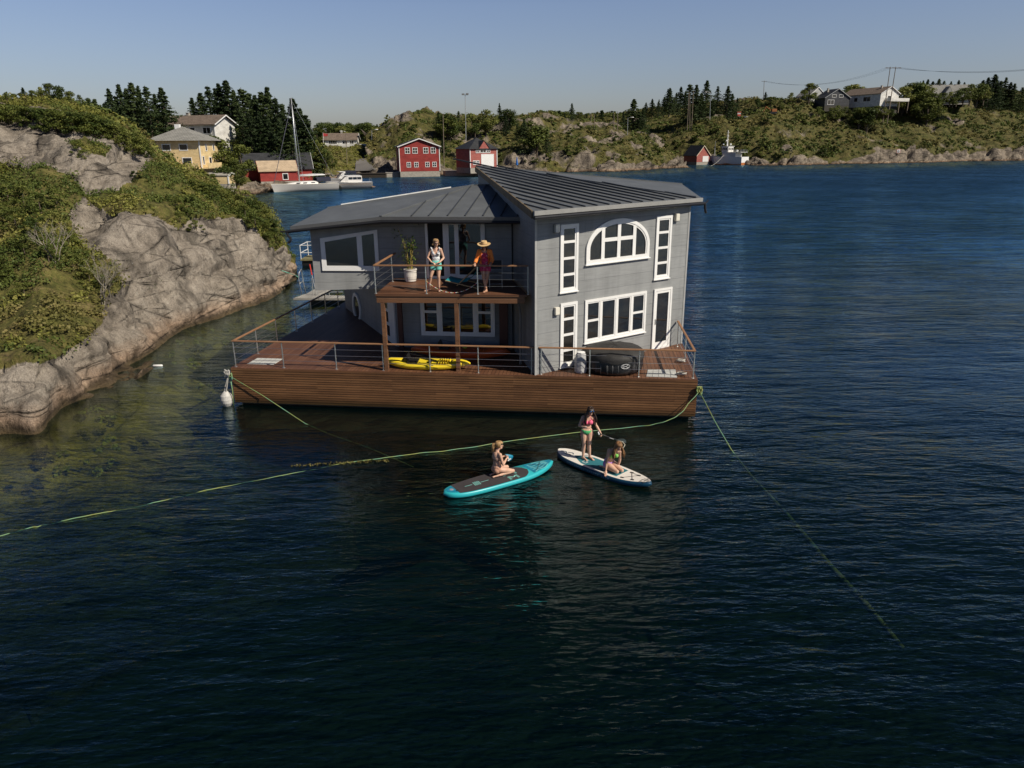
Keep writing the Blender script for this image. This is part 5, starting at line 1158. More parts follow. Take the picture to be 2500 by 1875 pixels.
# sloop
wl0=GZ(672,469,0); ws=GZ(822,462,0)
c,a,L=boat_frame((671,469),(822,463)); L=12.8; M=Matrix.Translation(c)@Matrix.Rotation(a,4,'Z'); root=thing('sailboat','white sloop with bare mast and furled sail moored by the boathouse','sailboat',c)
m=MB(M); rg=hull_rings(L,3.7,1.35,20,.82,.5,.2,.12,.06); m.loft(rg,closed=False,cap=False); m.add([rg[0][k] for k in range(9)],[tuple(range(9))]); h_=m.build('hull',M_GEL,root,shade=True)
m=MB(M)
rows=[[ (r[0][0],r[0][1]*1.0,r[0][2]-.02),(r[0][0],0,r[0][2]+.06),(r[8][0],r[8][1],r[8][2]-.02)] for r in rg]; m.loft(rows,closed=False,cap=False); m.build('deck',mat('cream_deck',(.62,.58,.50),.6),root)
m=MB(M); m.smooth=True; m.loft([[(x,y*w,1.38+z*hh) for y,z in ((-1,0),(-.8,.9),(0,1.05),(.8,.9),(1,0))] for x,w,hh in ((-2.2,1.15,.5),(-.5,1.15,.5),(1.8,1.0,.42),(3.6,.55,.15),(4.2,.3,.02))],closed=False,cap=False); m.build('cabin',M_GEL,root)
for x in (-1.2,.4,1.8):
    for s in (-1,1): m=MB(M); m.box((x,s*1.08,1.62),(.75,.10,.14)); m.build('cabin_window',M_GLASS,root)
for x in (-3.6,.2,4.0): m=MB(M); m.box((x,-1.76 if x<3 else -1.35,.82),(.5,.3,.12)); m.build('hull_window',M_GLASS,root)
m=MB(M); m.smooth=True; m.tube([(1.2,0,1.6),(1.35,0,17.4)],[.12,.08],8); 
for z in (7,12): m.tube([(1.2,-.8,z),(1.25,.8,z)],.03,5)
m.build('mast',mat('mast_alloy',(.55,.56,.57),.35,metal=.6),root)
m=MB(M); m.smooth=True; m.tube([(1.15,0,2.9),(-4.1,0,3.0)],.10,8); m.build('boom',M_WHITE,root)
m=MB(M); m.smooth=True; m.tube([(1.0,0,3.10),(-1.5,0,3.14),(-3.8,0,3.10)],[.10,.12,.08],8); m.build('furled_sail',mat('sailcloth',(.66,.66,.66),.8),root)
m=MB(M); m.loft([[(x,y*1.05,1.75+z*.85) for y,z in ((-1,0),(-.95,.8),(0,1.05),(.95,.8),(1,0))] for x in (-2.0,-2.6,-4.9)],closed=False,cap=False); m.build('sprayhood',mat('navy_canvas',(.012,.014,.03),.8),root,shade=True)
m=MB(M); m.tube([(L/2-.1,0,1.6),(1.35,0,16.6)],.055,6); m.build('forestay',mat('furled_jib',(.10,.10,.13),.8),root)
for y in (-1.7,1.7): m=MB(M); m.tube([(.9,y,1.45),(1.25,y*.5,12),(1.34,0,16.8)],.02,4); m.build('shroud',M_STEEL,root)
m=MB(M); m.tube([(-L/2+.1,0,1.5),(1.33,0,17)],.02,4); m.build('backstay',M_STEEL,root)
m=MB(M); m.add([(-L/2+.02,-1.2,1.25),(-L/2+.02,1.2,1.25),(-L/2-.9,.8,.1),(-L/2-.9,-.8,.1)],[(0,1,2,3)]); m.build('transom_step',M_GEL,root)
# cabin cruiser
def cruiser(pb,ps,L,label,hi,seed,dx=0):
    c,a,_=boat_frame(pb,ps); M=Matrix.Translation(c)@Matrix.Rotation(a,4,'Z'); root=thing('motorboat',label,'motorboat',c)
    m=MB(M); rg=hull_rings(L,3.3,1.25,18,.92,.4,.3,.25,.08); m.loft(rg,closed=False,cap=False); m.add([rg[0][k] for k in range(9)],[tuple(range(9))]); m.build('hull',M_GEL,root,shade=True)
    rows=[[(r[0][0],r[0][1],r[0][2]-.02),(r[0][0],0,r[0][2]+.05),(r[8][0],r[8][1],r[8][2]-.02)] for r in rg]; m=MB(M); m.loft(rows,closed=False,cap=False); m.build('deck',M_GEL,root)
    m=MB(M); m.loft([[(x+z*sh,y*w,1.25+z) for y,z in ((-1,0),(-.9,hh),(.9,hh),(1,0))] for x,w,hh,sh in ((-L*.26,1.35,hi,.0),(L*.06,1.35,hi,.0),(L*.13,1.2,hi*.98,-.2),(L*.24,1.0,.12,.0))],closed=True); m.build('cabin',M_GEL,root)
    for x in (-.2,-.1,.0):
        for s in (-1,1): m=MB(M); m.box((L*x,s*1.30,1.25+hi*.66),(L*.085,.12,hi*.34)); m.build('cabin_window',M_GLASS,root)
    m=MB(M); m.box((-L*.02,0,1.3+hi),(L*.42,2.5,.10)); m.build('cabin_roof',M_GEL,root,bevel=.03)
    m=MB(M); m.box((0,-1.63,.95),(L*.9,.06,.08)); m.box((0,1.63,.95),(L*.9,.06,.08)); m.build('rub_strake',mat('brown_strake',(.2,.14,.1),.6),root)
    for x in (.02,.08): m=MB(M); m.lathe((L*x,-1.62,.55),[(.1,0),(.1,.12)],8); m.build('porthole',M_GLASS,root)
    m=MB(M); m.tube([(-L*.47,-1.2,1.3),(-L*.47,-1.2,2.1),(-L*.47,1.2,2.1),(-L*.47,1.2,1.3)],.025,5); m.build('stern_rail',M_STEEL,root)
    m=MB(M); m.tube([(L*.18,-1.2,1.5),(L*.18,-1.2,2.0),(L*.45,-.4,2.15),(L*.45,.4,2.15),(L*.18,1.2,2.0)],.02,5); m.build('bow_rail',M_STEEL,root)
    m=MB(M); m.box((-L*.52,0,.25),(.7,2.4,.12)); m.build('bathing_platform',mat('teak',(.25,.15,.08),.7),root)
    return M,root
M,r_=cruiser((818,461),(893,459),9.0,'white cabin cruiser moored just behind the sailboat stern',1.3,1)
M,r_=cruiser((812,452),(872,450),7.5,'second white cruiser with dark canopy hidden behind the first',1.6,2)
m=MB(M); m.box((-1.2,0,2.6),(2.6,2.6,1.0)); m.build('canopy',mat('navy_canvas',(.012,.014,.03),.8),r_,bevel=.15)
def dinghy(px,py,rz,L,label,z=0,col=None,motor=True,name='rowing_boat',cat='boat'):
    c=GZ(px,py,z) if z is not None else px; M=Matrix.Translation(c)@Matrix.Rotation(rz,4,'Z'); root=thing(name,label,cat,c)
    m=MB(M); rg=hull_rings(L,1.7,.55,12,.85,.2,.2,.3,.06); m.loft(rg,closed=False,cap=False); m.add([rg[0][k] for k in range(9)],[tuple(range(9))]); m.build('hull',col or M_GEL,root,shade=True)
    m=MB(M); 
    for x in (-.25,.1): m.box((L*x,0,.38),(.25,1.4,.04))
    m.build('thwart',mat('bench_grey',(.4,.4,.38),.6),root)
    if motor: m=MB(M); m.box((-L*.53,0,.65),(.35,.4,.45)); m.box((-L*.53,0,.2),(.16,.14,.7)); m.build('outboard',mat('motor_grey',(.35,.35,.36),.4),root,bevel=.04)
    return root
dinghy(908,430.5,R(190),4.6,'small white outboard boat tied at the dark timber pier')
dinghy(1648,402,R(10),4.2,'small white rowing boat left of the far red boathouse',motor=False)
# fishing vessel
st=GZ(1818,403,0); hd=R(126); L=19.5; c=st+V((math.cos(hd),math.sin(hd),0))*L/2; M=Matrix.Translation(c)@Matrix.Rotation(hd,4,'Z'); root=thing('fishing_boat','white fishing vessel with square stern and orange boot stripe','fishing boat',c)
m=MB(M); rg=[]
for i in range(21):
    u=i/20; x=-L/2+L*u; b=2.6*(.86+.14*min(1,u*3))*max(.02,1-max(0,(u-.55)/.45)**2.2); top=3.1+(.9 if .22<u<.5 else 0)*math.sin(math.pi*(u-.22)/.28 if .22<u<.5 else 0)+1.5*max(0,(u-.5)/.5)**1.8-.3*math.sin(math.pi*min(1,u*4)) *0
    ring=[]
    for y,z in ((-1,1),(-1,.5),(-.98,.16),(-.9,0),(-.7,-.25),(0,-.45),(.7,-.25),(.9,0),(.98,.16),(1,.5),(1,1)):
        zz_=top*z; rk=max(0,(u-.7)/.3)*zz_*.35; ring.append((x+rk,b*y*(1 if z>.3 else 1-.25*max(0,u-.4)),zz_))
    rg.append(ring)
m.loft(rg,closed=False,cap=False); m.add(rg[0],[tuple(range(11))]); 
h_=m.build('hull',mat('white_hull',(.78,.78,.77),.45,var=.06),root)
m=MB(M); F=None
m.add([(-L/2-.02,-2.23,-.2),(-L/2-.02,2.23,-.2),(-L/2-.02,2.26,.95),(-L/2-.02,-2.26,.95)],[(0,1,2,3)]); 
for s in (-1,1):
    ra_=[(r[2][0] if s<0 else r[8][0],(r[2][1] if s<0 else r[8][1])+s*.02,.75) for r in rg]; rb_=[(r[3][0] if s<0 else r[7][0],(r[3][1] if s<0 else r[7][1])+s*.04,-.1) for r in rg]; m.loft([ra_,rb_],closed=False,cap=False)
m.build('boot_stripe',mat('orange_antifouling',(.45,.16,.05),.6),root)
m=MB(M); m.loft([[(r[0][0],r[0][1]*.97,2.35 if i<14 else 2.6),(r[10][0],r[10][1]*.97,2.35 if i<14 else 2.6)] for i,r in enumerate(rg)],closed=False,cap=False); m.build('deck',mat('grey_deck',(.2,.2,.19),.8),root)
m=MB(M); m.box((-3.2,0,3.6),(6.6,3.9,2.4)); m.build('deckhouse',M_GEL,root,bevel=.05)
m=MB(M); m.box((-5.8,0,4.85),(6.5,4.3,.12)); m.build('shelter_deck',M_WHITE,root)
m=MB(M); m.box((-.9,0,5.9),(3.2,3.4,2.2)); wh=m.build('wheelhouse',M_GEL,root,bevel=.08)
for y in (-1.1,0,1.1): m=MB(M); m.box((-2.53,y,6.1),(.06,.65,.7)); m.build('window',M_GLASS,wh)
for x in (-1.8,-.9,0):
    for s in (-1,1): m=MB(M); m.box((x,s*1.73,6.1),(.6,.06,.7)); m.build('window',M_GLASS,wh)
m=MB(M); m.box((-.9,0,7.08),(3.7,3.9,.14)); m.build('wheelhouse_roof',M_WHITE,root)
m=MB(M); m.tube([(-.6,0,7),(-.5,0,13.2)],[.28,.10],8)
for z,w_ in ((9.6,.8),(11,1.0),(12.4,.7)): m.box((-.5,0,z),(.7,w_,.12)); 
m.build('mast',M_WHITE,root)
for p_,r2 in (((-.5,.55,9.2),.3),((.6,.9,7.9),.32),((-1.6,-.8,7.8),.35)): m=MB(M); m.ball(p_,r2); m.build('radar_dome',M_WHITE,root)
m=MB(M); m.tube([(5.6,0,2.4),(5.4,0,9.2)],[.14,.06],6); m.tube([(5.0,.5,2.5),(5.45,0,6.5)],.05,5); m.tube([(5.0,-.5,2.5),(5.45,0,6.5)],.05,5); m.build('fore_mast',M_GALV,root)
m=MB(M)
for s in (-1,1):
    for z in (5.3,5.7): m.tube([(-8.9,s*2.0,z),(-2.8,s*2.0,z)],.04,4)
    for x in (-8.9,-7.4,-5.9,-4.4,-2.9): m.tube([(x,s*2.0,4.9),(x,s*2.0,5.72)],.04,4)
for z in (5.3,5.7): m.tube([(-8.9,-2,z),(-8.9,2,z)],.04,4)
m.build('railing',M_GALV,root)
m=MB(M); m.ball((-6.0,.6,5.35),(.6,.45,.45)); m.build('life_raft',M_WHITE,root)
m=MB(M); m.box((2.8,0,3.2),(1.6,1.6,1.2)); m.box((4.3,.6,3.0),(1.,1.,.9)); m.build('winch',mat('winch_green',(.15,.28,.2),.6),root)
p0=M@V((-1.5,2.65,3.9)); m=MB(); m.tube(sag(p0,GZ(1735,405.5,0),.6,12),.06,5); tag(m.build('mooring_rope',M_ROPEG),'pale rope from the fishing vessel slanting down into the sea','rope')
# far boathouse and float
o=GZ(1700.5,399,.6); house('boathouse','small red gable boathouse left of the fishing vessel','boathouse',o,R(22),6.2,9,3.2,3.6,M_REDP,M_DROOF,'L',ridge='y',over=.35,base=.5,trim=mat('cream_trim',(.6,.52,.38),.6),corner=False,wins=[('F',4.2,.6,2.8,2.2,'door')])
a=GZ(1833,402,.0); b=GZ(1886,401.5,0); m=MB(); F=Face(a,b); F.box(m,0,F.L,-.1,.55,-3,0); r=m.build('floating_jetty',mat('jetty_wood',(.2,.15,.11),.8)); tag(r,'low floating jetty behind the stern of the fishing vessel','jetty')
for k in (2.,3.2,6.8): m=MB(); m.ball(F.pt(k,.2,.25),(.35,.3,.35)); tag(m.build('red_float',mat('red_buoy',(.55,.05,.03),.5)),'red float hanging along the edge of the floating jetty','float',group='red floats on the jetty')
m=MB(); F.box(m,3.8,5.6,.555,2.1,-2.4,-.9); F.box(m,3.75,5.65,2.1,2.18,-2.45,-.85); F.box(m,3.76,5.64,1.2,1.3,-.9,-.86); tag(m.build('crate',mat('pale_crate',(.40,.38,.24),.7)),'pale square crate standing on the floating jetty','crate')
# houses on the far ridge
DR=372
o=at(2033,262,DR+6); house('grey_house','tall pale gabled house with stone roof, leftmost on the far ridge','house',V((at(1988,262,DR).x,DR+8,o.z)),R(22),10.5,8.5,5.5,3.8,M_GRB,M_SLATE,'L',ridge='y',over=.3,base=0,trim=M_WHITE,corner=False,drop=6,chim=[(5,3)])
o=at(2013,258,DR-4); house('dark_house','black gabled house with grey windows beside the white one on the ridge','house',o,R(10),12.5,9,3.6,3.8,M_DKB,M_DROOF,'L',ridge='y',over=.5,base=0,trim=mat('grey_trim',(.35,.36,.36),.6),corner=False,drop=2.5,gmat=mat('dark_footing',(.06,.055,.045),.9),wins=[('F',4.4,3.6,2.2,1.3),('F',8.,3.6,2.2,1.3),('F',3.,.4,3.4,2.2,'w',2)],chim=[(4,5)])
o=at(2147,259,DR-12); r,M=house('white_house','long white house with brown roof and side balcony behind twin poles','house',o,R(-66),22,11.5,5.6,2.9,M_WHB,M_TILE,'R',over=.6,base=0,trim=M_WHITE,corner=False,drop=3,gmat=mat('dark_footing',(.06,.055,.045),.9),wins=[('F',3.8,2.4,2.2,2.0),('F',8.2,2.4,2.2,2.0),('F',14.5,2.3,4.2,2.2,'w',2),('R',5.5,3.0,2.2,1.6)],chim=[(-4,4.5)])
m=MB(M); m.box((1.6,9.,2.1),(3.0,12,.25)); m.box((3.1,9.,2.8),(.1,12,1.2)); m.box((1.6,3.,2.8),(3.0,.1,1.2)); m.build('balcony',M_WHB,r)
for y in (3.2,9,14.8): m=MB(M); m.box((2.9,y,-.5),(.3,.3,5)); m.build('post',M_POLE,r)
o=at(2256,250,DR+12); r,M=house('grey_roofed_house','house with wide pale slate roof and dormer gable among trees on the ridge','house',o,R(-8),21,10,1.4,6.6,M_WHB,M_SLATE,'L',over=.5,base=0,trim=M_WHITE,corner=False,drop=1.2,chim=[(8,5),(15,5)])
m=MB(M); m.add([(7,-.6,1.2),(14,-.6,1.2),(10.5,-.6,7.2),(7,5,1.2),(14,5,1.2),(10.5,5,7.2)],[(0,1,2),(0,2,5,3),(1,4,5,2)]); m.build('dormer',M_SLATE,r); m=MB(M); m.add([(7.8,-.7,.6),(13.2,-.7,.6),(13.2,-.7,2.2),(10.5,-.7,6.6),(7.8,-.7,2.2)],[(0,1,2,3,4)]); m.build('gable_wall',M_GRB,r)
# things on the slope
p=hit(2191,377) or at(2191,377,300); sg=thing('warning_sign','white square sign with a black symbol on the right hand shore','sign',p)
m=MB(); m.box(p+V((0,-.5,1.3)),(1.5,.06,1.5)); m.build('board',mat('sign_red',(.5,.05,.05),.5),sg); m=MB(); m.box(p+V((0,-.55,1.3)),(1.25,.05,1.25)); m.build('panel',M_WHITE,sg)
m=MB(); q=p+V((0,-.60,1.3)); m.beam(q+V((0,0,-.42)),q+V((0,0,.40)),.1,.03,up=(0,1,0)); m.beam(q+V((-.28,0,.22)),q+V((.28,0,.22)),.09,.03,up=(0,1,0)); m.tube([q+V((.4*math.cos(t_),0,-.02+.40*math.sin(t_))) for t_ in [math.pi+math.pi*k/10 for k in range(11)]],.05,5); m.build('anchor_symbol',M_BLACK,sg)
p=hit(1803,283) or at(1803,283,350); root=thing('kiosk','tiny red and white hut on the far slope','hut',p); m=MB(); m.box(p+V((0,0,.6)),(1.5,1.5,1.7)); m.build('wall',M_WHITE,root); m=MB(); m.box(p+V((0,0,1.6)),(1.8,1.8,.3)); m.build('roof',mat('hut_red',(.5,.07,.05),.6),root)
m=MB(); m.box(p+V((0,-.78,.3)),(1.52,.05,.8)); m.build('red_panel',mat('hut_red',(.5,.07,.05),.6),root)
p=hit(1822,287) or at(1822,287,350); dinghy(p,None,R(60),5,'white and red boat laid up on the far slope',z=None,motor=False,name='stored_boat')
p=hit(1887,278) or at(1887,278,350); root=thing('excavator','small orange digger parked below the ridge','excavator',p); m=MB(); m.box(p+V((0,0,.5)),(3.2,2,.8)); m.build('tracks',M_BLACK,root); m=MB(); m.box(p+V((.3,0,1.5)),(2.2,1.8,1.3)); m.build('cab',mat('digger_orange',(.30,.11,.03),.5),root,bevel=.1); m=MB(); m.beam(p+V((-1,0,1.6)),p+V((-3.4,0,3.2)),.3,.3); m.beam(p+V((-3.4,0,3.2)),p+V((-4.4,0,1.0)),.25,.25); m.build('boom',mat('digger_orange',(.30,.11,.03),.5),root)
p=hit(2226,255) or at(2226,255,370); m=MB(); m.add([p+V(v) for v in ((-1.6,-1,-.5),(1.6,-1,-.5),(1.6,1.5,-.5),(-1.6,1.5,-.5),(0,0,3.2))],[(0,1,4),(1,2,4),(2,3,4),(3,0,4)]); tag(m.build('tent',M_WHITE),'little white tent between the trees on the ridge','tent')
# ---------------------------------------------------------------- tree planting
SPR=[make_spruce(12,s,(1,.8,1,.66,.9)[s-1]) for s in (1,2,3,4,5)]
BRD=[make_broad(7,s,M_LEAF,.45,22,110,.34) for s in (11,12)]+[make_broad(7,13,M_LEAFD,.42,22,110,.34)]
BSH=[make_broad(2.2,s,M_LEAF,.62,14,90,.13,False,'bush',.15) for s in (21,22)]+[make_broad(2.2,23,M_LEAFD,.66,14,90,.13,False,'bush',.15)]
FB=[make_broad(4,s,mm,.62,14,60,.42,False,'bush',.12) for s,mm in ((31,M_LEAFD),(32,M_LEAF),(33,M_LEAFD))]
CNT={}
tg=random.Random(11)
used={}
def plant(kind,idx,loc,h,h0,label,group,sxy=1.0):
    protos={'s':SPR,'b':BRD,'u':BSH,'f':FB}[kind]; root,ch=protos[idx%len(protos)]; k=h/h0; sxy*=tg.uniform(.95,1.5) if kind=='s' else 1; sc=(k*sxy,k*sxy*tg.uniform(.9,1.1),k)
    rz=tg.uniform(0,6.28); key=(kind,idx%len(protos))
    if key not in used:
        used[key]=1; root.location=loc; root.rotation_euler=(0,0,rz); root.scale=sc; root['label']=label; root['group']=group; return root
    return copy_tree(root,ch,loc,rz,sc,label,group)
def pt_tree(kind,idx,x,yb,yt,D,label,group,sxy=1.,sink=.3):
    p=GD(x,yb,D); g_=ground(p.x,p.y,None) if False else ground(p.x,p.y,0); top=GD(x,yt,D).z
    z=g_ if abs(g_-p.z)<8 and g_>.2 else p.z; h=max(1.2,top-z+sink); return plant(kind,idx,V((p.x,p.y,z-sink)),h,{'s':12,'b':7,'u':2.2,'f':4}[kind],label,group,sxy)
G1='spruces standing behind the white house'
for i,(x,yt,yb,D) in enumerate([(239,240,300,150),(263,250,303,160),(278,215,305,168),(292,232,306,172),(304,204,308,170),(320,214,308,176),(335,199,310,172),(351,208,310,178),(370,207,312,170),(388,228,312,180),(407,212,315,172),(478,237,318,200),(500,226,318,205),(520,208,320,198),(536,214,322,206),(547,202,322,200),(565,194,330,198),(582,218,330,205),(604,213,345,195),(619,226,345,204),(633,230,350,198),(650,222,355,200),(667,211,365,195),(683,235,370,190),(700,252,372,195),(727,238,385,190),(742,262,390,186),(755,280,392,184),(596,262,345,186),(615,275,352,182),(640,270,365,186),(660,282,372,180),(690,290,380,178),(715,300,388,178)]):
    pt_tree('s',i,x,yb,yt,D,'dark spruce in the tall row on the left skyline' if x<430 else 'dark spruce in the dense stand right of the white house',  'spruces on the left skyline' if x<430 else 'spruces right of the white house',1.2)
for i,(x,yt,yb,D,k) in enumerate([(700,300,372,192,.8),(722,318,375,190,.8),(748,332,385,188,.8),(766,340,395,185,.9),(780,352,400,184,.9),(797,362,410,184,.8),(684,335,372,190,.8),(812,378,412,184,.7),(755,372,410,180,.9),(600,312,352,188,.8),(655,340,385,190,.8)]):
    pt_tree('b',i,x,yb,yt,D,'leafy tree on the slope above the sailboat','leafy trees above the sailboat',1.15*k)
for i,(x,yt,yb,D) in enumerate([(590,352,405,158),(572,390,425,146),(552,405,428,143),(520,424,434,141),(487,330,352,165),(510,330,352,168),(535,340,360,160),(450,422,434,138),(430,420,432,136),(582,405,434,152)]):
    pt_tree('b',i,x,yb,yt,D,'green tree or tall bush close around the yellow house','greenery around the yellow house',1.2)
# near headland
pt_tree('s',2,63,258,213,78,'small lone spruce at the top left corner of the headland','small spruce',1.5)
for i,(x,yt,yb,D) in enumerate([(128,203,268,64),(108,212,268,65),(150,209,275,64),(178,222,280,64),(20,226,258,64),(-10,222,258,62),(40,232,262,66),(200,236,285,68),(222,248,290,70),(85,232,265,64)]):
    pt_tree('b',i,x,yb,yt,D,'wind shaped leafy tree along the crest of the headland','trees on the headland crest',.95)
SIL=[(-80,234),(0,246),(110,258),(221,270),(266,288),(316,313),(352,336),(366,384),(440,420),(560,460)]
def sil(x):
    for (a,ya),(b,yb) in zip(SIL[:-1],SIL[1:]):
        if x<=b: return ya+(yb-ya)*(x-a)/(b-a)
    return 460
for k in range(230):
    x=tg.uniform(-60,545); y=sil(x)+tg.uniform(3,60 if x<380 else 40); p=hit(x,y)
    if not p or p.z<2 or p.y<47 or p.y>135: continue
    lim=GD(x,sil(x)-2,p.y).z-p.z; h=min(tg.uniform(1.0,2.3),lim)
    if h<.5: continue
    plant('u' if p.y<75 else 'f',k,p-V((0,0,.2)),h,2.2 if p.y<75 else 4,'leafy bush in the thicket behind the bare upper rock','bushes behind the upper rock',1.35)
for i,(x,y,h) in enumerate([(585,500,1.0),(600,510,1.1),(618,530,1.1),(635,540,1.2),(650,555,1.1),(662,575,1.0),(672,592,.9),(600,535,.9),(625,560,1.1),(645,580,1.0),(560,490,.8),(655,600,.8),(575,520,.7)]):
    p=hit(x,y); 
    if p: plant('u',i,p-V((0,0,.15)),h*1.25,2.2,'rounded green bush at the outer end of the headland','bushes at the headland tip',1.1)
for i,(x,y,h) in enumerate([(20,480,1.6),(60,500,1.5),(100,520,1.5),(140,500,1.3),(40,560,1.5),(90,580,1.4),(140,560,1.3),(170,600,1.1),(120,640,1.2),(180,660,1.2),(220,690,1.1),(255,700,1.0),(60,620,1.3),(10,540,1.4),(200,640,1.0),(480,560,.9),(440,540,.9),(460,530,.9),(20,680,1.0),(60,720,.9),(330,440,.9),(190,372,1.1),(205,385,.8),(470,500,1.0),(430,505,1.)]):
    p=hit(x,y)
    if p and p.z>.8: plant('u',i,p-V((0,0,.2)),h*.8,2.2,'dense juniper or rowan bush on the near slope','bushes on the near slope',1.25)
def bare_shrub(x,y,h,label,seed):
    p=hit(x,y); g=random.Random(seed); root=thing('bare_shrub',label,'shrub',p); 
    def br(m,a,d,L,r,n):
        b=a+d*L; mid=a.lerp(b,.5)+V((g.gauss(0,.05),g.gauss(0,.05),g.gauss(0,.03)))*L; m.tube([a,mid,b],[r,r*.8,r*.55],5,cap=False)
        if n>0:
            for _ in range(g.choice((2,3,3))):
                dd=(d+V((g.gauss(0,.55),g.gauss(0,.45),g.uniform(-.1,.5)))).normalized(); br(m,a.lerp(b,g.uniform(.45,1)),dd,L*g.uniform(.55,.8),r*.6,n-1)
    for k in range(4):
        m=MB(); br(m,p+V((g.uniform(-.1,.1),0,-.1)),V((g.uniform(-.45,.45),g.uniform(-.3,.3),1)).normalized(),h*.42,.028,4); m.build('stem',M_TWIG,root)
    cs=np.array([[g.gauss(0,h*.28),g.gauss(0,h*.2),h*g.uniform(.3,.8)] for _ in range(10)]); v,f=leaf_quads(cs,np.full((10,3),h*.16),14,.07,seed=seed); arr_mesh('sparse_leaves',v,f,M_LEAFD,root)
bare_shrub(140,650,2.3,'half dead grey shrub at the left on the slope',1)
bare_shrub(255,745,2.4,'half dead grey shrub in front of the big rock face',2)
# far lowland forest
for k in range(70):
    x=tg.uniform(1270,1545); D=tg.uniform(385,450); yt=tg.uniform(268,292) if x>1300 else tg.uniform(284,300)
    pt_tree('s' if tg.random()<.6 else 'b',k,x,330,yt,D,'tree of the forest edge on the low saddle in the distance','distant saddle forest',1.5)
for k in range(44):
    x=tg.uniform(765,940); D=tg.uniform(335,380); pt_tree('b' if tg.random()<.8 else 's',k,x,345,tg.uniform(298,322),D,'dark tree in the low wood behind the distant bungalow','wood behind the bungalow',1.3)
for i,(x,yt,yb,D) in enumerate([(1546,241,285,330),(1570,262,286,330),(1591,241,284,335),(1606,248,282,332),(1620,236,280,335),(1633,214,278,335),(1645,238,276,340),(1655,250,275,338),(1629,216,262,352),(1636,235,262,350),(1660,211,262,355),(1650,226,262,352),(1672,222,260,355),(1682,204,258,358),(1698,206,258,356),(1711,226,256,358),(1723,195,256,360),(1740,240,256,360),(1750,209,256,362),(1775,209,254,360),(1787,228,252,362),(1800,238,254,365),(1560,272,292,328),(1608,242,270,352),(1576,250,288,336)]):
    pt_tree('s',i,x,yb,yt,D,'dark spruce on the ridge right of the saddle','spruces on the middle ridge',1.35)
for i,(x,yt,yb,D) in enumerate([(2393,195,236,395),(2405,188,234,398),(2421,181,232,400),(2438,196,232,398),(2449,188,230,400),(2462,200,230,398),(2472,203,232,396),(2430,205,234,392),(2412,206,234,390),(2251,196,215,400),(2262,193,214,402),(2275,198,212,404),(2290,192,210,405),(2303,196,210,404),(2320,198,210,405),(2338,195,212,404),(2352,200,214,402),(1868,224,238,383),(2492,212,236,396),(2505,208,236,398)]):
    pt_tree('s',i,x,yb+6,yt,D,'spruce behind the slate roofed house at the right of the ridge' if x>2240 else 'little spruce by the skyline pole','spruces at the right end of the ridge' if x>2240 else 'little spruce',1.5)
pt_tree('b',0,1972,268,203,372,'large leaning broadleaf tree left of the pale gabled house','lone broadleaf tree',1.2); pt_tree('b',1,1930,268,226,372,'lower broadleaf tree left of the leaning one','lower broadleaf',1.3)
for i,(x,yt,yb,D) in enumerate([(2080,206,250,392),(2065,210,250,390),(2098,212,250,392),(2205,212,256,372),(2218,203,256,374),(2232,201,256,376),(2246,206,256,374),(2254,222,258,366),(2266,226,258,362),(2282,228,258,360),(2300,226,256,360),(2318,224,256,360),(2334,220,256,360),(2350,214,256,362),(2366,205,254,364),(2384,204,254,366),(2400,212,252,366),(2268,238,262,356),(2292,240,262,356),(2325,238,260,356),(1850,240,262,365),(1880,236,262,366),(1905,244,266,366),(2000,260,268,360),(2030,263,270,360),(2045,257,268,360),(2092,262,272,352),(2110,262,272,352),(2065,261,270,354),(2120,262,282,346),(2140,258,284,344),(2158,262,286,342),(2175,266,288,344),(2100,264,284,346),(2040,264,280,350)]):
    pt_tree('b',i+(2 if x>2250 else 0),x,yb,yt,D,'broadleaf tree or hedge around the houses on the far ridge','garden trees on the far ridge',1.3)
# shrubs scattered over both hills
for k in range(75):
    x=tg.uniform(930,1600); y=tg.uniform(290,400); p=hit(x,y)
    if not p or p.z<3 or p.y<200 or p.y>420: continue
    h=tg.uniform(.9,2.6); plant('f' if tg.random()<.85 else 's',k,p-V((0,0,.4)),h*(1 if tg.random()<.8 else 1.5),4,'low bush among the rocks of the middle hill','bushes on the middle hill',1.15)
for i,(x,yt,yb,D) in enumerate([(1071,272,288,270),(1092,280,292,262),(1098,276,330,262),(1120,270,284,272),(1186,268,290,270),(1243,266,292,280),(1235,276,292,280),(1150,277,288,270),(1160,300,330,250),(1280,288,340,250),(1295,296,340,252),(1310,305,342,250),(1335,315,350,250)]):
    pt_tree('b' if i%3 else 's',i,x,yb,yt,D,'bigger bush or small tree crowning the middle hill','small trees on the middle hill',1.4)
for k in range(110):
    x=tg.uniform(1560,2520); y=tg.uniform(265,395); p=hit(x,y)
    if not p or p.z<2.5 or p.y>450 or p.y<250: continue
    if x>2050 and y>365: continue
    h=tg.uniform(1.2,3.2)*(1.35 if x<2050 and y>300 else .75); plant('f',k,p-V((0,0,.5)),h,4,'rounded bush on the hillside across the water','bushes on the far hillside',1.25)
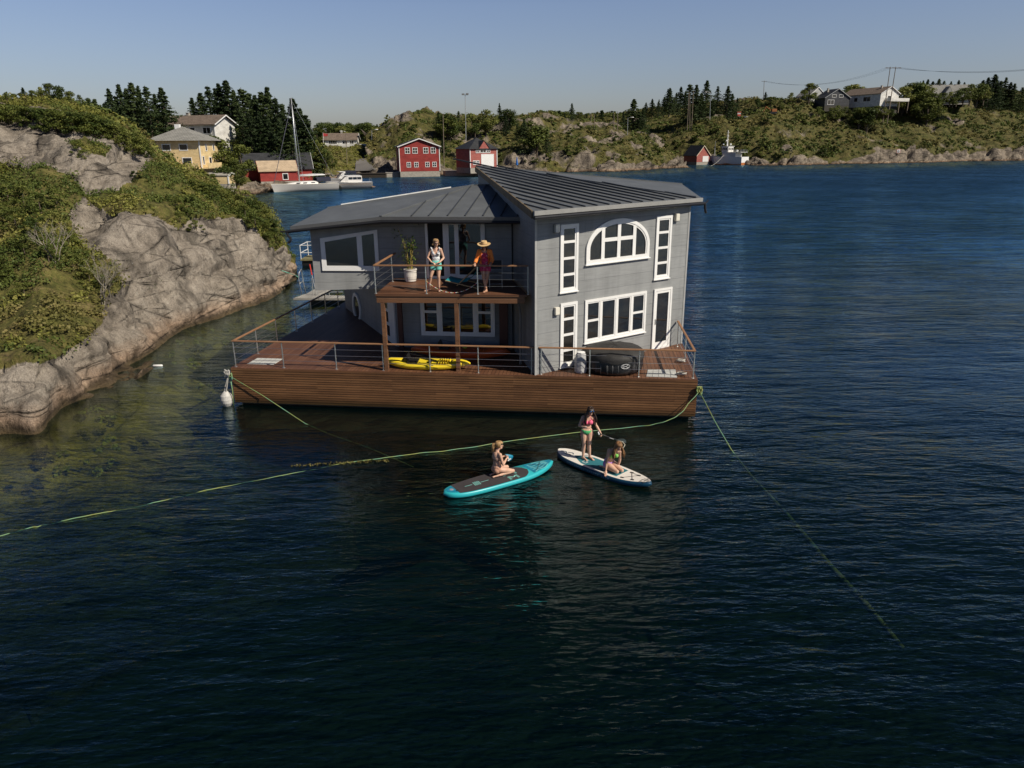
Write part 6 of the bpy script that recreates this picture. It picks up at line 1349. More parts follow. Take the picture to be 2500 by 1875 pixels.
# move unused prototypes out: every prototype above was planted
# ---------------------------------------------------------------- people and boards
def skin_mat(name,c):
    t=NT(name); n=t.noise(t.coord('Object'),9,4); t.link(t.ramp(n,[(.3,tuple(x*.86 for x in c)),(.7,tuple(min(1,x*1.1) for x in c))]),t.b.inputs['Base Color']); t.set(.45,0,.35)
    t.b.inputs['Subsurface Weight'].default_value=.08; t.b.inputs['Subsurface Radius'].default_value=(.02,.008,.004); return t.m
SK1=skin_mat('skin_fair',(.62,.38,.27)); SK2=skin_mat('skin_tanned',(.55,.31,.20))
def ellip(m,c,r,R3=None,n=14,k=10):
    c=V(c); R3=R3 or Matrix.Identity(3); rings=[]
    for i in range(k+1):
        ph=math.pi*(i/k-.5); cz,cr=math.sin(ph),max(.02,math.cos(ph)); rings.append([c+R3@V((r[0]*cr*math.cos(6.28318*j/n),r[1]*cr*math.sin(6.28318*j/n),r[2]*cz)) for j in range(n)])
    m.loft(rings)
def cap(m,a,b,ra,rb,n=12):
    a=V(a);b=V(b); d=b-a; L=d.length or 1e-4; d/=L; pts=[];rs=[]
    for t in (-1,-.7,-.35): pts.append(a+d*ra*t); rs.append(ra*math.sqrt(max(.0004,1-t*t)))
    for t in (0,.5,1): pts.append(a.lerp(b,t)); rs.append(ra+(rb-ra)*t)
    for t in (.35,.7,1): pts.append(b+d*rb*t); rs.append(rb*math.sqrt(max(.0004,1-t*t)))
    m.tube(pts,rs,n)
def frame3(f,up=V((0,0,1))):  # columns: side(left), forward, up
    f=V(f).normalized(); u=(V(up)-f*V(up).dot(f)).normalized(); s=u.cross(f)*-1; return Matrix((s,f,u)).transposed()
def hand(m,w,d,palm_n,curl,side,k=1.0):
    """wrist w, pointing d, palm normal, finger curl angle, side(+1 thumb on +side)"""
    d=V(d).normalized(); pn=V(palm_n); pn=(pn-d*pn.dot(d)).normalized(); s=d.cross(pn)*side
    R3=Matrix((s,d,pn)).transposed(); ellip(m,w+d*.048*k,(.038*k,.055*k,.016*k),R3,10,8); cap(m,w-d*.01,w+d*.03,.024*k,.022*k,8)
    for i,(o,L) in enumerate(((.027,.068),(.010,.076),(-.008,.070),(-.025,.055))):
        p=w+d*.088*k+s*o*k; a=0; 
        for q in range(3):
            a+=curl*(.8+.1*i); dd=(d*math.cos(a)+pn*math.sin(a)).normalized(); e=p+dd*L*k*(.44,.32,.24)[q]; cap(m,p,e,.0088*k,.0080*k,7); p=e
    p=w+d*.030*k+s*.030*k; dd=(d*.62+s*.62+pn*.35).normalized(); e=p+dd*.036*k; cap(m,p,e,.0110*k,.0095*k,7); dd=(d*.8+s*.15+pn*.5).normalized(); cap(m,e,e+dd*.028*k,.0095*k,.0085*k,7)
def seg(p,a,b): d=b-a; t=max(0,min(1,(p-a).dot(d)/d.dot(d))); return (p-a-d*t).length,t
BONES=[('torso','pelvis','neck',.115),('head','neck','head',.07),('uarmL','shL','elL',.04),('farmL','elL','haL',.032),('uarmR','shR','elR',.04),('farmR','elR','haR',.032),('thighL','hipL','knL',.075),('calfL','knL','anL',.045),('thighR','hipR','knR',.075),('calfR','knR','anR',.045),('footL','anL','toL',.04),('footR','anR','toR',.04)]
def person(label,org,J,fh,fc,fp,skin,hands,k=1.0,bust=1.,group=None,vox=.0065,loose=0):
    org=V(org); J={a:org+V(b)*k for a,b in J.items()}; root=thing('person',label,'person',org,group)
    Hc,Cc,Pc=frame3(fh),frame3(fc,(J['neck']-J['chest'])),frame3(fp,(J['chest']-J['pelvis'])+V((0,0,.05)))
    m=MB(); P=J['pelvis'];C=J['chest'];N=J['neck'];Hd=J['head']
    up=(C-P).normalized(); fcv=V(fc).normalized()
    ellip(m,P,(.158*k,.108*k,.115*k),Pc); ellip(m,P.lerp(C,.45),(.122*k,.088*k,.13*k),Pc); ellip(m,C,(.142*k,.098*k,.165*k),Cc)
    sv=(J['shL']-J['shR']).normalized()
    for s in (-1,1):
        b=C+fcv*.078*k+sv*s*.066*k-(N-C).normalized()*.0*k; ellip(m,b,(.055*k*bust,.048*k*bust,.055*k*bust),Cc)
        J['bust%d'%s]=b
    bk=-V(fp).normalized()
    for s,h in ((1,'hipL'),(-1,'hipR')): ellip(m,J[h].lerp(P,.25)+bk*.055*k-V((0,0,.03*k)),(.085*k,.085*k,.09*k))
    cap(m,J['shL'].lerp(C,.25),J['shL'],.058*k,.048*k); cap(m,J['shR'].lerp(C,.25),J['shR'],.058*k,.048*k); cap(m,J['shL'],J['shR'],.045*k,.045*k)
    cap(m,C.lerp(N,.4),N,.085*k,.052*k); cap(m,N,Hd-V((0,0,.03*k)),.048*k,.05*k)
    ellip(m,Hd+V((0,0,.02*k)),(.074*k,.092*k,.098*k),Hc); f=V(fh).normalized(); hu=Hc.col[2]; hs=Hc.col[0]
    ellip(m,Hd+f*.028*k-hu*.048*k,(.054*k,.062*k,.062*k),Hc); cap(m,Hd+f*.088*k+hu*.012*k,Hd+f*.106*k-hu*.018*k,.008*k,.013*k,8)
    ellip(m,Hd+f*.070*k-hu*.078*k,(.026*k,.022*k,.018*k),Hc,8,6); cap(m,Hd+f*.086*k-hu*.046*k-hs*.015*k,Hd+f*.086*k-hu*.046*k+hs*.015*k,.009*k,.009*k,8)
    for s in (-1,1): ellip(m,Hd+hs*s*.074*k-hu*.005*k,(.010*k,.020*k,.030*k),Hc,8,6)
    for s in 'LR':
        cap(m,J['sh'+s],J['el'+s],.044*k,.034*k); e,h=J['el'+s],J['ha'+s]; md=e.lerp(h,.3); cap(m,e,md,.034*k,.037*k); cap(m,md,h,.037*k,.024*k)
        hp,kn,an,to=J['hip'+s],J['kn'+s],J['an'+s],J['to'+s]
        cap(m,hp,hp.lerp(kn,.35),.082*k,.080*k); cap(m,hp.lerp(kn,.35),kn,.080*k,.050*k); d=(an-kn); ellip(m,kn,(.050*k,.050*k,.055*k))
        bkv=V(fp)*-.016*k if abs(d.normalized().z)>.6 else V((0,0,0)); cm=kn.lerp(an,.3)+bkv; cap(m,kn,cm,.048*k,.053*k); cap(m,cm,an,.053*k,.031*k)
        fd=(to-an); fd.z*=1; hl=an-V((fd.x,fd.y,0)).normalized()*.035*k+(V((0,0,-.035*k)) if abs(d.normalized().z)>.6 else V((0,0,0)))
        cap(m,hl,an,.028*k,.032*k); cap(m,hl,to,.026*k,.022*k); cap(m,an,to,.028*k,.018*k)
        sd=V((fd.y,-fd.x,0)).normalized(); 
        for q,o in enumerate((-.026,-.012,.002,.015,.027)): 
            oo=o if s=='L' else -o; cap(m,to+sd*oo*k*.6-fd.normalized()*.02*k,to+sd*oo*k+fd.normalized()*(.030-.004*q)*k,.012*k,.0095*k,7)
        hd=hands[s]; hand(m,J['ha'+s],hd[0],hd[1],hd[2],hd[3],k)
    raw=m.build('body_raw',skin); md_=raw.modifiers.new('r','REMESH'); md_.mode='VOXEL'; md_.voxel_size=vox; md_.use_smooth_shade=True
    sm=raw.modifiers.new('s','SMOOTH'); sm.factor=.5; sm.iterations=3
    dg=bpy.context.evaluated_depsgraph_get(); me=bpy.data.meshes.new_from_object(raw.evaluated_get(dg)); off=raw.location.copy()
    bpy.data.objects.remove(raw); me.name='body'; me.materials.clear(); me.materials.append(skin)
    me.transform(Matrix.Translation(off-org)); 
    for p in me.polygons: p.use_smooth=True
    b=bpy.data.objects.new('body',me); COL.objects.link(b); b.parent=root; ORG[b.name]=org
    # classify
    n=len(me.vertices); co=np.zeros(n*3); me.vertices.foreach_get('co',co); co=co.reshape(-1,3)+np.array([*org]); no=np.zeros(n*3); me.vertices.foreach_get('normal',no); no=no.reshape(-1,3)
    best=np.full(n,9.); bid=np.zeros(n,int); bt=np.zeros(n)
    for i,(nm,a,c_,r) in enumerate(BONES):
        A_=np.array([*J[a]]);B_=np.array([*J[c_]]); d=B_-A_; t=np.clip(((co-A_)@d)/(d@d),0,1); ds=np.linalg.norm(co-A_-t[:,None]*d,axis=1)-r*k
        if nm=='head': ds=ds-.01
        u=ds<best; best[u]=ds[u]; bid[u]=i; bt[u]=((co-A_)@d/(d@d))[u]
    F=np.array([tuple(p.vertices) if len(p.vertices)==4 else tuple(p.vertices)+(p.vertices[-1],) for p in me.polygons])
    def cloth(name,pred,offs,mt,lab=None):
        keep=np.array([bool(pred(BONES[bid[i]][0],bt[i],V(co[i]),V(no[i]))) for i in range(n)])
        fk=keep[F].all(1); ff=F[fk]; ids=np.unique(ff); mp=-np.ones(n,int); mp[ids]=np.arange(len(ids))
        o_=offs if not callable(offs) else np.array([offs(BONES[bid[i]][0],bt[i],V(co[i])) for i in ids])[:,None]
        vv=co[ids]+no[ids]*o_-np.array([*org])
        me2=bpy.data.meshes.new(name); me2.from_pydata(vv.tolist(),[],[tuple(dict.fromkeys(q)) for q in mp[ff].tolist()]); me2.materials.append(mt)
        for p in me2.polygons: p.use_smooth=True
        o=bpy.data.objects.new(name,me2); COL.objects.link(o); o.parent=root; s_=o.modifiers.new('t','SOLIDIFY'); s_.thickness=.004; s_.offset=0
        if lab: o['label']=lab
        return o
    # face details
    m=MB(); 
    for s in (-1,1): ellip(m,Hd+f*.083*k+hu*.006*k+hs*s*.031*k,(.011*k,.006*k,.006*k),Hc,8,6); 
    m2=MB()
    for s in (-1,1): q=MB(); ellip(q,Hd+f*.084*k+hu*.006*k+hs*s*.031*k,(.012*k,.007*k,.006*k),Hc,8,6); q.build('eye',mat('eye_dark',(.03,.02,.015),.3),root)
    q=MB(); cap(q,Hd+f*.093*k-hu*.046*k-hs*.018*k,Hd+f*.093*k-hu*.046*k+hs*.018*k,.0045*k,.0045*k,6); q.build('mouth',mat('lips',(.42,.14,.12),.5),root)
    return root,J,cloth,(Hc,f,hu,hs,Hd,k)
def hair(root,HF,mt,strands,length=.1,spread=.3,cap_=1.0,seed=1,pony=None,name='hair',shoulder=None,forward=.0):
    Hc,f,hu,hs,Hd,k=HF; g=random.Random(seed); m=MB(); m.smooth=True
    c=Hd+V((0,0,.0))-f*.012*k+hu*.030*k
    # skull cap made of overlapping locks from the crown
    crown=c+hu*.088*k-f*.02*k
    for i in range(70):
        a=g.uniform(0,6.283); dx,dy=math.cos(a),math.sin(a); fr_=dy>.55
        out=hs*dx*.082*k+f*dy*.098*k
        if fr_: end=c+out*.92+hu*.030*k
        else: end=c+out*1.02-hu*(.055+.02*g.random())*k
        mid=c+(out*.72)+hu*.070*k
        m.tube([crown+out*.12,mid,c+out*1.0+hu*(.030 if not fr_ else .045)*k,end],[.014*k,.020*k,.017*k,.008*k],6)
    if pony:
        p=c-f*.10*k+hu*.02*k
        for i in range(26): 
            q=p+V((g.gauss(0,.012),g.gauss(0,.012),0)); e=q-f*(.05+.03*g.random())*k-V((0,0,pony*(.7+.4*g.random())))+V((g.gauss(0,.02),g.gauss(0,.02),0)); m.tube([q,q-f*.05*k+V((0,0,.01)),q.lerp(e,.5)-f*.03*k,e],[.014,.018,.016,.005],5)
    for i in range(strands):
        a=g.uniform(-2.7,2.7) -math.pi/2; dx,dy=math.cos(a),math.sin(a)
        if dy>.5: continue
        s0=c+hs*dx*.078*k+f*dy*.085*k-hu*.02*k; side=1 if dx>0 else -1; L=length*(.75+.35*g.random())
        fw=forward if abs(dx)>.55 else 0
        p1=s0+hs*side*spread*.1*k-V((0,0,L*.35))+f*fw*.4; p2=s0+hs*side*spread*.16*k-V((0,0,L*.7))+f*fw*.8+V((g.gauss(0,.012),g.gauss(0,.012),0)); p3=p2-V((0,0,L*.3))+V((g.gauss(0,.02),g.gauss(0,.02),0))+f*fw*.15
        m.tube([c+hs*dx*.05*k+f*dy*.05*k+hu*.05*k,s0,p1,p2,p3],[.012,.016,.017,.014,.004],5)
    return m.build(name,mt,root)
H_BLONDE=mat('hair_blonde',(.36,.22,.10),.5,var=.45,scale=30); H_BROWN=mat('hair_light_brown',(.20,.105,.045),.5,var=.5,scale=30); H_DARK=mat('hair_dark',(.028,.016,.010),.4,var=.5,scale=30)
ptd=lambda V_,z:V((V_.x,V_.y,z))
# --- woman in white top, balcony
org=GZ(1065,711.5,BZ+.002)
J=dict(pelvis=(.03,.02,.93),chest=(.035,.02,1.24),neck=(.04,.0,1.42),head=(.055,-.02,1.575),shL=(.20,.0,1.36),shR=(-.13,.02,1.36),elL=(.285,-.02,1.09),haL=(.165,-.20,.98),elR=(-.235,.0,1.10),haR=(-.085,-.20,.975),
 hipL=(.115,.02,.87),hipR=(-.05,.02,.87),knL=(.10,-.03,.48),anL=(.09,.05,.075),toL=(.115,-.11,.028),knR=(-.15,-.05,.50),anR=(-.25,.06,.078),toR=(-.36,-.06,.028))
root,JJ,cl,HF=person('woman with short blonde hair in white flowered top and mint shorts, on the balcony',org,J,(.45,-.88,-.1),(.1,-1,0),(.1,-1,0),SK1,{'L':((-.8,-.55,-.1),(0,-.2,-1),.5,-1),'R':((.8,-.55,-.1),(0,-.2,-1),.5,1)})
def dress_mat(name,base,spots):
    t=NT(name); c=t.coord('Object'); n=t.noise(c,15,3,.7); t.link(t.ramp(n,[(.0,spots[0]),(.40,spots[0]),(.44,base),(.60,base),(.64,spots[1]),(1,spots[1])]),t.b.inputs['Base Color']); t.set(.8,0,.2); return t.m
cl('top',lambda b,u,p,n:(b=='torso' and u>.10 and (u<.80 or abs(p.x-JJ['neck'].x)>.085) and not(u>.62 and n.y<0 and abs(p.x-JJ['neck'].x)<.03+.25*(u-.62))) ,.010,dress_mat('flowered_cloth',(.72,.74,.74),((.08,.08,.12),(.74,.76,.76))))
cl('shorts',lambda b,u,p,n:(b=='torso' and u<=.16) or (b in('thighL','thighR') and u<.40),lambda b,u,p:.012+(.022*max(0,u) if b!='torso' else 0),mat('mint_cloth',(.16,.52,.45),.8,var=.15))
for s in (-1,1):
    m=MB(); q=JJ['shL' if s>0 else 'shR']; pts=[q+V((-s*.035+.012*math.sin(i*2.1),-.05+.02*i*0,.062-.0*i))+V((0,.022*(i-2),-.018*abs(i-2))) for i in range(5)]; m.tube(pts,[.012,.022,.026,.022,.012],7); m.smooth=True; m.build('ruffle',mat('ruffle_white',(.74,.74,.74),.8),root)
hair(root,HF,H_BLONDE,30,.09,.1,seed=2)
m=MB(); Hc,f,hu,hs,Hd,k=HF
for s in (-1,1): ellip(m,Hd+f*.095+hu*.008+hs*s*.030,(.024,.008,.018),Hc,10,6)
m.beam(Hd+f*.095+hu*.015-hs*.075-f*.09,Hd+f*.10+hu*.012-hs*.05,.006,.008); m.beam(Hd+f*.095+hu*.015+hs*.075-f*.09,Hd+f*.10+hu*.012+hs*.05,.006,.008); m.beam(Hd+f*.101+hu*.012-hs*.01,Hd+f*.101+hu*.012+hs*.01,.006,.006)
m.build('sunglasses',M_BLACK,root)
# --- woman in hat
org=GZ(1185.5,713.8,BZ+.002); ry=BF.pt(BF.loc(org)[0],0,-.07).y-org.y
J=dict(pelvis=(.0,.10,.92),chest=(-.0,.045,1.20),neck=(-.005,-.03,1.37),head=(-.01,-.085,1.505),shL=(.165,-.02,1.32),shR=(-.175,-.02,1.32),elL=(.235,-.02,1.05),haL=(.185,ry+.03,.965),elR=(-.265,-.0,1.06),haR=(-.315,ry+.03,.965),
 hipL=(.085,.10,.85),hipR=(-.08,.10,.85),knL=(.06,.03,.47),anL=(-.03,.16,.08),toL=(-.05,.02,.03),knR=(-.055,.02,.47),anR=(.03,.0,.075),toR=(-.05,-.14,.028))
root,JJ,cl,HF=person('woman in straw hat, orange cardigan and pink dress leaning on the balcony rail',org,J,(-.1,-.8,-.5),(0,-1,-.15),(0,-1,0),SK2,{'L':((-.25,-1,-.1),(0,-.2,-1),.55,1),'R':((.1,-1,-.1),(0,-.2,-1),.55,-1)},k=1.0)
X0=JJ['neck'].x
cl('dress',lambda b,u,p,n:(b=='torso' and u<.86) or (b in('thighL','thighR') and u<.46),lambda b,u,p:.014+(.04*max(0,u) if b!='torso' else .0),dress_mat('pink_print',(.55,.05,.13),((.70,.30,.36),(.25,.01,.06))))
cl('cardigan',lambda b,u,p,n:(b=='torso' and u>.02 and not(n.y<-.15 and abs(p.x-X0)<.085)) or b in('uarmL','uarmR') or (b in('farmL','farmR') and u<.86),lambda b,u,p:.034 if b=='torso' else (.030 if b[1]=='a' and b[0]=='u' else .026),mat('orange_knit',(.92,.25,.05),.9,var=.2,scale=20))
hair(root,HF,H_BROWN,26,.07,.05,seed=4)
m=MB(); Hc,f,hu,hs,Hd,k=HF; hc=Hd+hu*.060; hu=(hu*.35+V((0,0,.8))).normalized(); f=(f-hu*f.dot(hu)).normalized(); pr=[]; 
for r_,z_ in ((.215,.012),(.205,-.004),(.16,-.008),(.112,.004),(.103,.03),(.097,.075),(.088,.108),(.05,.112),(.012,.100)): pr.append([hc+hs*r_*math.cos(t)+f*r_*1.05*math.sin(t)+hu*(z_+(.012*math.cos(2*t) if r_>.15 else 0)) for t in [6.28318*i/28 for i in range(28)]])
m.loft(pr); m.smooth=True; ht=m.build('straw_hat',mat('straw',(.62,.42,.20),.8,var=.15,scale=30),root)
m=MB(); m.loft([[hc+hs*r_*math.cos(t)+f*r_*1.05*math.sin(t)+hu*z_ for t in [6.28318*i/28 for i in range(28)]] for r_,z_ in ((.116,.006),(.105,.032))],cap=False); m.build('hat_band',mat('hat_band',(.25,.15,.08),.8),ht)
# --- paddle boards ---------------------------------------------------------------
def board(label,pa,pb,W_,zt,top,side,nose_up=.10,th=.14,name='paddle_board'):
    A_=GZ(*pa,zt); B_=GZ(*pb,zt+nose_up*.6); c=(A_+B_)/2; c.z=0; a=math.atan2(B_.y-A_.y,B_.x-A_.x); L=(V((B_.x,B_.y,0))-V((A_.x,A_.y,0))).length; M=Matrix.Translation(c)@Matrix.Rotation(a,4,'Z'); root=thing(name,label,'paddle board',c)
    n=40
    def wid(u): # u -1..1 (tail..nose)
        if u<0: return W_/2*(max(0,1-(abs(u))**3.2)*.62+.38*max(0,1-abs(u)**14))**.8
        return W_/2*max(0,1-u**2.9)**.72
    def rock(u): return nose_up*max(0,(u-.35)/.65)**2+.03*max(0,(-u-.6)/.4)**2
    zb=zt-th; rings=[]
    for i in range(n+1):
        u=-1+2*i/n; w=max(wid(u),.012); r=rock(u); ring=[]
        for j in range(16):
            t=2*math.pi*j/16; cy,cz=math.cos(t),math.sin(t); y=(w-.05)*(1 if cy>0 else -1)+.05*cy if abs(cy)>.15 and w>.06 else w*cy
            ring.append((u*L/2,y,(zt+zb)/2+r+th/2*math.copysign(abs(cz)**.8,cz)*min(1,w/.05)))
        rings.append(ring)
    m=MB(M); m.loft(rings); b=m.build('board',side,root,shade=True)
    def sheet(name,u0,u1,inset,mt,dz,fy=None,nn=30,lab=None,par=None):
        m=MB(M); rows=[]
        for i in range(nn+1):
            u=u0+(u1-u0)*i/nn; w=max(wid(u)-inset,.004); lo,hi=(-w,w) if fy is None else fy(u,w)
            rows.append([(u*L/2,lo+(hi-lo)*j/6,zt+rock(u)+dz) for j in range(7)])
        m.loft(rows,closed=False,cap=False); return m.build(name,mt,par or b,shade=True)
    def stroke(m,pts,w=.02,dz=.009): # pts in (x along, y across)
        for (x0,y0),(x1,y1) in zip(pts[:-1],pts[1:]): m.beam((x0,y0,zt+rock(x0*2/L)+dz),(x1,y1,zt+rock(x1*2/L)+dz),w,.003)
    return root,b,M,L,sheet,stroke,rock,wid,zt
TQ=mat('turquoise_vinyl',(.03,.42,.46),.3,var=.06); TQD=mat('blue_print',(.015,.22,.34),.35,var=.3,scale=5); PAD=mat('dark_pad',(.045,.038,.04),.85,var=.15); MINT=mat('mint_print',(.25,.62,.55),.6)
root,b,M,L,sheet,stroke,rock,wid,zt=board('turquoise paddle board with dark pad, carrying the woman with a ponytail',(1083,1203),(1350,1124),.80,.13,TQ,TQ)
sheet('nose_print',.52,.97,.07,TQD,.003); sheet('tail_print',-.95,-.76,.09,TQD,.003)
sheet('deck_pad',-.80,.50,.035,PAD,.005,fy=lambda u,w:(-w*min(1,(max(0,.5-u)/.16))**.5,w*min(1,(max(0,.5-u)/.16))**.5))
m=MB(M)  # pale wave lines on the nose
for k in range(5):
    y0=-.26+.12*k; pts=[(L/2*(.56+.06*i),y0*(1-.09*i)+.04*math.sin(i*1.5+k)) for i in range(6)]; stroke(m,pts,.018,.006)
m.build('nose_pattern',MINT,b)
for k,(s_) in enumerate((-1,1)): m=MB(M); stroke(m,[(L/2*.60,s_*.20),(L/2*.72,0),(L/2*.80,-s_*.15)],.012,.016); m.build('bungee',M_BLACK,b)
# mark on the pad near the front: stacked angular letters, small mark at the back
m=MB(M); x0=L/2*.16
for off in (0,.022,.044):
    stroke(m,[(x0-.14+off,-.30),(x0-.14+off,-.12),(x0-.02+off,-.21),(x0+.10+off,-.12),(x0+.10+off,-.30)],.010,.009)
    stroke(m,[(x0+.16+off,-.05),(x0+.16+off,.22),(x0-.02+off,.26)],.010,.009)
    stroke(m,[(x0-.20+off,-.02),(x0-.10+off,.02),(x0-.20+off,.10)],.010,.009); stroke(m,[(x0+.02+off,.30),(x0+.02+off,.18)],.010,.009)
m.build('pad_mark',MINT,b)
m=MB(M); stroke(m,[(-L/2*.64,0),(-L/2*.51,0)],.012,.009); stroke(m,[(-L/2*.36,0),(-L/2*.22,0)],.012,.009); m.build('centre_line',MINT,b)
m=MB(M)
for k in range(4): stroke(m,[(-L/2*.48+.05*k,-.10),(-L/2*.48+.05*k+.02,.10)],.02,.009)
m.build('tail_mark',MINT,b)
m=MB(M); m.lathe((-L/2*.86,.02,zt+.012),[(.055,0),(.055,.008),(.02,.012)],14); m.build('valve',mat('grey_valve',(.3,.3,.32),.4),b)
m=MB(M); m.box((-L/2*.80,-.09,zt+.012),(.06,.05,.01)); m.build('leash_ring',M_BLACK,b)
TURQ=(root,M,L)
# kneeling woman on it, seen from behind her left shoulder side
hd=math.atan2((M@V((1,0,0))-M@V((0,0,0))).y,(M@V((1,0,0))-M@V((0,0,0))).x); fwd=V((math.cos(hd),math.sin(hd),0)); lft=V((-fwd.y,fwd.x,0))
org=GZ(1212,1162,.14); org=V((org.x,org.y,.142)); f3=lambda a,l,z:tuple(fwd*a+lft*l+V((0,0,z)))
J=dict(pelvis=f3(.03,.02,.235),chest=f3(.02,.02,.53),neck=f3(.05,.02,.705),head=f3(.11,.02,.84),shL=f3(.04,.18,.65),shR=f3(.04,-.14,.65),elL=f3(.10,.24,.40),haL=f3(.33,.13,.44),elR=f3(.09,-.20,.38),haR=f3(.27,-.08,.46),
 hipL=f3(.05,.10,.20),hipR=f3(.05,-.07,.20),knL=f3(.44,.17,.085),knR=f3(.44,-.13,.085),anL=f3(.04,.12,.05),anR=f3(.04,-.10,.05),toL=f3(-.13,.09,.028),toR=f3(-.13,-.06,.028))
root,JJ,cl,HF=person('woman with blonde ponytail kneeling on the turquoise board, holding a paddle',org,J,tuple(fwd+V((.1,-.25,-.08))),tuple(fwd),tuple(fwd),SK1,{'L':(tuple(fwd*.7-lft*.5),tuple(-fwd+V((0,0,-.3))),.9,-1),'R':(tuple(fwd*.7+lft*.3),tuple(-fwd*.3+lft),.9,1)})
cl('bikini_bottom',lambda b,u,p,n:b=='torso' and u<.10 or (b[:5]=='thigh' and u<.03),.005,mat('peach_cloth',(.55,.30,.20),.7))
cl('bikini_top',lambda b,u,p,n:b=='torso' and (.50<u<.535 or ((p-JJ['bust1']).length<.06 or (p-JJ['bust-1']).length<.06)),.005,mat('black_cloth',(.02,.02,.02),.7))
hair(root,HF,H_BLONDE,0,seed=6,pony=.22)
m=MB(); Hc,f,hu,hs,Hd,k=HF; m.beam(Hd+f*.085+hu*.055-hs*.04,Hd-f*.02+hu*.03-hs*.082,.012,.02); m.beam(Hd+f*.085+hu*.055+hs*.04,Hd-f*.02+hu*.03+hs*.082,.012,.02); m.beam(Hd+f*.09+hu*.055-hs*.05,Hd+f*.09+hu*.055+hs*.05,.02,.026); m.build('sunglasses',M_BLACK,root)
def paddle(label,a,b,blade_dir,blade_n,colb,colw,Lb=.42,Wb=.20,extra=True):
    root=thing('paddle',label,'paddle',a); m=MB(); m.smooth=True; m.tube([a,b],.0145,8); m.build('shaft',colw,root)
    m=MB(); d=(b-a).normalized(); s=d.cross(V(blade_n)).normalized(); m.tube([a-s*.05,a+s*.05],.018,8); m.smooth=True; m.build('grip',M_WHITE,root)
    bd=V(blade_dir).normalized(); s=bd.cross(V(blade_n)).normalized(); nn=s.cross(bd).normalized(); m=MB(); rows=[]
    for i in range(9):
        u=i/8; w=Wb/2*(.12+.95*math.sin(min(1,u*.85+.05)*math.pi*.62)) if u<.99 else Wb*.32; c=b+bd*Lb*u+nn*.03*math.sin(u*2.5); rows.append([c-s*w,c-s*w*.5+nn*.008,c+nn*.012,c+s*w*.5+nn*.008,c+s*w])
    m.loft(rows,closed=False,cap=False); o=m.build('blade',colb,root,shade=True); q=o.modifiers.new('t','SOLIDIFY'); q.thickness=.012
    return root
q=(JJ['haR']+JJ['haL'])/2; ha=JJ['haR']+V((0,0,.02)); hb=JJ['haL']+fwd*.06
pa_=GZ(1232.5,1117,.14+.60); pb_=GZ(1252,1131,.14+.42)
paddle('paddle with blue blade held across the lap of the kneeling woman',JJ['haR']+(JJ['haR']-JJ['haL']).normalized()*.12+fwd*.05,JJ['haL']+(JJ['haL']-JJ['haR']).normalized()*.10+fwd*.06,(.62,.30,-.55),(.2,-1,.2),TQD,M_WHITE,Lb=.25,Wb=.17)
# white board
NAVY=mat('navy_rail',(.006,.05,.10),.3,var=.1); WV=mat('white_vinyl',(.74,.69,.62),.4,var=.04); TPAD=mat('teal_pad',(.025,.16,.19),.8,var=.15)
root,b,M,L,sheet,stroke,rock,wid,zt=board('white and navy paddle board with teal pad carrying two women',(1363,1097),(1591,1179),.82,.14,WV,NAVY,nose_up=.08)
sheet('deck_print',-.985,.965,.035,WV,.003); sheet('deck_pad',-.62,.42,.13,TPAD,.006,fy=lambda u,w:(-w*min(1,max(0,u+.62)/.3)**.8,w*min(1,max(0,u+.62)/.3)**.8))
INK=mat('black_ink',(.02,.02,.025),.5); GREY=mat('pale_ink',(.55,.6,.6),.5)
# crossed bungee with four anchors
an=[(L/2*.52,.20),(L/2*.68,.16),(L/2*.52,-.22),(L/2*.70,-.17)]
m=MB(M); stroke(m,[an[0],an[3]],.010,.012); stroke(m,[an[1],an[2]],.010,.013); stroke(m,[an[0],an[1]],.010,.012); m.build('bungee',INK,b)
for x,y in an: m=MB(M); m.box((x,y,zt+rock(x*2/L)+.012),(.09,.045,.012),rz=.3); m.build('bungee_anchor',INK,b)
# black lettering across the nose (outlined H E 3 like strokes)
m=MB(M); x=L/2*.82
for o_ in (0,.028):
    stroke(m,[(x+o_,.20),(x+.16+o_,.16)],.010,.008); stroke(m,[(x+.08+o_,.18),(x+.08+o_,.05)],.010,.008); stroke(m,[(x+o_,.07),(x+.18+o_,.04)],.010,.008)
    stroke(m,[(x+o_,.0),(x+.20+o_,-.01)],.010,.008); stroke(m,[(x+o_,.0),(x+o_,-.11)],.010,.008); stroke(m,[(x+.10+o_,-.0),(x+.10+o_,-.10)],.010,.008); stroke(m,[(x+.19+o_,-.01),(x+.19+o_,-.10)],.010,.008)
    stroke(m,[(x+.02+o_,-.15),(x+.02+o_,-.22)],.010,.008); stroke(m,[(x+.02+o_,-.15),(x+.16+o_,-.14),(x+.14+o_,-.20)],.010,.008)
m.build('nose_lettering',INK,b)
m=MB(M); 
for x,y in ((-L/2*.90,0),(-L/2*.78,.07),(-L/2*.78,-.06)): stroke(m,[(x,y-.05),(x+.12,y+.02),(x+.2,y-.04)],.03,.008)
m.build('tail_lettering',NAVY,b)
m=MB(M); x=-L/2*.30; stroke(m,[(x-.08,-.18),(x+.05,-.2),(x+.06,-.10),(x-.06,-.08),(x-.08,-.18)],.022,.010); stroke(m,[(x-.14,.0),(x+.0,.0)],.02,.010); m.build('pad_mark',GREY,b)
m=MB(M); stroke(m,[(L/2*.10,-.18),(L/2*.24,-.18)],.012,.010); stroke(m,[(L/2*.08,-.14),(L/2*.20,-.14)],.012,.010); m.build('pad_stripes',GREY,b)
m=MB(M)   # lettering along the near rail
gg=random.Random(3); x=-.95
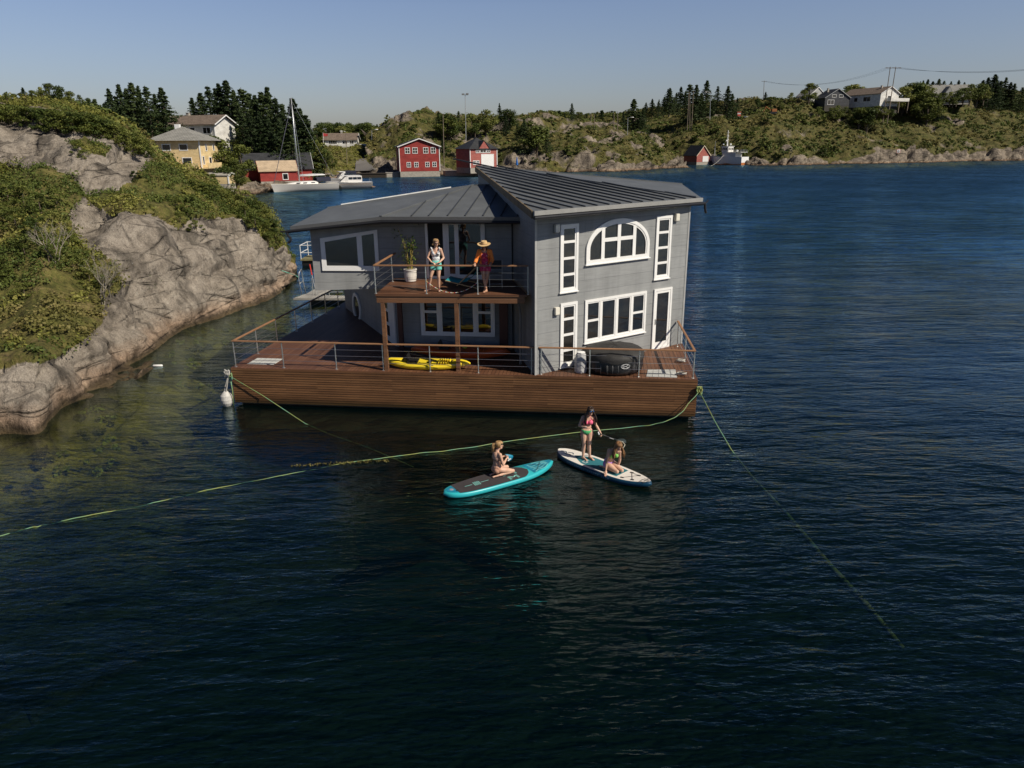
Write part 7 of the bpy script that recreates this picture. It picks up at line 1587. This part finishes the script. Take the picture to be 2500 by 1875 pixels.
while x<.55:
    w=.045; y=-(wid(x*2/L)+.003); zc=zt-.075+rock(x*2/L)
    if gg.random()<.85: m.box((x,y,zc),(w*.22,.006,.05)); m.box((x+w*.4,y-.001,zc+.018),(w*.5,.006,.010)); m.box((x+w*.4,y-.001,zc-.02),(w*.5,.006,.010))
    x+=w*1.55
m.build('rail_lettering',mat('rail_ink',(.10,.2,.3),.5),b)
MW=M
# standing woman
org=GZ(1432.5,1121,.145); org=V((org.x,org.y,.146))
J=dict(pelvis=(-.02,.0,.86),chest=(-.005,.0,1.13),neck=(.02,-.02,1.305),head=(.06,-.075,1.445),shL=(.155,-.02,1.25),shR=(-.135,.0,1.245),elL=(.235,-.03,1.01),haL=(.335,-.17,.86),elR=(-.235,-.05,1.02),haR=(-.045,-.21,1.03),
 hipL=(.065,.0,.80),hipR=(-.10,.0,.80),knL=(.05,-.03,.44),anL=(.085,.03,.07),toL=(.17,-.10,.026),knR=(-.09,-.03,.44),anR=(-.105,.0,.07),toR=(-.015,-.125,.026))
root,JJ,cl,HF=person('woman with long dark hair in pink and green bikini standing on the white board',org,J,(.25,-.8,-.55),(.15,-1,-.05),(.1,-1,0),SK1,{'L':((.35,-.6,-.6),(-.6,-.3,-.3),.9,1),'R':((.85,-.35,.0),(0,-.1,-1),.6,-1)},bust=1.12)
PK=mat('pink_cloth',(.80,.14,.25),.7); GRN=mat('green_cloth',(.10,.50,.18),.7)
cl('bikini_top',lambda b,u,p,n:b in('torso',) and ((p-JJ['bust1']).length<.074 or (p-JJ['bust-1']).length<.074) and n.y<.1,.006,PK)
cl('bikini_bottom',lambda b,u,p,n:(b=='torso' and u<.085 and p.z<JJ['pelvis'].z+.055) and (abs(p.x-JJ['pelvis'].x)<.04+max(0,(p.z-JJ['pelvis'].z+.10))*1.1 or n.y>.2) or (b[:5]=='thigh' and u<.02 and abs(p.x-JJ['pelvis'].x)<.05),.006,GRN)
for s in (-1,1):
    m=MB(); m.tube([JJ['bust%d'%s]+V((0,-.04,.05)),JJ['neck'].lerp(JJ['chest'],.2)+V((s*.05,-.055,0)),JJ['neck']+V((s*.04,.03,.01))],.005,6); m.build('strap',PK,root)
for s in (-1,1): m=MB(); q=JJ['pelvis']+V((s*.155,-.01,.0)); ellip(m,q,(.018,.018,.03)); m.tube([q,q+V((s*.02,-.01,-.1)),q+V((s*.012,-.01,-.15))],.007,6); m.build('side_tie',PK,root)
hair(root,HF,H_DARK,90,.34,.5,seed=7,forward=.05)
m=MB(); Hc,f,hu,hs,Hd,k=HF
for s in (-1,1): ellip(m,Hd+f*.075+hu*.085+hs*s*.034,(.032,.014,.022),Hc,10,6)
m.build('sunglasses',mat('blue_mirror',(.10,.25,.6),.08,metal=.7),root)
m=MB(); m.tube([JJ['elR'].lerp(JJ['haR'],.88)+V((0,.028*math.cos(t),.028*math.sin(t))) for t in [6.283*i/12 for i in range(13)]],.008,5); m.build('bracelet',M_WHITE,root)
h_=JJ['haL']+V((.03,-.06,-.05)); kx=(GZ(1505,1082,.62)-h_); e_=h_+kx
rp_=paddle('long dark paddle with pale edged blade held by the standing woman',h_-kx.normalized()*.12,GZ(1505,1074,.72),(1,.15,-.30),(.15,-.4,.9),mat('dark_blade',(.02,.03,.03),.5),M_BLACK,Lb=.28,Wb=.15)
m=MB(); c0=GZ(1505,1074,.72); m.smooth=True; m.tube([h_.lerp(c0,.52),h_.lerp(c0,.80)],.0155,8); m.build('white_sleeve',M_WHITE,rp_)
m=MB(); m.smooth=True; m.tube([GZ(1505,1074,.74),GZ(1520,1079,.72),GZ(1526,1086,.68),GZ(1520,1096,.60)],.010,6); m.build('blade_rim',mat('pale_rim',(.6,.55,.42),.5),rp_)
# kneeling woman at the front
org=GZ(1505,1157.5,.145); org=V((org.x,org.y,.146))
J=dict(pelvis=(-.17,.29,.25),chest=(-.10,.19,.50),neck=(-.02,.11,.66),head=(.035,.05,.775),shL=(.09,.11,.60),shR=(-.20,.15,.62),elL=(.10,.14,.35),haL=(.055,.18,.13),elR=(-.255,.10,.34),haR=(-.28,.03,.09),
 hipL=(-.085,.30,.20),hipR=(-.22,.22,.19),knL=(.15,.05,.085),knR=(.01,-.03,.085),anL=(-.13,.42,.05),anR=(-.28,.34,.05),toL=(-.22,.54,.03),toR=(-.37,.46,.03))
root,JJ,cl,HF=person('woman with long light brown hair in green and lilac bikini kneeling on the white board',org,J,(.35,-.8,-.45),(.5,-.85,-.15),(.6,-.75,0),SK1,{'L':((.0,-.1,-1),(-.3,-1,0),.25,1),'R':((-.1,-.6,-.55),(0,-.3,-1),.12,-1)},bust=1.0)
cl('bikini_top',lambda b,u,p,n:b=='torso' and ((p-JJ['bust1']).length<.062 or (p-JJ['bust-1']).length<.062 or .48<u<.52),.006,mat('lime_cloth',(.22,.62,.12),.7))
cl('bikini_bottom',lambda b,u,p,n:(b=='torso' and u<.14) or (b[:5]=='thigh' and u<.03),.006,mat('lilac_cloth',(.42,.22,.62),.7))
hair(root,HF,H_BROWN,90,.34,.5,seed=9,forward=.02)
